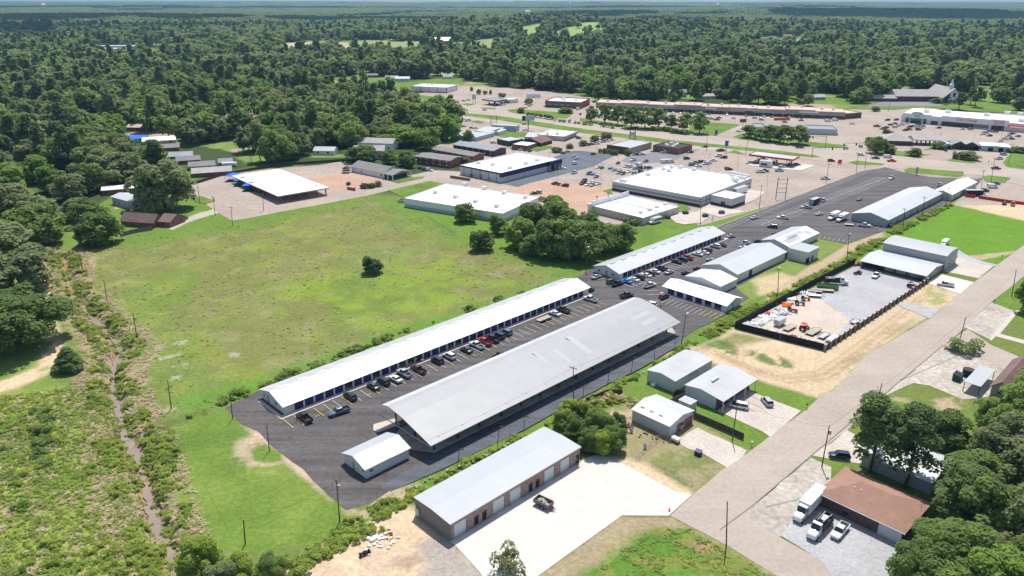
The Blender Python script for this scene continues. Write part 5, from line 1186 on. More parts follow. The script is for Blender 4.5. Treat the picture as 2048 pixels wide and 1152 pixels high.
for lab,(cx,cy),w,d,hh,wl,rm,pit in far:
    p=P(cx,cy);z0=relief1(p.x,p.y);a_=R(rng.uniform(-12,12));st=Site((cx,cy),(cx+5,cy),(cx,cy-1));st.ang=a_;st.ux=Vector((math.cos(a_),math.sin(a_),0));st.uy=Vector((-st.ux.y,st.ux.x,0));st.o=Vector((p.x,p.y,z0))-st.ux*w/2;st.X,st.Y=w,d;st.foot()
    f=FOOT[-1];FOOT[-1]=[(f[0][0]-st.uy.x*42,f[0][1]-st.uy.y*42),(f[1][0]-st.uy.x*42,f[1][1]-st.uy.y*42),f[2],f[3]]
    r=st.root('house' if w < 24 else 'building',lab,'house' if w < 24 else 'building');n_=max(2,int(w/5));ops=[(w*(i+.3)/n_,w*(i+.3)/n_+1.4,1,2.2) for i in range(n_)]
    walls(r,w,d,hh,{'F':ops},wl,t=.3);wb=MB();
    for o in ops:wb.box(o[0],o[1],.15,.2,o[2],o[3])
    wb.build('window','glass_dark',r)
    if pit:prof=gab(w,d,hh+.14,d*.2,.6,'x');roof_prof(r,prof,-.5,w+.5,'x',.14,(rm,));gb=MB();gable_fill(gb,w,d,hh,prof,'x',.25);gb.build('gable_wall',wl,r)
    else:flat_roof(r,w,d,hh,.6,rm,wl)
# water towers and masts on the horizon
for i,(px,yt,yb,D,R_,lab) in enumerate([(82.6,7,14,6200,17,'white bulb water tower on the left horizon'),(1055.5,21.5,33,2750,10,'pale cylindrical water tank standing in the woods, right of centre'),(1437,7,14,5400,11,'white water tower on the horizon, right of centre'),(1035,8,13,7500,12,'small white water tower far on the horizon, centre'),(1140,6,11,8500,12,'tiny white water tower far on the horizon')]):
    u_=(px-1024)/FPX;x=u_*D/ math.cos(0);zc=D*CP;x=(px-1024)/FPX*(D*CP);z0=relief1(x,D)
    vt=yt-576;ztop=HC-(FPX*SP+vt*CP)*D/(FPX*CP-vt*SP)
    r=empty('water_tower',(x,D,z0),0,lab,'water tower');hh=max(20,ztop-z0);b=MB()
    if i == 1:b.tube((0,0,0),(0,0,hh-1),R_,n=24);b.ball((0,0,hh-1.5),R_*.995,20,8,0,.25);b.build('tank','water_tank',r)
    else:b.ball((0,0,hh-R_*.6),R_,20,10,0,.6);b.build('tank','water_tank',r);b=MB();b.tube((0,0,0),(0,0,hh-R_*.8),R_*.3,R_*.2);b.build('stem','water_tank',r)
# ================================================================ VEGETATION
def mesh_np(name,V,F,mats,mi=None):
    me=bpy.data.meshes.new(name);n=len(V);me.vertices.add(n);me.vertices.foreach_set('co',np.asarray(V,np.float32).ravel())
    F=np.asarray(F,np.int32);k=F.shape[1];me.loops.add(F.size);me.loops.foreach_set('vertex_index',F.ravel())
    me.polygons.add(len(F));me.polygons.foreach_set('loop_start',np.arange(len(F),dtype=np.int32)*k)
    for mt in mats:me.materials.append(M[mt])
    if mi is not None:me.polygons.foreach_set('material_index',np.asarray(mi,np.int32))
    me.update(calc_edges=True);return me
def leaves(C,Rr,n,size,seed,up=.8,squash=.85):
    "leaf quads on the shells of lobes with centres C and radii Rr"
    g=np.random.default_rng(seed);C=np.asarray(C,float);Rr=np.asarray(Rr,float)
    w=Rr**2/np.sum(Rr**2);idx=g.choice(len(C),n,p=w)
    d=g.normal(size=(n,3));d /= np.linalg.norm(d,axis=1)[:,None];d[:,2]=np.where(d[:,2] < -.35,-d[:,2],d[:,2])
    rad=Rr[idx]*(1-.28*g.random(n)**2+.1*g.random(n)**3);p=C[idx]+d*rad[:,None]*np.array([1,1,squash])
    nrm=d+np.array([0,0,up])+g.normal(size=(n,3))*.55;nrm /= np.linalg.norm(nrm,axis=1)[:,None]
    a=np.cross(nrm,g.normal(size=(n,3)));a /= np.linalg.norm(a,axis=1)[:,None];b=np.cross(nrm,a)
    s=size*(.45+1.1*g.random(n)**1.4)[:,None];a=a*s;b=b*s*.75
    V=np.stack([p-a*.5-b*.5,p+a*.55-b*.35,p+a*.5+b*.5,p-a*.4+b*.6],1).reshape(-1,3)
    return V,np.arange(4*n).reshape(n,4)
def crown_mesh(kind,n,size,seed,leafm):
    g=np.random.default_rng(seed+100)
    if kind == 'oak':      # broad, about 14 m tall, 14 m wide
        k=52;th=g.random(k)*6.283;u=g.random(k);ph=np.arccos(1-u*1.8)
        C=np.stack([np.cos(th)*np.sin(ph)*4.9,np.sin(th)*np.sin(ph)*4.9,6.9+np.cos(ph)*4.7],1)*(1+.16*g.normal(size=(k,1))*np.array([1,1,.4]));Rr=1.+1.7*g.random(k)**1.5
        C=np.vstack([C,[[0,0,8.0],[0,0,5.2]]]);Rr=np.append(Rr,[3.8,3.4])
    elif kind == 'tall':   # narrower, 15 m tall, 9 m wide
        k=30;th=g.random(k)*6.283;z=g.random(k);r=3.1*np.sin(np.pi*(.15+.8*z)**.8)+.3
        C=np.stack([np.cos(th)*r,np.sin(th)*r,3.2+z*10.6],1)+g.normal(size=(k,3))*.4;Rr=1.+1.2*g.random(k)
        C=np.vstack([C,[[0,0,7],[0,0,10]]]);Rr=np.append(Rr,[2.6,2.2])
    elif kind == 'oval':   # clipped street tree, 8 m tall
        k=24;th=g.random(k)*6.283;z=g.random(k);r=1.9*np.sin(np.pi*(.2+.72*z)**.9)
        C=np.stack([np.cos(th)*r,np.sin(th)*r,2.2+z*5.2],1);Rr=.8+.5*g.random(k);C=np.vstack([C,[[0,0,5]]]);Rr=np.append(Rr,1.8)
    elif kind == 'pine':   # 18 m tall, clumps on the upper half
        k=46;z=g.random(k)**.9;th=g.random(k)*6.283;r=(3.9-2.6*z)*(.35+.7*g.random(k))
        C=np.stack([np.cos(th)*r,np.sin(th)*r,5.+z*12.2],1);Rr=.8+1.*g.random(k)
    elif kind == 'cedar':  # 7 m tall, cone
        k=22;z=np.linspace(0,1,k);th=np.arange(k)*2.4;r=1.3*(1-z)+.1
        C=np.stack([np.cos(th)*r,np.sin(th)*r,1.+z*5.2],1);Rr=(.55+.8*(1-z))
    elif kind == 'shrub':  # 2 m tall
        k=9;C=g.normal(size=(k,3))*np.array([.75,.75,.3])+np.array([0,0,.8]);Rr=.45+.45*g.random(k)
    elif kind == 'tuft':
        k=4;C=g.normal(size=(k,3))*np.array([.4,.4,.05])+np.array([0,0,.15]);Rr=.25+.2*g.random(k)
    V,F=leaves(C,Rr,n,size,seed,1.6 if kind in ('tuft','shrub') else .8)
    V[:,2]=np.maximum(V[:,2],.05)
    return mesh_np('crown_'+kind,V,F,[leafm])
def trunk_mesh(kind,seed):
    g=random.Random(seed);mb=MB()
    H={'oak':8.5,'tall':10,'oval':5,'pine':16.5,'cedar':5.5,'shrub':1.2,'tuft':.2}[kind];r={'oak':.42,'tall':.3,'oval':.16,'pine':.26,'cedar':.16,'shrub':.05,'tuft':.02}[kind]
    x=y=0.;zs=5;prev=(0,0,-.3)
    for i in range(1,zs+1):
        x += g.uniform(-.12,.12)*H/zs;y += g.uniform(-.12,.12)*H/zs;q=(x,y,H*i/zs)
        mb.tube(prev,q,r*(1.25-.2*i)+.02 if i == 1 else r*(1.05-.18*(i-1)),r*(1.05-.18*i)+.02,7)
        if i >= 2 and kind in ('oak','tall','oval','pine'):
            for _ in range(2 if kind != 'pine' else 3):
                t=g.uniform(0,6.28);l=H*g.uniform(.22,.42)*(1 if kind == 'oak' else .5);mb.tube(q if kind != 'pine' else (x,y,H*(i-.4)/zs),(x+math.cos(t)*l,y+math.sin(t)*l,q[2]+l*.5),r*.4*(1.1-.15*i),.03,5)
        prev=q
    return mb.mesh('trunk_'+kind,'trunk')
ORD='first second third fourth fifth sixth seventh eighth ninth tenth eleventh twelfth thirteenth fourteenth fifteenth sixteenth seventeenth eighteenth nineteenth twentieth'.split()
PROTO={}
def proto(kind,lod,leafm,seed):
    key=(kind,lod,leafm,seed)
    if key not in PROTO:
        n,s={'oak':{0:(15000,.42),1:(5200,.7),2:(1500,1.3),3:(420,2.3)},'tall':{0:(9000,.4),1:(3600,.62),2:(1100,1.1),3:(320,1.9)},'oval':{0:(4000,.3),1:(1400,.5),2:(700,.7),3:(250,1.)},
                'pine':{0:(9000,.34),1:(3000,.55),2:(900,1.),3:(260,1.8)},'cedar':{0:(4500,.3),1:(1800,.45),2:(700,.7),3:(250,1.)},'shrub':{0:(1100,.2),1:(420,.32),2:(160,.5),3:(80,.7)},'tuft':{0:(90,.22),1:(40,.3),2:(30,.4),3:(20,.5)}}[kind][lod]
        PROTO[key]=(crown_mesh(kind,n,s,seed,leafm),trunk_mesh(kind,seed))
    return PROTO[key]
NDIM={'oak':(14.,13.8),'tall':(15.,8.6),'oval':(8.2,5.4),'pine':(18.3,8.),'cedar':(7.3,4.),'shrub':(1.9,2.6)}
def tree(kind,leafm,x,y,hpx=None,wpx=None,label='',group=None,name='tree',lod=None,world=None,s=None,sw=None,cat='tree'):
    if world:wx,wy,z0=world
    else:
        p=P(x,y);wx,wy=p.x,p.y;z0=relief1(wx,wy)
    D=math.hypot(wx,wy);h0,w0=NDIM[kind]
    if s is None:
        hh=HT(x,y,y-hpx);s=hh/h0
        sw=s if wpx is None else (wpx/FPX*math.hypot(D,HC))/w0
    if sw is None:sw=s
    if lod is None:lod=0 if D < 260 else 1 if D < 620 else 2
    cm,tm=proto(kind,lod,leafm,rng.randrange(3 if lod == 0 else 4))
    r=empty(name,(wx,wy,z0),rng.uniform(0,6.28),label,cat,group);r.scale=(sw,sw,s)
    for nm,me in (('crown',cm),('trunk',tm)):
        o=bpy.data.objects.new(nm,me);COL.objects.link(o);o.parent=r
        if nm == 'crown':o.location.z={'oak':-1.5,'oval':-.7,'tall':-1.2}.get(kind,0)
    return r
SPOTS=[]   # individually placed trees, kept clear by the scatter
def T(kind,leafm,x,y,h,w,label,**k):
    r=tree(kind,leafm,x,y,h,w,label,**k);SPOTS.append((r.location.x,r.location.y,5*r.scale.x));return r
# foreground right woods
T('pine','leaf_pine',1738,945,150,95,'taller of the two pines standing behind the reddish hipped roof, on the left',name='pine_tree')
T('pine','leaf_pine',1808,975,155,90,'second tall pine behind the reddish hipped roof, right of the other',name='pine_tree')
for i,(x,y,h,w,lm,k,lab) in enumerate([(1907,1150,129,136,'leaf_oak','oak','broad dark green tree covering the right end of the brick office'),(1972,1080,146,144,'leaf_oak','oak','large green tree at the right edge above the brick office'),(2047,1130,163,136,'leaf_olive','oak','olive green tree in the lower right corner'),
      (1842,1190,111,112,'leaf_oak','oak','dark tree at the bottom edge beside the gravel lot'),(1972,1230,137,144,'leaf_bright','oak','bright green tree at the bottom edge in the right corner'),(1917,1050,120,96,'leaf_pine','pine','dark pine rising between the brick office and the right woods'),
      (2072,1010,129,128,'leaf_olive','oak','olive tree at the right edge, level with the grey corrugated building'),(2002,960,129,120,'leaf_olive','oak','yellowish green broad tree right of the second pine'),(1882,905,90,72,'leaf_oak','tall','small rounded tree left of the carport yard'),
      (2052,900,129,120,'leaf_oak','oak','dark green broad tree under the carport at the right edge'),(1997,870,77,80,'leaf_oak','oak','low dark tree just below the carport'),(2072,830,86,96,'leaf_oak','oak','dark tree over the brown shingle roof at the right edge'),(1937,990,94,80,'leaf_oak','tall','slim green tree right of the second pine'),(1892,1110,77,64,'leaf_pine','tall','small dark tree tight against the right end of the brick office'),
      (1947,1165,103,104,'leaf_olive','oak','light olive tree in the middle of the lower right woods'),(2022,1190,111,112,'leaf_oak','oak','green tree at the bottom of the lower right woods'),(2060,625,81,48,'leaf_oak','oak','dark tree cut by the right edge beside the street'),(1892,1230,103,120,'leaf_oak','oak','green tree below the dark tree at the bottom edge')]):
    T(k,lm,x,y,h,w,lab,name='pine_tree' if k == 'pine' else 'broadleaf_tree')
T('shrub','leaf_oak',1932,703,24,36,'round green bush at the foot of the street pole by the side street',name='shrub',cat='shrub');T('shrub','leaf_olive',1905,700,10,14,'tiny bush left of the round green bush',name='shrub',cat='shrub')
# clump behind the foreground garage
for i,(x,y,h,w,lm) in enumerate([(1128,850,44,48,'leaf_brush'),(1150,875,56,56,'leaf_oak'),(1162,838,48,50,'leaf_brush'),(1180,900,60,58,'leaf_oak'),(1192,862,66,56,'leaf_oak'),(1206,905,62,56,'leaf_brush'),(1226,900,66,56,'leaf_oak'),(1232,872,56,46,'leaf_oak'),(1136,822,34,40,'leaf_brush'),(1214,880,70,54,'leaf_oak')]):
    T('oak',lm,x,y,h*.85,w*.92,'leafy tree in the clump behind the brick-fronted garage, %s of ten from the left' % ORD[sorted([1128,1150,1162,1180,1192,1206,1226,1232,1136,1214]).index(x)],name='broadleaf_tree')
T('shrub','leaf_olive',1020,1148,44,46,'scraggly grey-green bush at the edge of the white concrete apron',name='shrub',cat='shrub')
# bottom left
for x,y,h,w,lm,lab in [(400,1165,100,80,'leaf_brush','yellowish tree at the bottom edge by the creek'),(475,1172,62,70,'leaf_brush','green bushy tree at the bottom edge, right of the yellowish one'),(545,1158,50,55,'leaf_oak','low green tree at the bottom edge below the mown lawn'),(440,1195,70,70,'leaf_olive','second yellowish tree at the very bottom edge')]:T('oak',lm,x,y,h,w,lab,name='broadleaf_tree')
T('cedar','leaf_pine',140,740,50,42,'lone dark cedar beside the mown track',name='cedar_tree')
T('oak','leaf_pine',745,546,38,42,'lone dark bushy tree in the middle of the meadow',name='meadow_tree')
T('oak','leaf_oak',35,690,120,160,'huge dark green tree at the left edge beside the track',name='oak_tree');T('oak','leaf_oak',-30,675,110,130,'dark tree cut by the left edge beside the huge one',name='oak_tree')
for x,y,h,w,lm,lab in [(50,580,95,110,'leaf_olive','grey-green tree at the left edge above the huge dark one'),(10,540,100,110,'leaf_olive','olive tree at the left edge, upper'),(80,490,90,90,'leaf_oak','green tree by the creek head'),(40,500,85,80,'leaf_oak','green tree left of the creek head'),(20,450,95,80,'leaf_olive','olive green tree on the left edge above the creek head'),(75,450,70,70,'leaf_olive','pale olive tree above the creek head'),
      (195,488,70,80,'leaf_oak','bright tree at the fence end left of the brick house'),(180,450,60,60,'leaf_oak','tree behind the bright one left of the brick house'),(150,440,50,50,'leaf_olive','small olive tree left of the brick house'),(15,400,80,70,'leaf_oak','round green tree at the left edge near the grass lane'),(140,400,60,60,'leaf_olive','olive tree left of the long white roof'),(110,385,60,60,'leaf_bright','bright green tree by the grass lane, upper left'),(75,365,62,60,'leaf_bright','bright green tree further up the grass lane'),
      (175,385,70,64,'leaf_oak','green tree by the left end of the long white roof')]:T('oak',lm,x,y,h,w,lab,name='broadleaf_tree')
T('oak','leaf_olive',330,420,115,115,'big spreading oak beside the green metal shed',name='oak_tree')
T('pine','leaf_pine',316,350,72,50,'dark pine above the big spreading oak',name='pine_tree')
for x,y,h,w,lm,lab in [(250,370,75,85,'leaf_olive','large olive tree behind the long white roof'),(215,360,70,60,'leaf_olive','olive tree left of the large one behind the long white roof'),(300,345,60,60,'leaf_oak','green tree right of the large olive one behind the long white roof')]:T('oak',lm,x,y,h,w,lab,name='broadleaf_tree')
# centre clump between the white commercial building and second storage building
for i,(x,y,h,w,lm,lab) in enumerate([(932,443,46,50,'leaf_oak','round dark tree against the wall of the flat white building'),(996,468,50,44,'leaf_oak','left tree of the pair in front of the flat white building'),(965,500,50,54,'leaf_oak','rounded tree standing apart at the meadow corner'),(1040,495,75,76,'leaf_oak','leftmost tree of the large central clump'),(1075,480,97,89,'leaf_oak','tall tree at the back left of the large central clump'),(1100,460,87,81,'leaf_bright','brightest treetop of the large central clump'),
      (1095,515,95,84,'leaf_oak','front left tree of the large central clump'),(1135,515,100,94,'leaf_oak','front middle tree of the large central clump'),(1130,480,95,89,'leaf_oak','back middle tree of the large central clump'),(1165,520,95,84,'leaf_oak','front right tree of the large central clump'),(1175,490,87,76,'leaf_oak','back right tree of the large central clump'),(1200,505,75,69,'leaf_oak','dark tree at the right of the large central clump'),
      (1235,500,68,71,'leaf_oak','round tree at the right end of the central clump'),(1060,510,48,51,'leaf_oak','low tree at the foot of the large central clump')]):T('oak',lm,x,y,h*.9,w*.95,lab,name='broadleaf_tree')
T('shrub','leaf_olive',1265,448,14,26,'pale bush against the tan wall beside the bus',name='shrub',cat='shrub')
# row of street trees along the highway
for i,(px,py,h,w) in enumerate([(115,430,30,20),(250,445,36,26),(385,460,37,26),(520,490,40,32),(665,500,40,30),(800,490,36,28),(930,500,26,22),(1075,530,34,26),(1222,550,40,27)]):
    x,y=q4(px,py);T('oval','leaf_oak',x,y,h*1.2,w*1.2,'clipped oval street tree in front of the strip mall, %s from the left' % ('first second third fourth fifth sixth seventh eighth ninth'.split()[i]),group='clipped street trees in front of the strip mall',name='street_tree')
for i,(px,py,h,w) in enumerate([(360,610,23,28),(520,640,22,22),(640,660,30,34),(810,685,34,28),(1000,695,35,31)]):
    x,y=q5(px,py);T('oval','leaf_oak',x,y,h*1.2,w*1.2,'dark round street tree before the red banded restaurant, %s from the left' % ('first second third fourth fifth'.split()[i]),group='street trees before the restaurant',name='street_tree')
for i,(px,py) in enumerate([(745,520),(800,522),(860,525),(905,530),(950,545),(1000,550),(1050,555),(1095,560)]):
    x,y=q4(px,py);T('oval','leaf_bright',x,y,11,14,'low clipped green tree by the highway kerb, %s from the left' % ('first second third fourth fifth sixth seventh eighth'.split()[i]),group='low clipped trees by the highway kerb',name='small_tree')
for i,(px,py) in enumerate([(1420,480),(1460,485),(1500,488),(1540,492),(1590,497),(1620,505),(1650,510)]):
    x,y=q3(px,py);T('oval','leaf_bright',x,y,10,10,'small round tree by the highway lawn, %s from the left' % ('first second third fourth fifth sixth seventh'.split()[i]),group='small round trees by the highway lawn',name='small_tree')
for i,(px,py) in enumerate([(45,460),(102,465),(230,482),(272,485),(338,495)]):x,y=q4(px,py);T('shrub','leaf_oak',x,y,7,8,'dark clipped bush at the highway edge, %s from the left' % ('first second third fourth fifth'.split()[i]),group='clipped bushes at the highway edge',name='shrub',cat='shrub')
for i,(px,py) in enumerate([(1690,522),(1738,532),(1780,536),(1842,542),(1896,548),(1935,552),(1995,560)]):x,y=q3(px,py);T('shrub','leaf_oak',x,y,7,7,'dark round bush in the row before the gap, %s from the left' % ('first second third fourth fifth sixth seventh'.split()[i]),group='dark round bushes along the highway',name='shrub',cat='shrub')
for px,py,h,w,lab in [(1340,440,13,18,'round tree on the lawn left of the brick drugstore'),(1800,440,13,30,'wide flat tree on the lawn in front of the brick drugstore'),(1148,275,9,16,'small round tree behind the brown-edged gas station'),(1420,350,14,18,'dark tree beside the parked semi trailer'),(835,215,10,8,'small tree right of the striped store'),(910,250,12,10,'small tree by the striped store lot'),(1030,250,11,7,'narrow tree by the striped store lot'),(975,250,9,9,'pale small tree by the striped store lot')]:x,y=q3(px,py);T('oak','leaf_oak',x,y,h,w,lab,name='small_tree')
for px,py,h,w,lab in [(310,945,21,26,'flowering pale round tree, left of the pair on the bank lawn'),(632,975,19,26,'flowering pale round tree, right of the pair on the bank lawn'),(1340,1020,19,34,'pale round tree on the lawn in front of the garage row'),(1190,1010,14,18,'dull bush like tree beside it before the garage row'),(150,940,40,34,'dark tree at the corner of the bank'),(60,830,18,16,'small dark tree left of the bank'),(960,880,16,26,'dark hedge tree between the bank and the blue garage'),(1980,930,14,26,'dark round tree right of the garage row'),(1870,930,9,14,'dark bush at the right end of the garage row'),(290,680,9,18,'bright green bush above the bank roof'),(145,400,12,16,'small olive tree at the back of the discount store lot')]:
    x,y=q7(px,py);T('oak','leaf_olive' if 'pale' in lab or 'dull' in lab or 'olive' in lab else 'leaf_oak',x,y,h,w,lab,name='small_tree')
for px,py,h,w,lab in [(1215,385,36,24,'tall dark pine at the left of the church front'),(1360,320,36,18,'pine right of the church front'),(1420,350,42,18,'slim pine standing on the church lawn'),(1715,290,36,26,'broad dark tree on the right of the church lawn'),(1790,300,34,24,'dark tree at the right of the church lawn'),(1980,390,30,22,'dark tree at the right edge behind the discount store'),(920,295,12,20,'low round tree before the church wing')]:x,y=q7(px,py);T('pine' if 'pine' in lab else 'oak','leaf_pine',x,y,h,w,lab,name='pine_tree' if 'pine' in lab else 'broadleaf_tree')
for px,py,h,w,lab in [(275,380,12,22,'pale olive tree, nearest of the four in the parking islands'),(405,340,11,18,'pale olive tree, second in the parking islands'),(540,308,11,18,'pale olive tree, third in the parking islands'),(660,268,14,20,'pale olive tree, fourth in the parking islands'),(775,248,17,26,'pale olive tree nearest the tall dark signboard'),(1005,415,15,13,'single bright green bush at the brick hall corner'),(718,385,9,10,'dark bush left of the brick-fronted hall'),(765,390,11,14,'dark bush second from the left at the brick-fronted hall'),(825,398,11,14,'dark bush third from the left at the brick-fronted hall'),(870,410,12,14,'dark bush fourth from the left at the brick-fronted hall')]:
    x,y=q2(px,py);x=1060+px/5.12;T('oak','leaf_olive' if 'olive' in lab else 'leaf_oak',x,y,h,w,lab,name='small_tree')
# around the apartments and playground
for px,py,h,w,lm,lab in [(650,300,42,90,'leaf_bright','tall bright yellow-green tree left of the three apartment blocks'),(560,280,40,50,'leaf_bright','bright yellow-green tree left part of the pair'),(900,350,50,48,'leaf_oak','dark tree right of the bright pair, behind the apartments'),(510,500,32,34,'leaf_oak','small green tree behind the community house, left'),(665,520,34,34,'leaf_oak','green tree behind the community house, middle'),(720,540,28,22,'leaf_oak','low green tree behind the community house, right'),(1300,500,16,24,'leaf_olive','olive tree at the corner of the nearest apartment block'),(1310,260,24,24,'leaf_oak','dark tree beside the low grey shed'),(200,470,36,70,'leaf_oak','wide dark tree left of the two-storey tan house'),(330,280,40,40,'leaf_pine','very dark tree behind the two-storey tan house'),(120,330,60,60,'leaf_oak','tall mixed tree far left of the two-storey tan house')]:
    x,y=q2(px,py);T('oak',lm,x,y,h,w,lab,name='broadleaf_tree')
for px,py,lab in [(245,750,'left of three low round trees in the clay bed'),(320,745,'middle of three low round trees in the clay bed'),(385,730,'right of three low round trees in the clay bed')]:x,y=q2(px,py);T('oak','leaf_olive',x,y,12,18,lab,name='small_tree')
T('shrub','leaf_oak',700+130/5.12,230+575/5.12,6,18,'dark hedge clump before the apartment parking',name='shrub',cat='shrub')
print('individual trees',len(SPOTS))
# ---------------------------------------------------------------- scattered woods
def scatter_points(region,spacing,jitter=.45,seed=1):
    pts=G2(region);xs=[p[0] for p in pts];yy=[p[1] for p in pts]
    gx=np.arange(min(xs),max(xs),spacing);gy=np.arange(min(yy),max(yy),spacing);X,Y=np.meshgrid(gx,gy);g=np.random.default_rng(seed)
    X=X+(g.random(X.shape)-.5)*2*jitter*spacing;Y=Y+(g.random(Y.shape)-.5)*2*jitter*spacing;X=X.ravel();Y=Y.ravel()
    k=sdf(pts,X,Y) < 0;return X[k],Y[k]
def gn_scatter(name,pts,scl,rz,pid,protos,kind='stuff',label=None):
    "one object: real mesh copies of the prototypes placed on points"
    me=bpy.data.meshes.new(name);n=len(pts);me.vertices.add(n);me.vertices.foreach_set('co',np.asarray(pts,np.float32).ravel())
    a=me.attributes.new('scl','FLOAT_VECTOR','POINT');a.data.foreach_set('vector',np.asarray(scl,np.float32).ravel())
    a=me.attributes.new('rz','FLOAT','POINT');a.data.foreach_set('value',np.asarray(rz,np.float32))
    a=me.attributes.new('pid','INT','POINT');a.data.foreach_set('value',np.asarray(pid,np.int32))
    o=bpy.data.objects.new(name,me);COL.objects.link(o)
    ng=bpy.data.node_groups.new(name+'_nodes','GeometryNodeTree');ng.interface.new_socket('Geometry',in_out='INPUT',socket_type='NodeSocketGeometry');ng.interface.new_socket('Geometry',in_out='OUTPUT',socket_type='NodeSocketGeometry')
    N=ng.nodes;L=ng.links;gi=N.new('NodeGroupInput');gout=N.new('NodeGroupOutput')
    def attr(nm,t):
        q=N.new('GeometryNodeInputNamedAttribute');q.data_type=t;q.inputs['Name'].default_value=nm;return q.outputs['Attribute']
    sc=attr('scl','FLOAT_VECTOR');rzz=attr('rz','FLOAT');pd=attr('pid','INT')
    cx=N.new('ShaderNodeCombineXYZ');L.new(rzz,cx.inputs[2]);jn=N.new('GeometryNodeJoinGeometry')
    for i,pm in enumerate(protos):
        po=bpy.data.objects.new('proto_'+pm.name,pm)
        oi=N.new('GeometryNodeObjectInfo');oi.inputs['Object'].default_value=po;oi.inputs['As Instance'].default_value=True
        eq=N.new('FunctionNodeCompare');eq.data_type='INT';eq.operation='EQUAL';L.new(pd,eq.inputs[2]);eq.inputs[3].default_value=i
        ip=N.new('GeometryNodeInstanceOnPoints');L.new(gi.outputs[0],ip.inputs['Points']);L.new(eq.outputs[0],ip.inputs['Selection']);L.new(oi.outputs['Geometry'],ip.inputs['Instance'])
        L.new(cx.outputs[0],ip.inputs['Rotation']);L.new(sc,ip.inputs['Scale']);L.new(ip.outputs[0],jn.inputs[0])
    L.new(jn.outputs[0],gout.inputs[0]);md=o.modifiers.new('scatter','NODES');md.node_group=ng
    tag(o,label,None,None,kind);return o
def joined(kind,lod,leafm,seed):
    c,t=proto(kind,lod,leafm,seed)
    me=bpy.data.meshes.new('tree_'+kind);nv=len(c.vertices);V=np.empty(nv*3,np.float32);c.vertices.foreach_get('co',V);tv=np.empty(len(t.vertices)*3,np.float32);t.vertices.foreach_get('co',tv)
    faces=[tuple(p.vertices) for p in c.polygons]+[tuple(i+nv for i in p.vertices) for p in t.polygons]
    me.from_pydata(np.concatenate([V,tv]).reshape(-1,3).tolist(),[],faces);me.materials.append(M[leafm]);me.materials.append(M['trunk'])
    me.polygons.foreach_set('material_index',[0]*len(c.polygons)+[1]*len(t.polygons));me.update();return me
FORESTS=[[(-500,30),(2600,30),(2600,208),(2048,210),(2000,205),(1960,202),(1935,193),(1900,182),(1800,182),(1740,205),(1690,216),(1560,212),(1440,210),(1330,208),(1200,205),(1180,194),(1130,186),(1060,178),(1000,172),(930,160),(905,150),(820,160),(760,152),(700,150),(640,162),(560,150),(-500,150)],
           [(-500,148),(560,148),(600,170),(660,188),(740,206),(800,216),(880,232),(905,245),(912,262),(905,280),(870,284),(800,286),(740,296),(690,306),(640,318),(580,326),(510,326),(470,318),(440,300),(400,296),(350,290),(300,295),(270,315),(262,345),(220,365),(190,368),(170,362),(140,350),(110,350),(90,340),(60,330),(20,335),(0,430),(-120,440),(-500,500)],
           [(-500,420),(-60,420),(-30,500),(-50,640),(-300,700),(-500,700)],[(2060,790),(2500,700),(2500,1250),(2080,1200)]]
CLEAR=[[(1090,76),(1180,60),(1215,52),(1240,60),(1190,82),(1120,92)],[(1215,48),(1270,42),(1335,44),(1330,62),(1260,70),(1225,66)],[(1345,46),(1398,44),(1400,66),(1350,68)],[(960,82),(1010,76),(1020,100),(965,102)],[(1040,68),(1085,62),(1085,86),(1040,88)],
         [(560,86),(640,82),(760,82),(880,84),(1000,88),(990,110),(900,112),(880,100),(800,112),(700,114),(690,100),(600,116),(560,112)],[(640,150),(700,154),(780,166),(790,178),(700,172)],[(770,166),(925,158),(930,170),(770,184)],
         [(195,95),(335,92),(335,124),(195,126)],[(0,64),(110,62),(130,84),(0,88)],[(1490,186),(1560,182),(1560,200),(1490,200)],[(1630,186),(1700,196),(1700,212),(1630,208)],[(1510,78),(1620,74),(1620,98),(1510,100)],[(150,228),(215,226),(220,262),(160,265)],[(440,246),(450,242),(540,252),(540,262),(440,258)],[(395,290),(420,290),(420,318),(395,318)],
         [(255,288),(330,284),(350,312),(270,310)],[(620,164),(700,178),(800,208),(900,236),(905,244),(780,216),(680,190),(610,172)],[(1250,178),(1300,180),(1300,190),(1250,188)],[(20,345),(40,345),(60,380),(20,390)],[(820,36),(880,34),(890,40),(830,42)],[(625,150),(640,146),(640,165),(625,165)]]
PX,PY=[],[]
for i,fr in enumerate(FORESTS):
    lo,hi=(fr,0)[0],0
    x,y=scatter_points(fr,11.5,seed=i+5) if i != 0 else (np.array([]),np.array([]))
    if i == 0:
        xs_,ys_=[],[]
        for (ya,yb,sp) in ((0,950,11.5),(950,1500,12.5),(1500,2700,14.5)):
            g=np.random.default_rng(int(sp*10));pts=G2(fr);gx=np.arange(-.86*yb,.86*yb,sp);gy=np.arange(max(ya,500),yb,sp);A,B_=np.meshgrid(gx,gy)
            A=(A+(g.random(A.shape)-.5)*sp*.9).ravel();B_=(B_+(g.random(B_.shape)-.5)*sp*.9).ravel();k=(np.abs(A) < .84*B_) & (B_ >= ya) & (B_ < yb) & (sdf(pts,A,B_) < 0);xs_.append(A[k]);ys_.append(B_[k])
        x,y=np.concatenate(xs_),np.concatenate(ys_)
    PX.append(x);PY.append(y)
PX=np.concatenate(PX);PY=np.concatenate(PY)
keep=np.abs(PX) < .95*PY+40
for c in CLEAR:keep &= (sdf(G2(c),PX,PY)+(fbm(PX/25,PY/25,88,3)-.5)*40 > 2) | (_h(np.floor(PX*7),np.floor(PY*7),3) < .05)
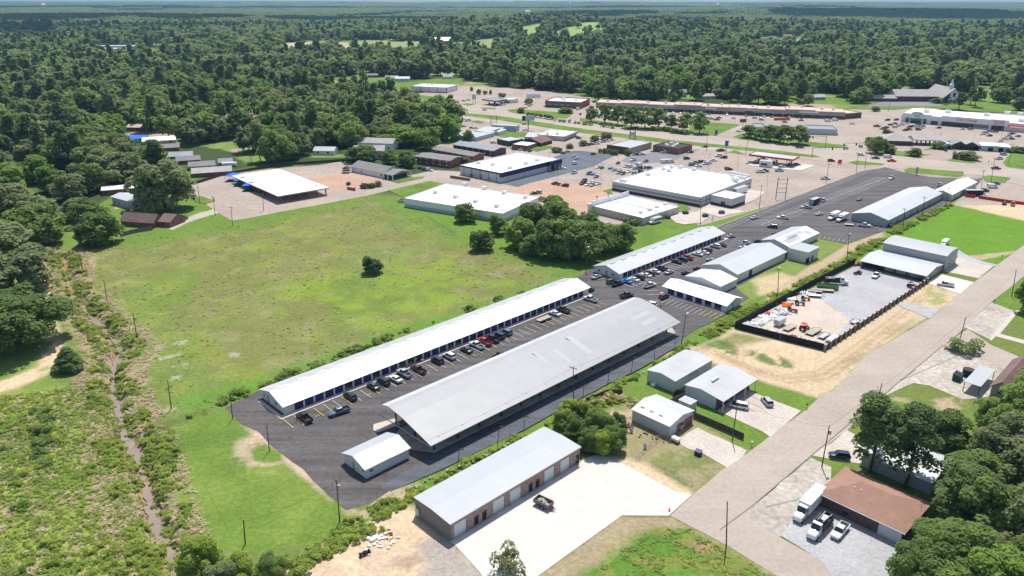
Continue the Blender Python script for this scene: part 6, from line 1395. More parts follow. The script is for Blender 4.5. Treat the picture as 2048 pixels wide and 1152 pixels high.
for f in FOOT:
    cx=sum(p[0] for p in f)/4;cy=sum(p[1] for p in f)/4;near=(np.abs(PX-cx) < 130) & (np.abs(PY-cy) < 130) & keep
    ix=np.where(near)[0]
    if len(ix):keep[ix] &= sdf(f,PX[ix],PY[ix]) > 3.5
for sx_,sy_,sr in SPOTS:keep &= (PX-sx_)**2+(PY-sy_)**2 > max(sr,4)**2
# natural gaps and yards between the houses
gapn=fbm(PX/42.,PY/42.,91,3);dist=np.hypot(PX,PY)
keep &= ~(gapn > np.where(dist > 850,.56,.59))
PX=PX[keep];PY=PY[keep];print('scatter trees',len(PX))
g=np.random.default_rng(4);n=len(PX);patch=fbm(PX/60.,PY/60.,92,3);r1=g.random(n);r2_=g.random(n)
# 0-2 oak, 3-4 tall, 5 pine, 6 bright, 7 olive
pid=np.where(patch > .56,np.where(r1 < .6,5,0),np.where(r1 < .42,g.integers(0,3,n),np.where(r1 < .6,3+g.integers(0,2,n),np.where(r1 < .66,5,np.where(r1 < .8,6,7)))))
s=.8+.95*r2_**1.3;s=s*np.where(pid >= 6,.95,1.);s=np.where(pid == 5,s*1.02,s)
order=np.argsort(np.hypot(PX,PY))
vis=[]   # nearest trees inside the picture become separate objects
for i in order:
    u,v=toP(PX[i],PY[i],8)
    if -20 < u < 2068 and -10 < v < 1200:vis.append(i)
    if len(vis) >= max(0,300-len(SPOTS)):break
KIND=[('oak','leaf_oak'),('oak','leaf_oak'),('oak','leaf_olive'),('tall','leaf_oak'),('tall','leaf_olive'),('pine','leaf_pine'),('oak','leaf_bright'),('oak','leaf_olive')]
def zone_of(u,v):
    if u < 180:return 'at the far left edge of the woods'
    if u < 420:return 'above the row of small houses'
    if u < 640:return 'in the woods above the white pavilion'
    if u < 1000:return 'behind the apartment blocks'
    if u < 1450:return 'behind the left part of the strip mall'
    return 'behind the right part of the strip mall'
DESC={0:'dark green round tree',1:'broad dark green tree',2:'greyish green broad tree',3:'slim dark green tree',4:'slim olive tree',5:'dark pine',6:'bright yellow-green tree',7:'olive green tree'}
buck={}
for i in vis:
    u,v=toP(PX[i],PY[i],8);buck.setdefault((DESC[int(pid[i])],zone_of(u,v)),[]).append((u,i))
def ordn(i):return ORD[i] if i < 20 else '%dth' % (i+1) if (i+1) % 10 not in (1,2,3) else '%d%s' % (i+1,{1:'st',2:'nd',3:'rd'}[(i+1) % 10])
for (d,zn),lst in buck.items():
    lst.sort()
    for j,(u,i) in enumerate(lst):
        lab=('only %s %s' % (d,zn)) if len(lst) == 1 else '%s %s, %s from the left' % (d,zn,ordn(j))
        k,lm=KIND[int(pid[i])];D=math.hypot(PX[i],PY[i])
        tree(k,lm,0,0,label=lab,group='trees '+zn,world=(PX[i],PY[i],relief1(PX[i],PY[i])),s=float(s[i]),sw=float(s[i]),lod=1 if D < 560 else 2,name='pine_tree' if k == 'pine' else 'broadleaf_tree')
rest=np.ones(n,bool);rest[vis]=False;idx=np.where(rest)[0]
Zr=relief(PX,PY);dd_=np.hypot(PX,PY)
near_p=[joined(k,2,lm,j % 4) for j,(k,lm) in enumerate(KIND)];far_p=[joined(k,3,'leaf_far' if lm == 'leaf_oak' else lm,j % 4) for j,(k,lm) in enumerate(KIND)]
pid2=np.where(dd_ > 1000,pid+8,pid)
grow=1+.25*np.clip((dd_-1500)/600,0,1)
S3=np.stack([s*grow,s*grow,s*np.clip(grow,1,1.05)],-1)
gn_scatter('forest',np.stack([PX,PY,Zr],-1)[idx],S3[idx],(g.random(n)*6.28)[idx],pid2[idx],near_p+far_p,label='wooded suburb stretching away behind the shops')
# distant forest: patches of many crowns
def patch_mesh(seed,w=75,k=42):
    g=np.random.default_rng(seed);Vs,Fs=[],[];off=0
    ic=[]
    for i in range(k):
        cx,cy=(g.random(2)-.5)*w;hgt=9+6*g.random();rr=4.5+3*g.random();m=9
        th=np.linspace(0,2*np.pi,7)[:-1]
        for ring,(rz_,zz) in enumerate(((.55,.0),(1.,.45),(.8,.78),(.3,1.))):
            rad=rr*rz_*(1+.25*g.normal(size=6));Vs.append(np.stack([cx+np.cos(th)*rad,cy+np.sin(th)*rad,2+hgt*zz+g.normal(size=6)*.7],1))
        for ring in range(3):
            for a in range(6):Fs.append((off+ring*6+a,off+ring*6+(a+1) % 6,off+(ring+1)*6+(a+1) % 6,off+(ring+1)*6+a))
        Fs.append((off+18,off+19,off+20,off+21));Fs.append((off+21,off+22,off+23,off+18));off += 24
    return mesh_np('forest_patch',np.vstack(Vs),Fs,['leaf_far'])
pts=[]
g=np.random.default_rng(77)
yq=2650.
while yq < 15500:
    sp=56 if yq < 5000 else 75 if yq < 8000 else 120
    xs_=np.arange(-.8*yq,.8*yq,sp);pts.append(np.stack([xs_+g.normal(size=len(xs_))*sp*.25,np.full(len(xs_),yq)+g.normal(size=len(xs_))*sp*.25,np.full(len(xs_),sp/56.)],1));yq += sp
pts=np.vstack(pts);k=fbm(pts[:,0]/700,pts[:,1]/900,95,3) < .64
k |= pts[:,1] < 3300
for c in CLEAR[:5]:k &= sdf(G2(c),pts[:,0],pts[:,1]) > 20
pts=pts[k];n=len(pts);print('forest patches',n)
zz=relief(pts[:,0],pts[:,1])-1;sc=pts[:,2]*(.9+.3*g.random(n))
gn_scatter('distant_forest',np.stack([pts[:,0],pts[:,1],zz],-1),np.stack([sc,sc,.8+.35*g.random(n)+.1*(sc-1)],-1),g.random(n)*6.28,g.integers(0,5,n),[patch_mesh(q) for q in range(5)],label='unbroken dark forest reaching the horizon')
# ---------------------------------------------------------------- brush, weeds and meadow tussocks
def brush(name,region,spacing,smin,smax,protos,label,seed,mask=None,aspect=1.,pts=None):
    x,y=scatter_points(region,spacing,seed=seed) if pts is None else pts
    if mask is not None:k=mask(x,y);x,y=x[k],y[k]
    g=np.random.default_rng(seed);n=len(x);s_=smin+(smax-smin)*g.random(n)**2
    return gn_scatter(name,np.stack([x,y,relief(x,y)-.05],-1),np.stack([s_,s_,s_*aspect],-1),g.random(n)*6.28,g.integers(0,len(protos),n),protos,label=label)
shr=[joined('shrub',1,'leaf_brush',i) for i in range(3)];shr_d=[joined('shrub',1,'leaf_oak',i) for i in range(3)];shr_s=[joined('shrub',1,'leaf_dry',i) for i in range(2)]
tuf=[proto('tuft',0,'leaf_meadow',i)[0] for i in range(3)];tuf_d=[proto('tuft',0,'leaf_dry',i)[0] for i in range(2)];tuf_w=[proto('tuft',0,'leaf_brush',i)[0] for i in range(2)]
brush('weeds',[(-260,800),(60,788),(225,760),(262,905),(285,1000),(345,1165),(-260,1250)],1.0,.4,1.2,tuf+tuf_w+tuf_w+tuf_d[:1],'thick weeds covering the lower left bank',11)
brush('brush_on_bank',[(-260,800),(60,788),(140,775),(200,900),(240,1000),(260,1160),(-260,1250)],2.4,.25,.8,shr,'leafy brush on the lower left bank',12,lambda x,y:fbm(x/6,y/6,96,3) > .56)
brush('dark_bushes',[(0,800),(110,790),(120,960),(60,1100),(0,1150)],3.2,.5,1.2,shr_d+shr[:1],'dark bushes in the weeds at the lower left',13,lambda x,y:(sdf(G2([(62,815),(100,820),(108,905),(85,935),(60,880)]),x,y) < 0) | (fbm(x/5,y/5,97,3) > .66))
def near_ditch(lo,hi,th,sd):return lambda x,y:(lambda d:(d > lo) & (d < hi) & (fbm(x/4,y/4,sd,3) > th))(dline(DITCH,x,y))
brush('ditch_reeds',[(90,500),(300,500),(300,800),(450,1160),(200,1200),(160,780),(120,640)],1.3,.3,.75,shr,'reeds and weeds lining the creek',14,near_ditch(.7,6.5,.46,98))
brush('straw_grass',[(90,500),(330,500),(330,800),(450,1160),(150,1200),(130,780),(110,640)],.95,.4,1.1,tuf_d,'dry straw grass on the creek banks',15,near_ditch(1.1,9.5,.42,99))
brush('creek_bushes',[(262,890),(330,850),(420,820),(350,930),(330,1050),(400,1150),(360,1170),(290,1010),(270,940)],1.7,.3,.85,shr+shr+shr_d[:1],'green bushes between the creek and the mown lawn',16,lambda x,y:(dline(DITCH,x,y) > 2) & (dline(DITCH,x,y) < 9))
brush('meadow_tussocks',MEADOW,2.6,.25,.75,tuf+tuf_d,'tussocks dotting the big meadow',17,lambda x,y:(fbm(x/14,y/14,100,3) > .42) & (dline(DITCH,x,y) > 6))
brush('meadow_hedge',[(345,840),(440,812),(520,784),(700,712),(900,640),(1130,564),(1128,558),(900,626),(700,698),(520,766),(400,815)],1.5,.3,.95,shr+shr_d,'overgrown strip between the meadow and the long storage building',18,lambda x,y:fbm(x/5,y/5,101,3) > np.where(y > 215,.58,.47))
brush('ditch_hedge',[(664,1075),(690,1045),(740,1018),(800,985),(930,925),(1047,870),(1150,822),(1213,778),(1300,728),(1380,680),(1465,628),(1560,585),(1640,540),(1705,500),(1800,450),(1900,405),(1905,412),(1800,466),(1715,515),(1640,556),(1560,600),(1470,650),(1380,698),(1300,742),(1230,780),(1180,826),(1085,852),(940,930),(850,985),(760,1050),(690,1098),(650,1096)],1.25,.3,.85,shr,'bushy green strip beside the asphalt lane and the fence',19,lambda x,y:fbm(x/5,y/5,102,3) > .4)
brush('roadside_weeds',[(560,1120),(640,1085),(690,1062),(740,1040),(770,1060),(700,1090),(640,1120),(600,1150),(560,1190)],1.6,.4,1.1,shr,'rank weeds along the dirt lot',20)
brush('corner_grass',[(1190,1140),(1290,1068),(1375,1055),(1470,1110),(1580,1170),(1700,1240),(1600,1300),(1000,1300)],.9,.25,.7,tuf_w+tuf,'long grass on the corner plot',21,lambda x,y:fbm(x/5,y/5,103,3) > .4)
brush('fence_vines',[(1165,806),(1215,785),(1262,800),(1300,812),(1290,826),(1240,806),(1200,815)],1.3,.4,.9,shr+shr_s,'vines tangled over the old fence',22)
# ================================================================ VEHICLES
PAINT={'white':(.72,.72,.71),'silver':(.42,.43,.44),'grey':(.16,.165,.17),'dark grey':(.06,.062,.066),'black':(.012,.012,.014),'navy':(.015,.022,.06),'blue':(.02,.08,.3),'bright blue':(.01,.25,.75),
         'red':(.45,.015,.015),'dark red':(.13,.012,.016),'maroon':(.07,.012,.014),'tan':(.4,.34,.25),'steel blue':(.09,.13,.22),'yellow':(.7,.45,.03)}
for k_,c_ in PAINT.items():M['paint_'+k_]=node_mat('paint_'+k_,c_,rough=.28,var=0,spec=.5,coat=.6)
def sec(x,hw,z0,z1,hw1=None,z2=None):
    hw1=hw if hw1 is None else hw1;z2=z1 if z2 is None else z2
    return [(x,-hw*.86,z0),(x,hw*.86,z0),(x,hw,z0+.18),(x,hw,(z0+z1)/2),(x,hw*.97,z1-.04),(x,hw1*.86,z2),(x,-hw1*.86,z2),(x,-hw*.97,z1-.04),(x,-hw,(z0+z1)/2),(x,-hw,z0+.18)]
VSPEC={  # lower body stations (x, half width, z0, z1), cabin bottom/top, wheel x, wheel r
 'sedan':dict(b=[(-2.4,.72,.4,.78),(-2.3,.86,.3,.98),(-1.5,.91,.24,1.02),(0,.92,.24,.95),(1.1,.91,.24,.93),(1.9,.88,.28,.8),(2.35,.74,.35,.62)],cab=(-1.75,1.05,.93,-1.05,.3,1.42,.84,.62),w=(1.42,-1.4),wr=.33,tw=.82),
 'suv':dict(b=[(-2.35,.8,.45,1.05),(-2.28,.93,.34,1.12),(-1.4,.95,.3,1.12),(0,.96,.3,1.08),(1.1,.95,.3,1.05),(2.0,.92,.34,.95),(2.38,.8,.42,.75)],cab=(-2.25,1.15,1.05,-1.95,.45,1.72,.9,.72),w=(1.42,-1.4),wr=.38,tw=.86),
 'minivan':dict(b=[(-2.5,.82,.42,1.05),(-2.42,.96,.32,1.1),(-1.4,.98,.28,1.1),(0,.99,.28,1.06),(1.4,.98,.28,1.0),(2.2,.92,.34,.85),(2.5,.8,.42,.66)],cab=(-2.4,1.75,1.02,-2.2,.7,1.72,.94,.76),w=(1.5,-1.45),wr=.35,tw=.88),
}
VM={}
def wheel_mesh(r,w=.22):
    mb=MB();mb.tube((0,-w/2,0),(0,w/2,0),r,n=14,m=0);mb.tube((0,-w/2-.012,0),(0,w/2+.012,0),r*.58,n=10,m=1);return mb
def veh_parts(kind,color):
    key=(kind,color)
    if key in VM:return VM[key]
    pm='paint_'+color;parts=[]
    def part(name,mb,mats,sub=()):parts.append((name,mb.mesh('%s_%s' % (kind,name),mats),sub))
    if kind in VSPEC:
        s=VSPEC[kind];b=MB();b.loft([sec(*q) for q in s['b']],0)
        x0,x1,zb,t0,t1,zt,hb,ht=s['cab']
        b.loft([[(t1-.02,-ht*.97,zt-.005),(t1-.02,ht*.97,zt-.005),(t1-.02,ht*.8,zt+.05),(t1-.02,-ht*.8,zt+.05)],[(t0+.02,-ht*.97,zt-.005),(t0+.02,ht*.97,zt-.005),(t0+.02,ht*.8,zt+.05),(t0+.02,-ht*.8,zt+.05)]],0,False)
        for xx in ((x0+.5,t0+.35),((x0+x1)/2+.05,(t0+t1)/2+.1)):
            for sy in (-1,1):b.tube((xx[0],sy*hb*.985,zb),(xx[1],sy*ht*.985,zt),.035,n=4,smooth=False)
        part('body',b,[pm])
        g=MB();g.loft([[(x0,-hb,zb-.05),(x0,hb,zb-.05),(x1,hb,zb-.05),(x1,-hb,zb-.05)],[(t0,-ht,zt),(t0,ht,zt),(t1,ht,zt),(t1,-ht,zt)]],0,False);part('windows',g,['glass_dark'])
        xf,xr,yw,r=s['w'][0],s['w'][1],s['tw'],s['wr'];lx0,lx1=s['b'][0][0],s['b'][-1][0];lz=.62 if kind == 'sedan' else .78
    elif kind == 'pickup':
        b=MB();b.loft([sec(*q) for q in [(-.75,.95,.42,1.12),(.3,.96,.4,1.12),(1.3,.96,.4,1.12),(2.3,.95,.42,1.05),(2.85,.84,.5,.9)]],0)
        for y0,y1 in ((-.95,-.83),(.83,.95)):b.box(-2.85,-.74,y0,y1,.5,1.14)
        b.box(-2.88,-2.8,-.83,.83,.5,1.12);b.box(-2.8,-.7,-.83,.83,.5,.68,1)
        b.loft([[(.72,-.66,1.83),(.72,.66,1.83),(.72,.55,1.88),(.72,-.55,1.88)],[(-.62,-.68,1.83),(-.62,.68,1.83),(-.62,.56,1.88),(-.62,-.56,1.88)]],0,False)
        for xx in ((-.7,-.66),(.3,.15)):
            for sy in (-1,1):b.tube((xx[0],sy*.875,1.08),(xx[1],sy*.705,1.84),.045,n=4,smooth=False)
        part('body',b,[pm,'dark'])
        g=MB();g.loft([[(-.72,-.88,1.06),(-.72,.88,1.06),(1.35,.88,1.06),(1.35,-.88,1.06)],[(-.66,-.7,1.83),(-.66,.7,1.83),(.72,.7,1.83),(.72,-.7,1.83)]],0,False);part('windows',g,['glass_dark'])
        xf,xr,yw,r=1.9,-1.75,.84,.41;lx0,lx1,lz=-2.86,2.84,.85
    elif kind == 'van':
        b=MB();b.loft([sec(*q) for q in [(-2.9,.95,.42,2.2),(-2.8,1.0,.38,2.3),(.9,1.0,.38,2.28),(1.5,.98,.38,2.0),(2.1,.95,.38,1.2),(2.75,.85,.45,.95)]],0);part('body',b,[pm])
        g=MB();g.add([(1.56,-.86,1.88),(1.56,.86,1.88),(2.12,.82,1.22),(2.12,-.82,1.22)],[(0,3,2,1)]);g.box(.3,1.35,-1.01,1.01,1.35,1.9);g.box(-2.915,-2.9,-.8,.8,1.35,1.9);part('windows',g,['glass_dark'])
        xf,xr,yw,r=1.85,-1.7,.88,.37;lx0,lx1,lz=-2.9,2.75,.75
    elif kind in ('box_truck','semi_box','dump_truck'):
        L_=8.2 if kind == 'semi_box' else 6.6;big=kind != 'box_truck';s_=1.2 if big else 1.
        b=MB();b.loft([sec(*q) for q in [(1.6,1.0,.7,1.75*s_),(2.6,1.0,.6,1.7*s_),(3.3,.98,.55,1.45*s_),(4.1,.92,.55,1.35*s_),(4.45,.8,.6,1.1*s_)]],0)
        b.loft([[(1.6,-1.0,1.5),(1.6,1.0,1.5),(1.6,.9,2.55*s_),(1.6,-.9,2.55*s_)],[(2.5,-1.0,1.5),(2.5,1.0,1.5),(2.4,.85,2.5*s_),(2.4,-.85,2.5*s_)]],0,False);b.box(-3.6,1.8,-.45,.45,.55,.95,1);part('cab',b,[pm,'dark'])
        g=MB();g.loft([[(2.42,-.84,1.72*s_),(2.42,.84,1.72*s_),(2.42,.78,2.42*s_),(2.42,-.78,2.42*s_)],[(2.95,-.86,1.68*s_),(2.95,.86,1.68*s_),(2.5,.78,2.42*s_),(2.5,-.78,2.42*s_)]],0,False);g.box(1.75,2.35,-1.012,1.012,1.75*s_,2.25*s_);part('windows',g,['glass_dark'])
        if kind == 'dump_truck':
            q=MB()
            for y0,y1 in ((-1.15,-1.05),(1.05,1.15)):q.box(-3.8,1.3,y0,y1,1.0,2.2)
            q.box(-3.8,1.3,-1.05,1.05,1.0,1.1);q.box(1.2,1.3,-1.05,1.05,1.1,2.5);q.box(-3.85,-3.75,-1.05,1.05,1.1,2.1);part('dump_bed',q,['dark'])
            q=MB();q.tube((-3.6,.7,2.2),(.6,.5,2.7),.12);q.tube((-3.6,-.7,2.2),(.6,-.5,2.7),.12);q.box(-2.6,-.6,-.5,.5,1.4,2.3);part('equipment',q,['steel'])
        else:
            q=MB();q.box(1.4-L_,1.4,-1.22,1.22,1.0,3.5 if big else 3.1);part('cargo_box',q,['white_paint']);q=MB();q.box(1.4-L_-.03,1.4-L_-.002,-1.1,1.1,1.1,3. if not big else 3.4);q.box(1.4-L_,1.4,-1.25,1.25,.98,1.12);part('rear_door',q,['steel'])
        xf,xr,yw,r=3.5,-2.6,.95,.5;lx0,lx1,lz=1.4-L_ if kind != 'dump_truck' else -3.85,4.42,1.0
    elif kind == 'bus':
        b=MB();b.loft([sec(*q) for q in [(-3.6,1.1,.4,2.7),(-3.5,1.18,.35,2.8),(2.2,1.18,.35,2.8),(2.5,1.1,.4,2.3),(3.0,.95,.45,1.4),(3.8,.85,.5,1.15)]],0);b.box(-3.5,2.2,-.9,.9,2.78,2.86,1);part('body',b,[pm,'steel'])
        g=MB();g.box(-3.3,1.9,-1.195,1.195,1.45,2.25);g.add([(2.5,-.9,2.2),(2.5,.9,2.2),(3.,.8,1.45),(3.,-.8,1.45)],[(0,3,2,1)]);g.box(-3.62,-3.6,-.8,.8,1.5,2.3);part('windows',g,['glass_dark'])
        xf,xr,yw,r=2.9,-2.2,.95,.42;lx0,lx1,lz=-3.6,3.8,.8
    wm=wheel_mesh(r).mesh(kind+'_wheel',['tyre','rim'])
    for x in ([xf,xr,xr-1.2] if kind in ('semi_box','dump_truck') else [xf,xr]):
        for y in (-yw,yw):parts.append(('wheel',wm,(x,y,r)))
    for nm,x,m in (('headlight',lx1,'lamp_glass'),('tail_light',lx0,'lamp_red')):
        q=MB();q.box(-.04,.05,-.14,.14,-.07,.08);me=q.mesh(nm,[m])
        for y in (-yw*.72,yw*.72):parts.append((nm,me,(x if nm == 'tail_light' else x-.03,y,lz)))
    VM[key]=parts;return parts
NAMES={'sedan':('car','sedan'),'suv':('suv','suv'),'minivan':('minivan','minivan'),'pickup':('pickup_truck','pickup truck'),'van':('van','van'),'box_truck':('box_truck','box truck'),'semi_box':('box_truck','box truck'),'dump_truck':('dump_truck','dump truck'),'bus':('bus','bus')}
FAR={}
def far_mesh(kind,color):
    if (kind,color) not in FAR:
        mb=[];ps=veh_parts(kind,color);V=[];F=[];MI=[];mats=[]
        for nm,me,loc in ps:
            if nm in ('headlight','tail_light'):continue
            off=len(V);l=loc if loc else (0,0,0);V += [(v.co.x+l[0],v.co.y+l[1],v.co.z+l[2]) for v in me.vertices]
            for p in me.polygons:
                mt=me.materials[p.material_index]
                if mt not in mats:mats.append(mt)
                F.append(tuple(i+off for i in p.vertices));MI.append(mats.index(mt))
        me=bpy.data.meshes.new('far_'+kind);me.from_pydata(V,[],F)
        for mt in mats:me.materials.append(mt)
        me.polygons.foreach_set('material_index',MI);me.update();FAR[(kind,color)]=me
    return FAR[(kind,color)]
ZV=.10
CARS=[]   # (empty, colour, kind, zone, px)
def car(kind,color,x,y,hd,label=None,zone=None,z=None,group=None):
    "hd: degrees in the world; x,y: picture position of the vehicle's middle"
    p=P(x,y,.7);D=math.hypot(p.x,p.y);nm,cat=NAMES[kind];zz=ZV if z is None else z
    if D > 330:
        r=bpy.data.objects.new(nm,far_mesh(kind,color));COL.objects.link(r);r.location=(p.x,p.y,zz);r.rotation_euler=(0,0,R(hd));tag(r,None,cat)
    else:
        r=empty(nm,(p.x,p.y,zz),R(hd),None,cat)
        for n_,me,loc in veh_parts(kind,color):
            o=bpy.data.objects.new(n_,me);COL.objects.link(o);o.parent=r
            if loc:o.location=loc
    if label:r['label']=label
    if group:r['group']=group
    if zone:CARS.append((r,color,cat,zone,x))
    return r
A0=44.3
def c1(px,py):return (680+px/5.12,560+py/5.12)
def c2(px,py):return (1000+px/5.12,520+py/5.12)
def c3(px,py):return (1160+px/5.12,420+py/5.12)
def c4(px,py):return (1340+px/5.12,320+py/5.12)
for k,col,x,y,hd,lab in [('pickup','black',609,835,134,'black pickup in the first stall of the long storage row, nearest the lawn'),('pickup','steel blue',678,823,217,'steel blue pickup driving out between the long row and the canopy'),('suv','black',700,793,134,'black suv parked alone, second vehicle of the long storage row')]+[
    (k,col,*c1(px,py),134,lab) for k,col,px,py,lab in [('sedan','dark grey',340,1085,'dark grey sedan left of the black suv in the long storage row'),('suv','black',443,1042,'black suv between a dark grey and a white sedan'),('sedan','white',570,1010,'white sedan between the black suv and the silver pickup'),('pickup','silver',658,955,'silver pickup left of the maroon pickup'),('pickup','maroon',800,918,'maroon pickup in front of an open unit with a green umbrella'),
      ('suv','navy',997,823,'dark navy suv left of a white suv in the long row'),('suv','white',1120,778,'white suv right of the navy suv in the long row'),('sedan','dark grey',1295,712,'dark grey hatchback left of the white pickup in the long row'),('pickup','white',1400,668,'white pickup left of the red one'),('pickup','red',1478,632,'bright red pickup in the long storage row'),('pickup','black',1560,602,'black pickup with a white bed cover right of the red one'),('suv','navy',1630,570,'navy suv second from the right of the parked group of five'),('suv','steel blue',1700,535,'blue suv at the right end of the parked group')]]+[
    ('pickup','maroon',*c1(1640,775),48,'dark red pickup half hidden by the canopy roof'),('sedan','white',*c2(562,545),134,'white sedan between the flatbed trailer and the grey pickup'),('pickup','dark grey',*c2(645,508),134,'grey pickup with a shiny bed cover, far part of the long row'),('pickup','white',*c2(925,400),134,'white pickup alone at the far end of the long storage row'),('pickup','black',*c2(905,310),44,'black pickup half behind the end of the long white roof'),
    ('pickup','dark grey',*c2(1298,360),32,'dark grey pickup driving across the open junction'),('pickup','white',*c2(1535,260),38,'white pickup driving between the pale storage row and the short one'),('suv','white',*c2(1540,455),150,'white suv near the far corner of the canopy'),('sedan','silver',*c2(988,170),44,'silver sedan at the left gable end of the pale storage building'),('suv','dark grey',*c2(1140,220),44,'dark suv behind the black pickup at the junction'),('pickup','black',*c2(1205,242),38,'black pickup left of the bright blue car'),
    ('sedan','bright blue',*c2(1295,215),134,'bright blue hatchback at the start of the pale storage row'),('sedan','white',*c2(1368,198),134,'white sedan right of the bright blue hatchback'),('suv','black',*c2(1425,176),134,'large black suv in the pale storage row, third car'),('sedan','white',*c2(1495,155),134,'white sedan between the large black suv and the dark red suv'),('suv','dark red',*c2(1530,136),134,'dark red suv in the pale storage row'),('sedan','white',*c2(1585,115),134,'white sedan right of the dark red suv'),('pickup','dark grey',*c2(1655,88),134,'dark grey pickup beside the silver sedan at the pale row'),
    ('sedan','silver',*c2(1733,122),44,'silver hatchback driving past the pale storage row'),('suv','navy',*c2(1915,140),134,'navy suv left of the porch wing roof'),('suv','dark red',*c2(1680,375),44,'dark red suv in front of the short white storage building')]+[
    (k,col,*c3(px,py),hd,lab) for k,col,px,py,hd,lab in [('sedan','black',988,525,134,'black sedan, left of three cars in the middle of the pale row'),('suv','black',1050,507,134,'black suv between the black sedan and the red pickup'),('pickup','red',1092,488,134,'red pickup in the middle of the pale storage row'),('sedan','white',1205,450,134,'white sedan, left of the white pair in the far part of the pale row'),('sedan','white',1268,434,134,'white sedan, right of the white pair in the far part of the pale row'),('suv','black',1300,412,134,'black suv just right of the white pair'),
      ('suv','white',1388,370,134,'white suv near the far end of the pale row'),('sedan','black',1445,355,134,'black sedan last in the pale row'),('sedan','silver',1548,265,30,'silver sedan by the far gable of the pale storage building'),('pickup','white',1693,342,44,'white pickup driving behind the workshop roof'),('sedan','white',1785,75,36,'white and dark coupe driving beside the striped stalls'),('suv','navy',1972,167,155,'dark blue suv crossing the lower striped stalls'),('suv','dark red',1215,605,134,'dark red suv tucked behind the workshop gable'),('sedan','silver',1345,515,134,'silver sedan behind the workshop roof'),
      ('suv','navy',1830,325,134,'navy suv first of the row behind the patchy roof'),('sedan','black',1910,303,134,'black sedan second of the row behind the patchy roof'),('sedan','dark grey',1955,285,134,'dark grey car third of the row behind the patchy roof'),('suv','black',2022,250,134,'black suv at the right of the row behind the patchy roof'),('sedan','white',1680,385,134,'white car peeping over the workshop roof')]]+[
    (k,col,*c4(px,py),hd,lab) for k,col,px,py,hd,lab in [('pickup','white',1155,590,160,'white pickup crossing the striped stalls alone'),('pickup','silver',1398,485,160,'silver pickup beside the black enclosed trailer'),('pickup','white',1565,415,44,'white pickup towing the black enclosed trailer'),('sedan','white',1530,550,30,'white sedan driving left of the two box trucks'),('box_truck','white',1672,590,225,'taller white box truck, left of the pair'),('box_truck','white',1757,608,225,'shorter white box truck, right of the pair'),('pickup','white',1990,668,-20,'white pickup at the near end of the very long grey hall'),('sedan','silver',1940,400,44,'silver sedan driving alongside the very long grey hall')]]+[
    ('pickup','white',1782.8,356,225,'white pickup driving down at the top of the big lot'),('pickup','white',1880,370,44,'white pickup behind the white-roofed hall roof'),('minivan','white',1478,811,157,'white minivan parked diagonally before the brick porch'),('suv','silver',1534,803,95,'silver suv parked on the paved drive, right of the white minivan'),('suv','navy',1679,911,168,'navy suv in the driveway under the tall pine'),
    ('semi_box','white',1612,1022,226,'big white truck with a long cargo box, left of the three at the brick office'),('dump_truck','white',1640,1056,226,'white truck with black equipment bed, middle of the three at the brick office'),('pickup','white',1680,1062,226,'white pickup, right of the three at the brick office'),('pickup','white',1891,569,152,'white utility pickup on the bright driveway beside the equipment shed'),('pickup','white',1752,551,230,'white pickup in front of the open equipment shed'),('dump_truck','white',1671,565,-14,'white-cabbed truck with a black dump bed along the black fence'),
    ('van','white',1889.6,487,225,'white van behind the grey curved-roof building'),('bus','white',1310,443.5,222,'white shuttle bus parked against the tan building'),('suv','black',366,436,20,'black suv parked beside the brick garage wing')]:
    car(k,col,x,y,hd,lab)
# vehicles in the big lots: colour, position; the label is completed by counting
rk=random.Random(5)
def lot(fn,zone,hd,items,jitter=6):
    for it in items:
        px,py,col=it[:3];k=it[3] if len(it) > 3 else rk.choice(['sedan','sedan','suv','suv','pickup'] if col != 'white' else ['sedan','suv','sedan','pickup'])
        h=it[4] if len(it) > 4 else hd+rk.uniform(-jitter,jitter)+(180 if rk.random() < .5 else 0)
        x,y=fn(px,py);car(k,col,x,y,h,zone=zone)
f2=lambda px,py:(1060+px/5.12,230+py/5.12)
lot(f2,'in the blue-black lot',50,[(455,415,'white'),(480,440,'white'),(457,495,'white'),(275,535,'white','sedan',-15),(333,542,'white','sedan',-5),(650,395,'black')])
lot(f2,'in the striped lot',55,[(455,588,'white'),(695,530,'white'),(738,538,'dark grey'),(900,490,'maroon'),(1055,458,'white'),(1187,470,'dark grey'),(980,522,'silver'),(1025,525,'white'),(1075,543,'silver'),(1122,512,'white','van'),(1122,545,'black'),(1175,538,'maroon'),(1225,540,'maroon'),(870,558,'silver'),(915,560,'white'),(908,588,'silver'),(952,598,'grey'),(1008,577,'white'),(1070,592,'silver'),(1135,578,'black'),(605,598,'dark grey'),(678,630,'grey'),(555,672,'navy'),(540,698,'navy'),(585,710,'white'),(643,690,'white'),(635,715,'silver'),(693,702,'white')])
lot(f2,'on the tan pavement',-25,[(265,703,'maroon','pickup',150),(360,720,'black','suv',155),(45,798,'black','sedan',20),(85,788,'white','suv',160)])
lot(f2,'by the four parking islands',20,[(540,312,'black'),(592,304,'dark grey'),(628,296,'black'),(682,290,'white'),(745,270,'silver'),(780,262,'white'),(830,250,'white'),(500,235,'dark grey','suv',-20),(335,385,'black'),(382,370,'yellow')])
lot(f2,'around the red brick bar',10,[(1790,322,'black'),(1948,363,'dark grey','pickup',10),(1605,443,'navy','suv',20),(1640,378,'dark grey'),(1380,380,'white'),(1270,367,'black'),(1080,400,'grey'),(1125,392,'white'),(1150,400,'silver')])
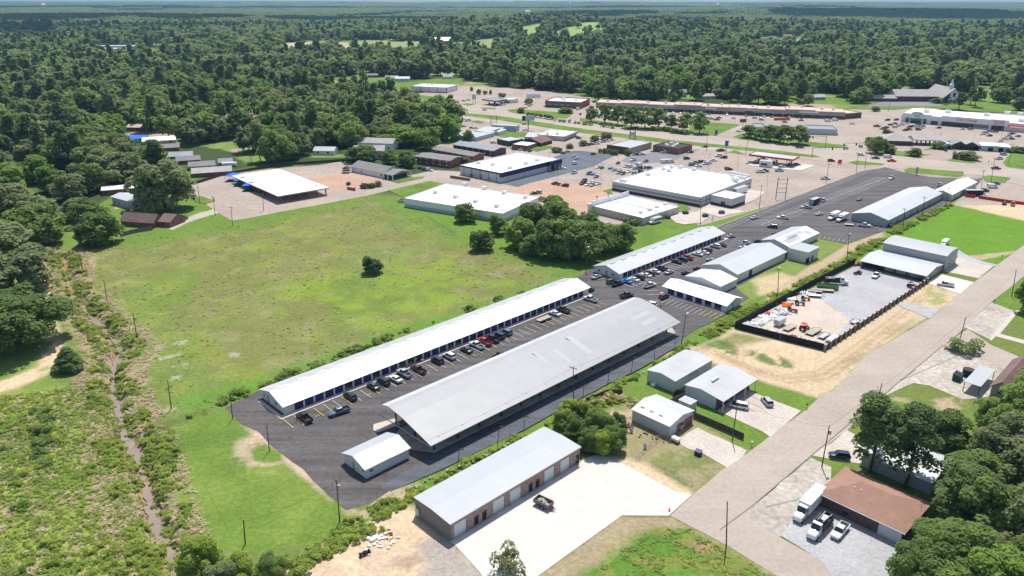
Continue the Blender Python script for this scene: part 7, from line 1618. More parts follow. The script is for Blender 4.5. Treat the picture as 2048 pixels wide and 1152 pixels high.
lot(f2,'in the lot right of the brick bar',0,[(1930,415,'white'),(1985,433,'black'),(1880,462,'white'),(1675,498,'silver'),(1700,487,'dark grey'),(1735,478,'black'),(1780,475,'white'),(1800,498,'white'),(1725,520,'white'),(1830,485,'white'),(1660,508,'grey'),(2030,550,'black'),(1380,480,'white','van'),(1435,477,'white','van')])
lot(q5,'around the red-edged gas canopy',5,[(120,1010,'black','sedan',0),(520,1045,'white','pickup',0),(570,1035,'dark grey'),(760,1030,'silver','pickup',0),(790,985,'white'),(380,930,'silver'),(470,938,'dark grey'),(550,890,'black'),(985,955,'black'),(900,965,'dark grey'),(1350,1130,'white','pickup',-5)])
lot(q5,'on the highway and its crossing',-6,[(1425,903,'navy','suv',-4),(1020,733,'black','pickup',-6),(1625,742,'white','suv',60),(1797,720,'silver','suv',85),(1805,830,'white','suv',-6),(1990,868,'navy','sedan',-6),(240,525,'white','sedan',-10),(40,860,'dark grey','sedan',-5),(20,770,'grey','pickup',10)])
lot(q5,'before the right half of the strip mall',0,[(1380,395,'white','van',10),(1475,385,'white','van',10),(1690,428,'white','sedan',0),(2010,460,'dark grey','pickup',0),(1040,387,'red','sedan',0),(830,408,'blue','sedan',0),(1470,550,'white'),(1475,565,'bright blue'),(560,335,'white','sedan',80),(660,340,'grey','sedan',80),(890,345,'white','sedan',80),(990,350,'dark grey','sedan',80),(1045,355,'black','sedan',80)])
lot(q4,'before the left half of the strip mall',78,[(180,295,'white'),(212,297,'silver'),(330,308,'white'),(392,310,'dark grey'),(450,310,'white'),(560,315,'grey'),(650,320,'white'),(740,358,'white'),(820,324,'white'),(885,328,'silver'),(955,330,'white'),(1028,335,'dark grey'),(1065,335,'silver'),(1105,340,'navy'),(1140,340,'dark grey'),(1190,341,'silver'),(1252,343,'white'),(1290,345,'grey'),(1325,345,'dark red'),(1505,353,'white'),(870,368,'silver','suv',0),(945,364,'dark grey','suv',0),(1120,385,'white','sedan',0),(1170,376,'silver','sedan',0),(1290,382,'white','sedan',0),(1345,395,'silver','suv',0),(1400,405,'navy','pickup',0),(1425,385,'black','sedan',0),(880,388,'dark grey','sedan',0),(1575,390,'white','sedan',0),(1700,368,'white'),(1790,388,'white','suv',0),(1845,385,'white'),(1890,370,'dark grey'),(1860,405,'grey','sedan',0)])
lot(q7,'before the green-awninged store',5,[(300,512,'maroon'),(410,508,'dark grey'),(165,590,'dark grey','pickup',-5),(245,622,'navy'),(290,605,'maroon'),(340,570,'black'),(400,553,'dark grey'),(395,600,'white'),(430,582,'white'),(480,570,'white'),(545,553,'white'),(585,597,'maroon'),(530,640,'black'),(580,630,'red'),(625,590,'white'),(690,570,'dark grey'),(690,598,'white'),(722,612,'white'),(755,590,'silver'),(695,632,'maroon'),(955,608,'dark grey'),(1255,625,'white'),(1362,628,'silver')])
lot(q7,'before the red-lettered store',5,[(1520,690,'white'),(1560,675,'silver'),(1590,650,'silver'),(1675,660,'dark red'),(1605,710,'maroon'),(1740,780,'white'),(1800,755,'white'),(1855,720,'white'),(1895,750,'blue'),(1880,685,'dark grey'),(1912,680,'white'),(1970,718,'red')])
lot(q7,'before the bank and garages',-5,[(150,998,'navy','sedan',170),(305,985,'white','van',-4),(355,1035,'red','pickup',-6),(1690,1130,'maroon','pickup',-4),(1735,1005,'white','pickup',20),(1785,950,'silver','suv',0),(1160,910,'white','sedan',60),(1050,895,'navy','sedan',60)])
f6=lambda px,py:(1560+px/4.197,320+py/4.197)
lot(f6,'right of the white-roofed hall',0,[(1720,256,'black','suv',-5),(1785,225,'white','van',-5),(1815,195,'blue','sedan',-5),(1727,305,'white','sedan',60),(1690,275,'white','sedan',10),(1885,362,'navy','sedan',50),(1955,370,'tan','pickup',55)])
f7=lambda px,py:(680+px/5.12,230+py/5.12)
lot(f7,'by the nearest apartment block',-20,[(795,425,'white','sedan',-10),(808,465,'silver','sedan',-10),(830,543,'black','sedan',-20),(872,555,'dark grey','sedan',-20),(915,562,'white','suv',-20),(1570,280,'white','suv',10),(1310,55,'white','van',20),(1350,128,'dark grey','sedan',5),(1388,130,'white','sedan',5),(1780,345,'dark grey','sedan',60),(1815,347,'navy','sedan',60),(1850,352,'silver','sedan',60),(1900,358,'black','sedan',60),(1945,366,'black','sedan',60),(1890,90,'silver','suv',0),(1895,148,'white','sedan',0)])
lot(q3,'by the drugstore and brown-edged canopy',0,[(970,408,'silver','sedan',-5),(1145,355,'white','sedan',0),(1385,385,'silver','sedan',0),(1430,365,'white','suv',0),(1590,365,'white','sedan',0),(1925,400,'white','van',60),(1950,450,'dark red','sedan',70),(690,325,'black','sedan',0),(755,315,'dark grey','sedan',0),(805,305,'silver','sedan',0)])
bk={}
for r,col,cat,zone,x in CARS:bk.setdefault((col,cat,zone),[]).append((x,r))
for (col,cat,zone),lst in bk.items():
    lst.sort(key=lambda t:t[0])
    for j,(x,r) in enumerate(lst):
        r['label']=('only %s %s %s' % (col,cat,zone)) if len(lst) == 1 else '%s %s %s, %s from the left' % (col,cat,zone,ordn(j) if 'ordn' in globals() else j+1)
        r['group']='vehicles '+zone
print('lot vehicles',len(CARS))
# ---------------------------------------------------------------- trailers and machines
def wheels(r,pts,rad=.34):
    wm=wheel_mesh(rad).mesh('trailer_wheel',['tyre','rim'])
    for x,y in pts:o=bpy.data.objects.new('wheel',wm);COL.objects.link(o);o.parent=r;o.location=(x,y,rad)
def flatbed(x,y,hd,label,L_=5.2,w=2.1,deckm='planks',rails=True,gate=False,z=ZV,frame='post_dark',cat='trailer',loadm=None):
    p=P(x,y,.6);r=empty('flatbed_trailer',(p.x,p.y,z),R(hd),label,cat)
    b=MB();b.box(-L_/2,L_/2,-w/2,w/2,.6,.7);b.build('deck',deckm,r)
    b=MB();b.box(-L_/2,L_/2,-w/2-.06,-w/2,.5,.78);b.box(-L_/2,L_/2,w/2,w/2+.06,.5,.78);b.tube((L_/2,-w/2,.6),(L_/2+1.3,0,.55),.06);b.tube((L_/2,w/2,.6),(L_/2+1.3,0,.55),.06)
    if rails:
        for yy in (-w/2,w/2):
            b.tube((-L_/2,yy,1.1),(L_/2,yy,1.1),.03,n=5)
            for k in range(5):b.tube((-L_/2+L_*k/4,yy,.6),(-L_/2+L_*k/4,yy,1.1),.03,n=5)
    if gate:
        for k in range(6):yy=-w/2+w*k/5;b.tube((-L_/2,yy,.7),(-L_/2-.1,yy,2.1),.03,n=5)
        for zz in (1.,1.5,2.08):b.tube((-L_/2-.06,-w/2,zz),(-L_/2-.06,w/2,zz),.03,n=5)
    b.build('frame',frame,r)
    if loadm:b=MB();b.box(-L_/2+.3,L_/2-.3,-w/2+.2,w/2-.2,.71,1.05);b.build('load',loadm,r)
    wheels(r,[(-.45,-w/2-.12),(.45,-w/2-.12),(-.45,w/2+.12),(.45,w/2+.12)]);return r
flatbed(*c2(448,600),44,'empty flatbed trailer with wooden deck parked in the long storage row',5.6,2.3)
flatbed(1698.4,449,-10,'small light trailer beside the white pickup at the long grey hall',3.8,1.8,'white_paint')
z5=lambda px,py:(1460+px/6.4,520+py/6.4)
flatbed(*z5(1190,385),-12,'long flatbed trailer just below the green bin, in the fenced yard',7.5,2.2,'planks',False);flatbed(*z5(1085,400),-12,'shorter black-framed flatbed left of the long one in the fenced yard',5,2.,'planks',False);flatbed(*z5(1085,455),-12,'low flatbed with a white tank on it near the fence',4.5,2.,'white_paint',False)
flatbed(*z5(1065,915),42,'wide tan-decked flatbed right of the red mower in the fenced yard',6.2,2.6,'planks',False);flatbed(*z5(760,865),42,'rusty red-framed trailer left of the red mower',5.4,2.2,'planks',False,frame='orange');flatbed(*z5(1200,970),42,'grey trailer with rails between the wide flatbed and the white one',4.6,2.,'steel');flatbed(*z5(1310,1010),42,'white-loaded trailer with a tall ramp gate at the yard corner',5.6,2.2,'white_paint',True,False,loadm='white_paint');flatbed(*z5(1600,790),40,'caged utility trailer beside the post fence',3.6,2.,'steel')
def enclosed(x,y,hd,label,col,L_=6,w=2.3,h=2.6):
    p=P(x,y,1.);r=empty('enclosed_trailer',(p.x,p.y,ZV),R(hd),label,'trailer');b=MB();b.box(-L_/2,L_/2,-w/2,w/2,.55,h,0);b.build('box',col,r)
    b=MB();b.box(-L_/2-.02,L_/2+.02,-w/2-.02,w/2+.02,h+.001,h+.08);b.build('roof','roof_sheet',r);b=MB();b.tube((L_/2,-.5,.55),(L_/2+1.2,0,.5),.06);b.tube((L_/2,.5,.55),(L_/2+1.2,0,.5),.06);b.build('tongue','steel',r);b=MB();b.box(-L_/2-.04,-L_/2-.002,-w/2+.15,w/2-.15,.65,h-.2);b.build('rear_door','steel',r)
    wheels(r,[(-.45,-w/2-.05),(.45,-w/2-.05),(-.45,w/2+.05),(.45,w/2+.05)])
enclosed(1629,405,44,'black enclosed trailer with a white roof on the striped stalls','dark',7.5,2.5,3.1);enclosed(*z5(635,800),42,'small white enclosed trailer in the fenced yard','white_paint',4.2,2.1,2.3)
enclosed(*q3(1470,272),-3,'long white semi trailer parked behind the brick drugstore','white_paint',15,2.6,3.9)
enclosed(*f6(1622,285),0,'dark trailer with a white roof at the red wall','dark',9,3,3.2);enclosed(*c4(715,330),45,'white trailer backed to the loading dock of the largest store','white_paint',12,2.6,3.8)
# dump trailer on the apron
p=P(1087,1006,.8);r=empty('dump_trailer',(p.x,p.y,ZV),R(-38),'dark two-axle dump trailer full of white rubble on the white apron','trailer');b=MB()
for y0,y1 in ((-1.05,-.98),(.98,1.05)):b.box(-1.9,1.9,y0,y1,.65,1.5)
b.box(-1.95,-1.88,-1.05,1.05,.65,1.5);b.box(1.88,1.95,-1.05,1.05,.65,1.5);b.box(-1.9,1.9,-1,1,.6,.68)
for k in range(5):x=-1.7+k*.85;b.box(x-.04,x+.04,-1.1,-1.051,.65,1.5);b.box(x-.04,x+.04,1.051,1.1,.65,1.5)
b.build('bed','wall_taupe',r);b=MB();b.tube((1.9,-.6,.6),(3.1,0,.5),.07);b.tube((1.9,.6,.6),(3.1,0,.5),.07);b.box(2.,2.5,-.25,.25,.6,.95);b.build('tongue','rust',r)
b=MB()
for k in range(26):b.ball((rng.uniform(-1.4,1.4),rng.uniform(-.7,.7),.95+rng.random()*.2),rng.uniform(.18,.38),6,4,0,.6)
b.build('rubble','stone',r);wheels(r,[(-.5,-1.15),(.45,-1.15),(-.5,1.15),(.45,1.15)],.38)
# trailer by the bushes behind the garage
flatbed(1175,903,-25,'rusty black trailer parked at the far end of the new garage',3.2,1.8,'dark',True)
def bin_(x,y,hd,mat,label,name='dumpster',L_=2.6,w=1.7,h=1.5,lid='dark'):
    p=P(x,y);r=empty(name,(p.x,p.y,.06),R(hd),label,'dumpster');b=MB()
    b.extr([(-w/2,.1),(w/2,.1),(w/2,h),(-w/2,h*.8)],-L_/2,L_/2,'x');b.box(-L_/2-.1,-L_/2-.002,-.5,.5,h*.45,h*.6);b.box(L_/2+.002,L_/2+.1,-.5,.5,h*.45,h*.6);b.build('body',mat,r)
    b=MB();b.add([(-L_/2-.03,-w/2-.03,h*.8+.03),(L_/2+.03,-w/2-.03,h*.8+.03),(L_/2+.03,w/2+.03,h+.03),(-L_/2-.03,w/2+.03,h+.03),(-L_/2-.03,-w/2-.03,h*.8+.08),(L_/2+.03,-w/2-.03,h*.8+.08),(L_/2+.03,w/2+.03,h+.08),(-L_/2-.03,w/2+.03,h+.08)],[(3,2,1,0),(4,5,6,7),(0,1,5,4),(1,2,6,5),(2,3,7,6),(3,0,4,7)]);b.build('lid',lid,r)
bin_(*c4(158,555),20,'dumpster_green','dark green dumpster, left of the two behind the tan building');bin_(*c4(360,585),20,'dumpster_green','dark green dumpster, right of the two, on the grass edge');bin_(*c4(528,552),20,'dumpster_brown','brown dumpster near the annex of the largest store');bin_(1336,437,20,'dumpster_brown','small brown dumpster in front of the bus',L_=2.,w=1.4)
bin_(1396,910,-40,'dumpster_blue','dark blue bin on the dirt drive of the weathered warehouse',L_=1.5,w=1.1,h=1.2,lid='navy')
z6=lambda px,py:(1728+px/4.431,560+py/4.431)
bin_(*z6(825,885),45,'dumpster_green','dark green dumpster on the concrete yard beside the carport',L_=3.,w=2.,h=2.);p=P(*z6(915,850));r=empty('round_tank',(p.x,p.y,.05),0,'black round tank right of the green dumpster by the carport','tank');b=MB();b.tube((0,0,0),(0,0,2.),1.4,n=20);b.build('body','dark',r);b=MB();b.tube((0,0,2.001),(0,0,2.12),1.45,n=20);b.build('lid','post_dark',r)
bin_(1780,455,30,'dumpster_blue','blue dumpster at the near corner of the very long grey hall');bin_(697,370,0,'dumpster_green','small dumpster left of the fenced clay bed',L_=2.2);bin_(*c4(548,462),30,'blue_sign','bright blue cart in the sunken bay of the annex',L_=1.6,w=1.1,h=1.2,lid='blue_sign')
# yard machines
def tractor(x,y,hd,mat,label,canopy=None,s=1.):
    p=P(x,y,.8);r=empty('tractor',(p.x,p.y,ZV),R(hd),label,'tractor');r.scale=(s,)*3
    b=MB();b.loft([[(0.1,-.3,.7),(.1,.3,.7),(.1,.3,1.3),(.1,-.3,1.3)],[(1.9,-.26,.65),(1.9,.26,.65),(1.9,.24,1.15),(1.9,-.24,1.15)]],0,False);b.box(-.9,.1,-.4,.4,.6,.95);b.build('hood',mat,r)
    b=MB();b.box(-.7,-.2,-.28,.28,.95,1.1);b.box(-.75,-.68,-.28,.28,1.1,1.6);b.build('seat','dark',r)
    for (wx,wy,wr) in ((-.7,-.75,.72),(-.7,.75,.72),(1.5,-.6,.4),(1.5,.6,.4)):
        o=wheel_mesh(wr,.34).build('wheel',['tyre','rim'],r);o.location=(wx,wy,wr)
    b=MB()
    for sx_,sy_ in ((-.9,-.5),(-.9,.5)):b.tube((sx_,sy_,.9),(sx_,sy_,2.2),.04,n=5)
    if canopy:b.box(-1.3,.3,-.7,.7,2.2,2.28,1)
    b.build('roll_bar',['post_dark',canopy or 'dark'],r);return r
tractor(*z5(885,550),-15,'paint_steel blue','blue tractor in the middle of the row along the fence');tractor(*z5(790,640),-20,'red_paint','red tractor below the blue one');tractor(*z5(950,870),42,'red_bright','red mower tractor with a red canopy in the fenced yard','red_bright',1.1)
tractor(*z5(960,490),-15,'orange','orange skid machine above the blue tractor','steel',.9);tractor(1716,545,200,'dark','black loader near the open end of the equipment shed',None,.9);tractor(1822,571,20,'dark','black utility buggy at the right end of the equipment shed','dark',.9);tractor(1715,528,200,'red_bright','red machine half under the equipment shed roof',None,.8)
p=P(*z5(1250,345),.8);r=empty('open_bin',(p.x,p.y,ZV),R(-13),'long bright green open roll-off bin in the fenced yard','bin');b=MB();L_,w=7.2,2.4
for y0,y1 in ((-w/2,-w/2+.08),(w/2-.08,w/2)):b.box(-L_/2,L_/2,y0,y1,.3,1.6)
b.box(-L_/2,-L_/2+.08,-w/2+.08,w/2-.08,.3,1.6);b.box(L_/2-.08,L_/2,-w/2+.08,w/2-.08,.3,1.6);b.box(-L_/2,L_/2,-w/2,w/2,.2,.3);b.build('body','green_paint',r);b=MB();b.box(-L_/2+.1,L_/2-.1,-w/2+.1,w/2-.1,.8,1.2);b.build('load','dark',r)
# ================================================================ FENCES, POLES, WIRES, SMALL THINGS
def fence_run(root,pts,h,mat,th=.06,post=None,every=2.5,name='panel',z0=0.05):
    for i,(a,b) in enumerate(zip(pts[:-1],pts[1:])):
        a=Vector(a);b=Vector(b);d=(b-a);L_=d.length;d.normalize();mb=MB();mb.obox(a,(d.x,d.y),(-d.y,d.x),.02,L_-.02,0,th,z0,h);mb.build(name,mat,root)
        if post:
            pm_=MB()
            for k in range(int(L_/every)+1):
                q=a+d*min(k*every,L_);pm_.box(q.x-.05,q.x+.05,q.y-.05+.1,q.y+.05+.1,0,h+.1)
            o=pm_.build('posts',post,root)
FY=G2([(1710,527),(1640,563),(1560,606),(1469,657),(1560,680),(1649,702)])
r=empty('black_screen_fence',(0,0,0),0,'black screened fence round two sides of the gravel yard','fence');fence_run(r,FY,2.3,'fence_black')
FR=G2([(1649,702),(1853,567)]);a,b=Vector(FR[0]),Vector(FR[1]);d=(b-a);L_=d.length;d.normalize();ang=math.atan2(d.y,d.x);r=empty('pillar_fence',(a.x,a.y,0),ang,'brown board fence with brick pillars along the street side of the gravel yard','fence')
npil=25
for i in range(npil):
    x=L_*i/(npil-1);gap=14 < i < 16
    mb=MB();mb.box(x-.3,x+.3,-.3,.3,0,2.1);mb.box(x-.36,x+.36,-.36,.36,2.1,2.24,1);mb.build('pillar',['brick_pink','sidewalk'],r)
    if i < npil-1:mb=MB();mb.box(x+.32,x+L_/(npil-1)-.32,-.04,.04,.1,1.8);mb.build('panel','fence_dkwood' if i != 15 else 'fence_black',r)
for pts,h,mat,lab,cat in [([(240,474),(270,466),(306,460)],1.9,'fence_wood','weathered board fence behind the brick house at the meadow corner','fence'),([(1386,836),(1420,850),(1487,880)],1.8,'fence_dkwood','dark board fence running from the weathered warehouse towards the street','fence'),([(1345,800),(1352,790),(1369,793)],1.8,'fence_dkwood','short dark fence joining the tall warehouse to its neighbour','fence'),([(1337,812),(1369,797)],1.8,'fence_wood','short board fence beside the small metal cabinet','fence'),
      ([(352,372),(400,366),(450,350),(560,332),(700,322)],1.7,'fence_dkwood','long dark fence behind the white pavilion','fence'),([(1170,808),(1215,790),(1245,790)],1.7,'fence_dkwood','old vine-covered fence beside the tall warehouse lawn','fence'),([(900,356),(940,362),(941,350)],1.6,'fence_wood','board enclosure at the corner of the navy-banded shop','fence'),([(694,379),(711,382),(711,374)],1.6,'fence_wood','board enclosure by the playground lot','fence'),([(1957,397),(2010,405),(2110,418)],1.6,'red_paint','dark red wall across the sandy lot at the right edge','wall'),([(1930,394),(1950,396)],1.8,'red_paint','short dark red wall with white marks near the trailer','wall')]:
    r=empty('board_fence' if cat == 'fence' else 'low_wall',(0,0,0),0,lab,cat);fence_run(r,G2(pts),h,mat)
def chain(pts,lab,h=1.6):
    r=empty('chain_link_fence',(0,0,0),0,lab,'fence');g=G2(pts)
    for a,b in zip(g[:-1],g[1:]):
        a=Vector(a);b=Vector(b);d=b-a;L_=d.length;d.normalize();mb=MB();n_=max(1,int(L_/2.4))
        for k in range(n_+1):q=a+d*L_*k/n_;mb.tube((q.x,q.y,0),(q.x,q.y,h),.035,n=5)
        for k in range(int(L_/.35)):q=a+d*.35*k;q2_=a+d*min(.35*k+.35,L_);mb.tube((q.x,q.y,.05),(q2_.x,q2_.y,h),.008,n=3);mb.tube((q.x,q.y,h),(q2_.x,q2_.y,.05),.008,n=3)
        for z in (h,.1):mb.tube((a.x,a.y,z),(b.x,b.y,z),.02,n=4)
        mb.build('mesh_panel','steel',r)
chain([(1278,923),(1330,945),(1384,972)],'chain link fence between the sandy strip and the dry yard, nearest the white apron');chain([(1272,922),(1300,895),(1337,868)],'chain link fence climbing to the weathered warehouse corner');chain([(853,434),(880,452),(912,470)],'thin wire fence at the lawn by the flat white building')
# poles
WT={}
def pole(key,base,top,label,arm=True,lamp=0,r0=.15,mat='pole_wood',group=None,tr=False,name='utility_pole',cat='utility pole',hmin=4):
    b=P(*base);h=max(hmin,HT(base[0],base[1],top[1]));r=empty(name,(b.x,b.y,relief1(b.x,b.y)),rng.uniform(-.2,.2)+(AA if arm else 0),label,cat,group)
    t=P(top[0],top[1],h);ln=Vector((t.x-b.x,t.y-b.y,0));
    if ln.length > .9:ln=ln.normalized()*.9
    ln.rotate(Matrix.Rotation(-r.rotation_euler.z,3,'Z'))
    m=MB();m.tube((0,0,-.3),(ln.x,ln.y,h),r0,r0*.65,8);m.build('pole',mat,r)
    if arm:
        m=MB();m.box(ln.x-.06,ln.x+.06,ln.y-1.2,ln.y+1.2,h-.55,h-.43)
        for y in (-1.1,-.4,.4,1.1):m.tube((ln.x,ln.y+y,h-.43),(ln.x,ln.y+y,h-.2),.05,n=5)
        m.build('crossarm',mat,r)
    if tr:m=MB();m.tube((ln.x+.4,ln.y,h-2.3),(ln.x+.4,ln.y,h-1.3),.3,n=10);m.build('transformer','steel',r)
    if lamp:
        m=MB();m.tube((ln.x,ln.y,h-.1),(ln.x+lamp,ln.y,h+.1),.05,n=6);m.box(ln.x+lamp-.35,ln.x+lamp+.35,ln.y-.2,ln.y+.2,h,h+.18);m.build('lamp_head','post_dark' if name != 'utility_pole' else 'white_paint',r)
    WT[key]=Vector((b.x+ (Matrix.Rotation(r.rotation_euler.z,3,'Z') @ ln).x,b.y+(Matrix.Rotation(r.rotation_euler.z,3,'Z') @ ln).y,h-.4));return r
UP=[('a',(1147,800.6),(1146.5,732.4),'tall utility pole between the canopy lane and the bushes',1,0,0),('b',(1362.6,690.8),(1371.8,626.8),'utility pole with twin lamps at the far corner of the canopy',1,1.2,0),('c',(679.5,1043.7),(672.6,960.3),'utility pole with a transformer at the lower corner of the asphalt',1,0,1),('d',(490.3,1088),(487,1040),'short pole at the bottom of the mown lawn',0,0,0),('e',(342.7,818),(335,760.7),'dark pole at the meadow edge above the mown lawn',0,0,0),
  ('f',(274.3,678),(265.6,626.5),'pole on the creek bank, nearest of the three up the meadow side',0,0,1),('g',(214.6,604),(207.3,560.6),'pole on the creek bank, middle of the three',0,0,0),('h',(166,539.7),(156.3,501.5),'pole on the creek bank, farthest of the three',0,0,1),('i',(102.8,492.8),(92,461.6),'leaning pole under the trees at the creek head',0,0,0),('j',(400,408),(394.8,371.8),'pole by the pavilion lot, farthest left',1,0,0),('k',(430.6,430.8),(425.7,392.3),'pole at the house lawn by the pavilion lot',1,0,1),('l',(465.2,451.9),(461.8,413.8),'pole at the top corner of the meadow',1,0,0),('m',(527.7,421),(524,379.6),'light pole at the near corner of the pavilion lot',0,1.,0),('n',(503,340.5),(501.3,314),'pole with a transformer behind the pavilion',1,0,1),
  ('o',(1171.7,543),(1175.2,495),'pole with a lamp at the corner between the two storage rows',1,.9,1),('p',(1400.6,453),(1400.5,397),'tall pole at the grass edge behind the pale storage building',1,0,0),('q',(1694.5,515),(1696.4,466.5),'pole beside the dirt track at the end of the big lot',1,.8,0),('r',(1555.6,589.5),(1557.7,534.8),'pole on the grass between the workshop and the black fence',1,.8,0),('s',(1518.7,415.7),(1523.6,369.8),'pole on the grass strip left of the striped stalls',1,0,0),('t',(1651.5,365),(1658.4,326.8),'pole beside a white pickup at the upper end of the striped stalls',1,0,0),
  ('u',(1805.9,455.8),(1809.7,415.3),'first pole along the back of the very long grey hall',1,0,0),('v',(1844,436.8),(1850,391.5),'second pole along the back of the very long grey hall',1,0,0),('w',(1891,413),(1897.9,374.8),'third pole along the back of the very long grey hall',1,0,0),('x',(1962.7,372.4),(1968,340),'pole at the far gable of the white-roofed hall',1,0,0),('y',(1712.5,343.8),(1716,305),'left pole of the pair at the top of the big lot',1,0,0),('z',(1729.6,336),(1734.5,295.6),'right pole of the pair at the top of the big lot',1,0,0),('A',(1981.7,365),(1989,316),'tall pole on the small grass island at the right',1,0,0),
  ('B',(1464.4,881.7),(1475.3,803),'leaning pole in front of the dark board fence',0,0,0),('C',(1643.3,934.6),(1659,850.6),'pole with a transformer on the grass by the brick office',0,0,1),('D',(1452.7,1093.5),(1447.9,1003.3),'bare pole at the street corner in the foreground',0,0,0),('E',(1756.5,795.8),(1764,766.5),'short pole rising behind the left pine',0,0,0),('F',(1914.9,695.4),(1932,634),'leaning pole beside the round green bush',0,0,0),('G',(2023.6,593.4),(2031.5,539),'pole on the grass at the right edge',0,0,0),
  ('H',(1741,317),(1746,295),'thin pole on the crossing island',1,0,0),('I',(2017,328),(2026,287),'tall pole at the right grass corner',1,0,0),('J',(1877,287),(1882,265),'pole between the bank and the garage row',1,0,0),('K',(1777,223),(1781.5,198),'pole on the church lawn edge',1,0,0),('L',(1273,201),(1274,182),'left pole behind the strip mall',1,0,0),('M',(1491,310),(1496,281),'pole at the kerb left of the red-edged gas canopy',1,0,0),('N',(1413,301),(1415,263),'pole on the small grass patch by the bar',1,0,0)]
for k,b,t,lab,arm,lamp,tr in UP:pole(k,b,t,lab,bool(arm),lamp,tr=bool(tr))
pole('L4',(538.9,902),(533,851),'dark lamp post on the round grass island',False,0,.12,'pole_dark',name='lamp_post',cat='lamp post');pole('L5',(465.3,838),(460,786.7),'dark lamp post at the lawn corner of the asphalt',False,0,.12,'pole_dark',name='lamp_post',cat='lamp post')
for i,(b,t) in enumerate([((914.6,933.3),(918.9,896.4)),((994.9,887.7),(997.7,854)),((1048,856.3),(1049,838)),((1165,803),(1168,768)),((1215.5,768),(1218.7,739.7)),((1263,744),(1265.8,713.6)),((1308.8,719),(1310,693)),((1349.6,697.4),(1351,670))]):
    pole('n%d' % i,b,t,'dark lane lamp post beside the canopy, %s from the near end' % ORD[i],False,.7,.09,'pole_dark','lamp posts along the canopy lane',name='lamp_post',cat='lamp post')
for i,(b,t) in enumerate([((1188.5,337),(1190.5,296.4)),((1201.8,372.6),(1202.6,327.7)),((1114.3,357),(1117.6,331.6)),((1272,345),(1273,312)),((1339,325),(1340,300)),((1417,342),(1419,308)),((1475,345),(1478,290)),((1533.4,384.5),(1537.3,335.6)),((1098,316),(1109,298)),((1457,261),(1459,243)),((1491,249),(1493,232)),((1608,256),(1611,240)),((1867,288),(1869,266)),((1945,289),(1949,272)),((2003,275),(2005,258)),((1335,490),(1336,460))][:15]):
    pole('g%d' % i,b,t,'grey parking lot lamp post, %s in order from the blue lot rightwards' % ORD[i],False,.9,.1,'steel','lamp posts in the shopping lots',name='lamp_post',cat='lamp post')
def wire(a,b,sag=.8,label='',r=.02,off=(0,0,0)):
    a=a+Vector(off);b=b+Vector(off);mb=MB();n_=10;pts=[a.lerp(b,i/n_)-Vector((0,0,sag*4*(i/n_)*(1-i/n_))) for i in range(n_+1)]
    for p_,q_ in zip(pts[:-1],pts[1:]):mb.tube(p_,q_,r,n=4)
    tag(mb.build('power_line','wire'),label,'wire','overhead power lines')
for a,b,lab in [('h','g','overhead line between the two farther creek bank poles'),('g','f','overhead line between the two nearer creek bank poles'),('f','e','overhead line from the creek bank to the meadow edge pole'),('e','d','long overhead line crossing the mown lawn'),('d','c','overhead line from the lawn pole to the asphalt corner pole'),('c','a','long overhead line sweeping past the shed to the tall pole'),('a','b','overhead line along the canopy to its far corner'),('b','r','overhead line from the canopy corner to the grass pole'),('r','q','overhead line from the grass pole along the dirt track'),('q','u','overhead line from the dirt track pole to the long grey hall'),('u','v','overhead line along the first half of the grey hall'),('v','w','overhead line along the second half of the grey hall'),('w','x','overhead line past the white-roofed hall'),('x','A','short overhead line to the grass island pole'),('o','p','overhead line from the row corner to the grass edge'),('p','s','overhead line along the grass strip'),('s','t','overhead line above the striped stalls'),('t','y','overhead line to the top of the lot'),('j','k','overhead line by the pavilion lot, left span'),('k','l','overhead line by the pavilion lot, right span'),('z','I','overhead line along the road to the right'),('B','C','overhead line over the street'),('C','F','overhead line down the far side of the street'),('F','G','overhead line along the street at the right edge')]:
    wire(WT[a],WT[b],.9,lab)
# signs
def sign(x,y,yt,w,h,mat,label,word=None,wm='white_paint',hd=0,posts=2,size=1.):
    b=P(x,y);H_=HT(x,y,yt);r=empty('roadside_sign',(b.x,b.y,.05),R(hd),label,'sign');m=MB()
    for k in range(posts):xx=(k-(posts-1)/2)*w*.6;m.tube((xx,0,0),(xx,0,H_-h),.16,n=7)
    m.build('post','post_dark',r);m=MB();m.box(-w/2,w/2,-.2,.2,H_-h,H_);m.build('panel',mat,r)
    if word:text('lettering',word,size,(0,-.23,H_-h+(h-size*.7)/2),(R(90),0,0),wm,r)
b_=P(*f2(1048,245));H_=HT(*f2(1048,245),230+115/5.12);r=empty('pylon_sign',(b_.x,b_.y,.05),0,'tall pylon sign with a dark slanted top board and stacked panels by the highway','sign')
m=MB();m.box(-2.2,-1.7,-.2,.2,0,H_-3);m.box(1.7,2.2,-.2,.2,0,H_-3);m.build('post','post_dark',r);m=MB();m.extr([(-4,H_-3),(4,H_-2),(4,H_),(-4,H_-.8)],-.4,.4,'y');m.build('top_board','post_dark',r)
for k,mt in enumerate(('cloth_white','wall_tan','blue_sign','cloth_white')):m=MB();m.box(-1.65,1.65,-.18,.18,2+k*(H_-6)/4,1.8+(k+1)*(H_-6)/4);m.build('panel',mt,r)
b_=P(*q3(1415,620));H_=HT(*q3(1415,620),140+468/5.12);r=empty('billboard',(b_.x,b_.y,.05),R(10),'billboard with a pale blue picture on a single dark post by the highway','billboard');m=MB();m.tube((0,0,0),(0,0,H_-3.5),.35);m.build('post','post_dark',r);m=MB();m.box(-5,5,-.3,.3,H_-4,H_);m.build('board','wall_bluegrey',r);m=MB();m.box(-5,-2.6,-.36,-.31,H_-3.9,H_-.1);m.build('side_panel','dark',r)
sign(*q5(75,800),q5(0,650)[1],2.4,3.6,'blue_sign','blue and white roadside sign on a tall post before the bar',hd=0,posts=1)
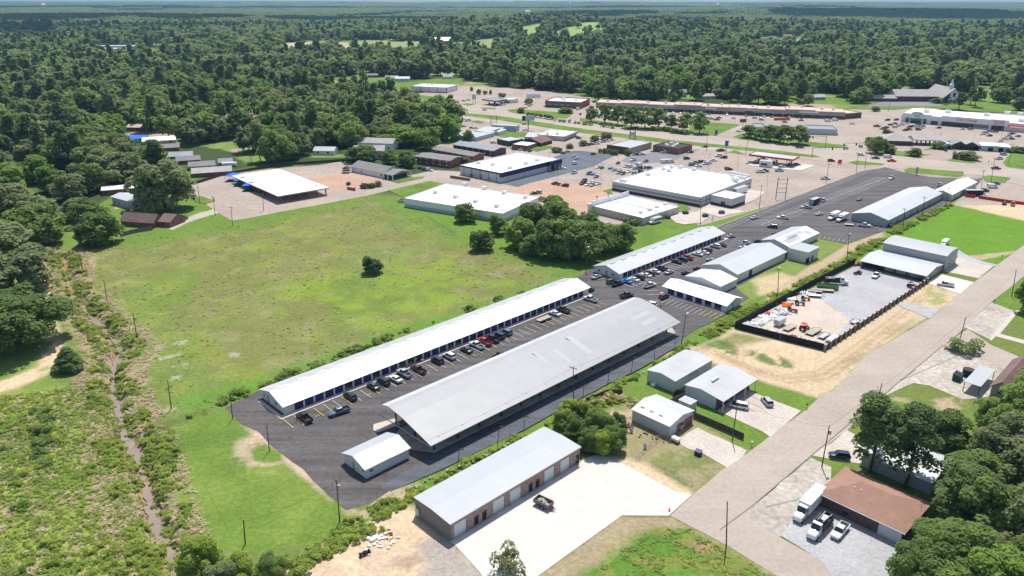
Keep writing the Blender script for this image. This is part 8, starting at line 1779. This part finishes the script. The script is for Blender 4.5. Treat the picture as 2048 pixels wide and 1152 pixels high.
sign(*q5(283,520),q5(0,372)[1],5.5,2.6,'rust','dark red roadside sign at the mall entrance',hd=8,posts=1)
sign(*f2(1905,208),f2(0,155)[1],2.2,3.4,'blue_sign','low blue sign box on the mall lawn',posts=2)
sign(*f6(1143,128),f6(0,60)[1],1.3,4.,'wall_bluegrey','teal and white sign on the large grass island',posts=1)
sign(*q5(1530,950),q5(0,893)[1],2.4,2.4,'red_bright','bright red round-cornered sign at the crossing',posts=2)
sign(*q3(862,345),q3(0,250)[1],4,5,'cloth_white','white gas price sign left of the brown-edged canopy',posts=2)
sign(1424,441.5,433,.1,.1,'steel','short steel stake on the grass behind the pale storage building',posts=1)
sign(*q5(790,388),q5(0,355)[1],14,3.5,'orange','orange banner board standing in the mall lot',posts=2)
# lattice sign frame by the striped stalls and the highway
for (x,y,yt,w,lab) in [(*c4(1130,400),320+180/5.12,5,'steel ladder-like sign frame beside the striped stalls'),(*q3(1062,555),140+465/5.12,5,'open steel sign frame by the grey sheds at the highway')]:
    b_=P(x,y);H_=HT(x,y,yt);r=empty('sign_frame',(b_.x,b_.y,0),0,lab,'sign frame');m=MB()
    for xx in (-w/2,w/2):m.tube((xx,0,0),(xx,0,H_),.18,n=6)
    m.build('post','post_dark',r);m=MB()
    for k in range(4):m.box(-w/2,w/2,-.06,.06,H_*(.3+.2*k),H_*(.3+.2*k)+.25)
    m.build('crossbar','steel',r)
# traffic signals
for (x,y,yt,L_,hd,lab) in [(*q5(1175,850),180+735/6.4,22,0,'traffic signal mast at the median end'),(*q5(1345,740),180+590/6.4,-16,0,'traffic signal mast on the far corner island'),(*q5(1990,800),180+670/6.4,-26,10,'traffic signal mast before the bank corner tree')]:
    b_=P(x,y);H_=max(6,HT(x,y,yt));r=empty('traffic_signal',(b_.x,b_.y,0),R(hd),lab,'traffic light');m=MB();m.tube((0,0,0),(0,0,H_),.22,.16);m.tube((0,0,H_-.3),(L_,0,H_+.1),.13,.08);m.build('mast','post_dark',r)
    for q_ in (.6,.95):m=MB();m.box(L_*q_-.35,L_*q_+.35,-.3,.3,H_-1.7,H_-.2);m.build('signal_head','dark',r)
# people
def person(x,y,shirt,trousers,lab,hd=0):
    p=P(x,y);r=empty('person',(p.x,p.y,.1),hd,lab,'person')
    import bmesh as _b
    me=bpy.data.meshes.new('body');V=[(0,0,.95),(0,0,1.2),(0,0,1.45),(0,0,1.56),(0,.01,1.7),(0,.1,.9),(0.03,.11,.5),(-.02,.12,.06),(.1,.12,.03),(0,-.1,.9),(.08,-.11,.5),(0,-.12,.06),(.12,-.12,.03),(0,.2,1.42),(.02,.26,1.15),(.1,.27,.9),(0,-.2,1.42),(.04,-.26,1.15),(.14,-.26,.92)]
    E_=[(0,1),(1,2),(2,3),(3,4),(0,5),(5,6),(6,7),(7,8),(0,9),(9,10),(10,11),(11,12),(2,13),(13,14),(14,15),(2,16),(16,17),(17,18)]
    RR=[.16,.14,.15,.06,.11,.1,.07,.05,.045,.1,.07,.05,.045,.07,.05,.035,.07,.05,.035]
    me.from_pydata(V,E_,[]);o=bpy.data.objects.new('body',me);COL.objects.link(o);sk=o.modifiers.new('skin','SKIN');me.skin_vertices.new() if not me.skin_vertices else None
    for i,rr in enumerate(RR):me.skin_vertices[0].data[i].radius=(rr,rr)
    me.skin_vertices[0].data[0].use_root=True;ss=o.modifiers.new('sub','SUBSURF');ss.levels=ss.render_levels=1
    dg=bpy.context.evaluated_depsgraph_get();m2=bpy.data.meshes.new_from_object(o.evaluated_get(dg));bpy.data.objects.remove(o);m2.name='person_body'
    for mt in ('skin',trousers,shirt,'dark'):m2.materials.append(M[mt])
    for pl in m2.polygons:
        z=pl.center.z;pl.material_index=3 if z < .08 or z > 1.74 else 1 if z < .97 else 2 if z < 1.5 and (abs(pl.center.y) < .3 and z > 1.0) else 0
    m2.update();r_=bpy.data.objects.new('body',m2);COL.objects.link(r_);r_.parent=r
    mb=MB();mb.ball((0,.01,1.76),.1,8,5,0,.7);mb.build('hair','dark',r)
for x,y,s_,t_,lab in [(*c2(1640,510),'cloth_dark','cloth_dark','person in dark clothes standing near the white suv by the canopy corner'),(*c3(1085,920),'cloth_white','cloth_dark','person in a white shirt before the short storage building, right of the two'),(*c3(990,885),'cloth_white','cloth_dark','person in a white shirt at the first open unit of the short storage building'),(*c3(797,555),'cloth_white','cloth_dark','person in white at an open unit of the pale storage row'),(*c1(785,845),'cloth_white','cloth_dark','person in white at the open unit beside the orange tub'),(*c1(720,900),'cloth_red','cloth_dark','person in red behind the maroon pickup'),(*c2(822,240),'cloth_dark','cloth_dark','person in dark clothes at the far gable of the long white roof'),(594,842,'cloth_dark','cloth_dark','person in dark clothes left of the first black pickup'),(*q7(1593,1065),'cloth_dark','cloth_dark','person walking on the pavement at the garages')]:person(x,y,s_,t_,lab)
# small things
def cone(x,y,lab,s=1.):
    p=P(x,y);r=empty('traffic_cone',(p.x,p.y,.08),0,lab,'traffic cone');b=MB();b.box(-.2*s,.2*s,-.2*s,.2*s,0,.04);b.tube((0,0,.04),(0,0,.75*s),.15*s,.03,10);b.build('cone','orange',r);b=MB();b.tube((0,0,.4*s),(0,0,.52*s),.095*s,.075*s,10);b.build('white_band','white_paint',r)
cone(1338.5,1022,'orange cone on the street corner of the white apron',1.3);cone(*c1(1740,495),'small orange cone right of the blue suv')
p=P(*c1(748,850));r=empty('umbrella',(p.x,p.y,.15),0,'green umbrella at an open unit of the long storage row','umbrella');b=MB();b.tube((0,0,0),(0,0,2),.03);b.build('pole','steel',r);b=MB();b.tube((0,0,1.7),(0,0,2.15),1.,.05,8,smooth=False);b.build('canopy','green_sign',r)
p=P(*c1(838,838));r=empty('tub',(p.x,p.y,.15),0,'orange and yellow tub on the walk beside the green umbrella','tub');b=MB();b.tube((0,0,0),(0,0,.6),.4,.45,12);b.build('body','orange',r);b=MB();b.tube((0,0,.6),(0,0,.75),.46,.3,12);b.build('lid','paint_yellow',r)
def heap(x,y,n_,sp,sz,mat,name,lab,cat,elong=1.,hd=0.):
    p=P(x,y);mb=MB();rr=random.Random(int(x*7+y))
    for _ in range(n_):
        a,b=rr.gauss(0,sp*elong),rr.gauss(0,sp);ca,sa=math.cos(hd),math.sin(hd);mb.ball((a*ca-b*sa,a*sa+b*ca,sz*.35),sz*rr.uniform(.5,1.2),6,4,0,rr.uniform(.4,.9))
    o=mb.build(name,mat,None,(p.x,p.y,.03));tag(o,lab,cat,None,None);return o
rr=random.Random(3)
ws=[(*z5(x,y),m,s_,l) for x,y,m,s_,l in [(200,845,'cloth_white',.8,'white'),(285,815,'white_paint',.6,'small white'),(365,815,'steel',.7,'grey'),(430,790,'white_paint',.6,'pale'),(480,760,'cloth_white',.7,'wide white'),(540,725,'white_paint',.6,'grey white'),(600,690,'cloth_white',.7,'white topmost'),(680,690,'steel',.9,'dark grey'),(720,665,'white_paint',.7,'pale upper'),(640,650,'planks',.7,'tan'),(500,690,'red_paint',.5,'reddish'),(790,510,'white_paint',.8,'white upper'),(735,580,'orange',.8,'orange'),(430,740,'white_paint',.7,'broad white'),(930,430,'steel',.8,'grey far'),(1030,425,'white_paint',.6,'white far')]]
for x,y,m,s_,l in ws:
    heap(x,y,34,.85,s_*.85,m,'equipment_heap','%s heap of wrapped equipment along the left fence of the gravel yard' % l,'equipment')
for i,(px,py,m) in enumerate([(430,900,'steel'),(520,925,'cloth_white'),(600,945,'steel'),(700,970,'stone'),(800,985,'rust'),(900,1010,'cloth_white'),(1000,1040,'steel'),(1100,1080,'stone'),(1180,1110,'white_paint')]):
    x,y=z5(px,py);heap(x,y,26,.62,.42,m,'scrap_pile','scrap pile along the near fence of the gravel yard, %s from the left' % ORD[i],'scrap',1.5,-.2)
heap(760,1083,26,1.2,.35,'white_paint','rubble_pile','white rubble pile in the dirt lot beside the brush','rubble',1.5,.5);heap(747,1075,12,.8,.5,'white_paint','torn_sheeting','torn white sheeting in the weeds above the dirt lot','debris',1.8,-.5);heap(782,1072,12,.8,.3,'rust','rust_scrap','rusty scrap left of the new garage in the weeds','scrap',.8)
heap(1300,872,16,1.1,.35,'rust','pipe_pile','rust red pile beside the weathered warehouse','scrap',2.2,-.7);heap(1259,855,12,.8,.35,'rust','pipe_pile','small rusty pile at the back corner of the weathered warehouse','scrap',1.4,.3)
p=P(730,1110);b=MB();b.tube((-.9,0,.5),(.9,0,.5),.16,n=8);b.box(-.5,.5,-.3,.3,.3,.75)
for xx in (-.9,.9):b.tube((xx-.15,0,.45),(xx+.15,0,.45),.45,n=12)
o=b.build('axle','tyre',None,(p.x,p.y,.03),R(35));tag(o,'black axle with two tyres lying on the dirt lot','axle')
for x,y,lab in [(1263,865,'white barrel with a blue band left of the weathered warehouse'),(1290,897,'white barrel by the chain link fence')]:
    p=P(x,y);r=empty('barrel',(p.x,p.y,.03),0,lab,'barrel');b=MB();b.tube((0,0,0),(0,0,1.2),.35,n=12);b.build('body','steel',r);b=MB();b.tube((0,0,1.201),(0,0,1.28),.36,.2,12);b.build('lid','blue_sign',r)
# rocks along the lane
ROCKS=[]
k=0
for (x0,y0,x1,y1,n_) in ((905,940,1000,900,7),(1010,893,1045,870,5),(1180,800,1330,722,26),(1330,722,1375,700,8),(850,960,905,940,6)):
    for i in range(n_):
        t=i/n_+rr.uniform(-.02,.02);x,y=x0+(x1-x0)*t,y0+(y1-y0)*t+rr.uniform(-2,2);p=P(x,y);b=MB();s_=rr.uniform(.2,.5);b.ball((0,0,s_*.3),s_,6,4,0,.6)
        for j in range(len(b.v)):v=b.v[j];b.v[j]=(v[0]*rr.uniform(.85,1.2),v[1]*rr.uniform(.85,1.2),v[2])
        b.sm=[False]*len(b.sm);o=b.build('rock','stone',None,(p.x,p.y,-.05),rr.uniform(0,3));tag(o,None,'rock','pale rocks edging the asphalt lane');ROCKS.append((p.y,o))
ROCKS.sort(key=lambda t:t[0])
for i,(q_,o) in enumerate(ROCKS):o['label']='pale broken rock edging the asphalt lane, %s counted from the near end' % ordn(i)
# playground, cart corrals, mailbox, hvac
p=P(693,345);r=empty('play_frame',(p.x,p.y,.05),0,'dark wooden play frame in the clay playground','playground');b=MB()
for xx,yy in ((-2,-2),(2,-2),(2,2),(-2,2)):b.tube((xx,yy,0),(xx,yy,2.6),.1)
b.box(-2.1,2.1,-2.1,2.1,1.2,1.35);b.build('frame','fence_dkwood',r);b=MB();b.extr([(-2.4,2.5),(2.4,2.5),(0,3.8)],-2.3,2.3,'y');b.build('roof','fence_dkwood',r)
for x,y,lab in [(1613,817,'mailbox on a post at the street edge by the paved drive'),(1503,893,'mailbox on a post by the dirt drive'),(2003,517,'mailbox at the far driveway'),(1987,607,'mailbox on the grass across the street')]:
    p=P(x,y);r=empty('mailbox',(p.x,p.y,.02),R(45),lab,'mailbox');b=MB();b.tube((0,0,0),(0,0,1.05),.05);b.build('post','post_dark',r);b=MB();b.box(-.35,.35,-.15,.15,1.05,1.35);b.build('box','steel' if 'dirt' in lab else 'dark',r)
for x,y,lab in [(1307,772,'white air conditioner on the grass beside the tall warehouse'),(1385,800,'white air conditioner at the side of the brick porch warehouse')]:
    p=P(x,y);r=empty('air_conditioner',(p.x,p.y,.03),AA,lab,'air conditioner');ac(r,0,0,.02,.7,'unit')
p=P(1351,884);r=empty('generator_cart',(p.x,p.y,.05),R(130),'small grey cart parked by the warehouse end on the dirt drive','cart');b=MB();b.box(-1,1,-.6,.6,.5,1.2);b.build('body','white_paint',r);b=MB();b.box(-.9,.9,-.65,.65,.35,.5);b.build('chassis','dark',r);wheels(r,[(-.5,-.7),(-.5,.7)],.3)
p=P(1346.5,852+15);
p=P(*c2(447,598));
p=P(458,333);r=empty('white_tank',(p.x+2,p.y,.05),R(8),'white cylindrical tank with a white truck front by the fence, upper left','tank');b=MB();b.tube((-6,0,1.7),(3,0,1.7),1.2,n=14);b.build('body','white_paint',r);b=MB();b.box(-5,2,-.5,.5,.3,.9);b.build('cradle','dark',r);
p=P(806,404);r=empty('concrete_bin',(p.x,p.y,.05),R(-14),'small pale concrete block bin on the driveway by the flat white building','bin');b=MB()
for q_ in ((-2.2,2.2,-1.8,-1.6),(-2.2,2.2,1.6,1.8),(-2.2,-2.,-1.6,1.6),(2.,2.2,-1.6,1.6)):b.box(*q_,0,1.4)
b.build('wall','concrete',r)
# signs on the shed and office wall meter, cart returns
for i,(x,y) in enumerate([(1221,338),(1185,350),(1300,342)]):
    p=P(x,y);r=empty('cart_corral',(p.x,p.y,.06),R(50),'blue-grey shopping cart corral in the striped lot, %s from the left' % ('second','first','third')[i],'cart corral');b=MB()
    for yy in (-1.2,1.2):b.tube((-2.5,yy,1),(2.5,yy,1),.05);b.tube((-2.5,yy,0),(-2.5,yy,1),.05);b.tube((2.5,yy,0),(2.5,yy,1),.05)
    b.build('rails','steel',r);b=MB();b.box(-2,1.8,-.8,.8,.4,1.);b.build('carts','blue_sign',r)
# ================================================================ AIR
hz=bpy.data.materials.new('haze');hz.use_nodes=True;nt=hz.node_tree;nt.nodes.remove(nt.nodes['Principled BSDF'])
pv=nt.nodes.new('ShaderNodeVolumePrincipled');pv.inputs['Color'].default_value=(.38,.68,1.,1);pv.inputs['Density'].default_value=5.5e-5;pv.inputs['Anisotropy'].default_value=.0
nt.links.new(pv.outputs[0],nt.nodes['Material Output'].inputs['Volume'])
M['haze']=hz;mb=MB();mb.box(-95000,95000,-300,18500,-60,190);tag(mb.build('haze','haze'),kind='stuff')
# clouds high above the far woods; their shade falls on the distant forest
M['cloud']=node_mat('cloud',(.8,.8,.82),rough=1,var=0)
for i,(tx,ty,w,d) in enumerate([(-2300,3300,1900,640),(-1500,2450,620,240),(2000,4000,1700,600),(300,7600,3200,700),(-5200,7800,2500,900),(1500,2150,260,150)]):
    zc=1200;mb=MB();rc=random.Random(i+40)
    for _ in range(34):a,b=rc.gauss(0,.38),rc.gauss(0,.38);r0=d*rc.uniform(.3,.55);mb.ball((a*w,b*d,rc.uniform(0,.3)*d),r0,10,6,0,.45)
    o=mb.build('cloud','cloud',None,(tx+zc*.488*math.sin(SUN_AZ),ty+zc*.488*math.cos(SUN_AZ),zc));tag(o,kind='structure')
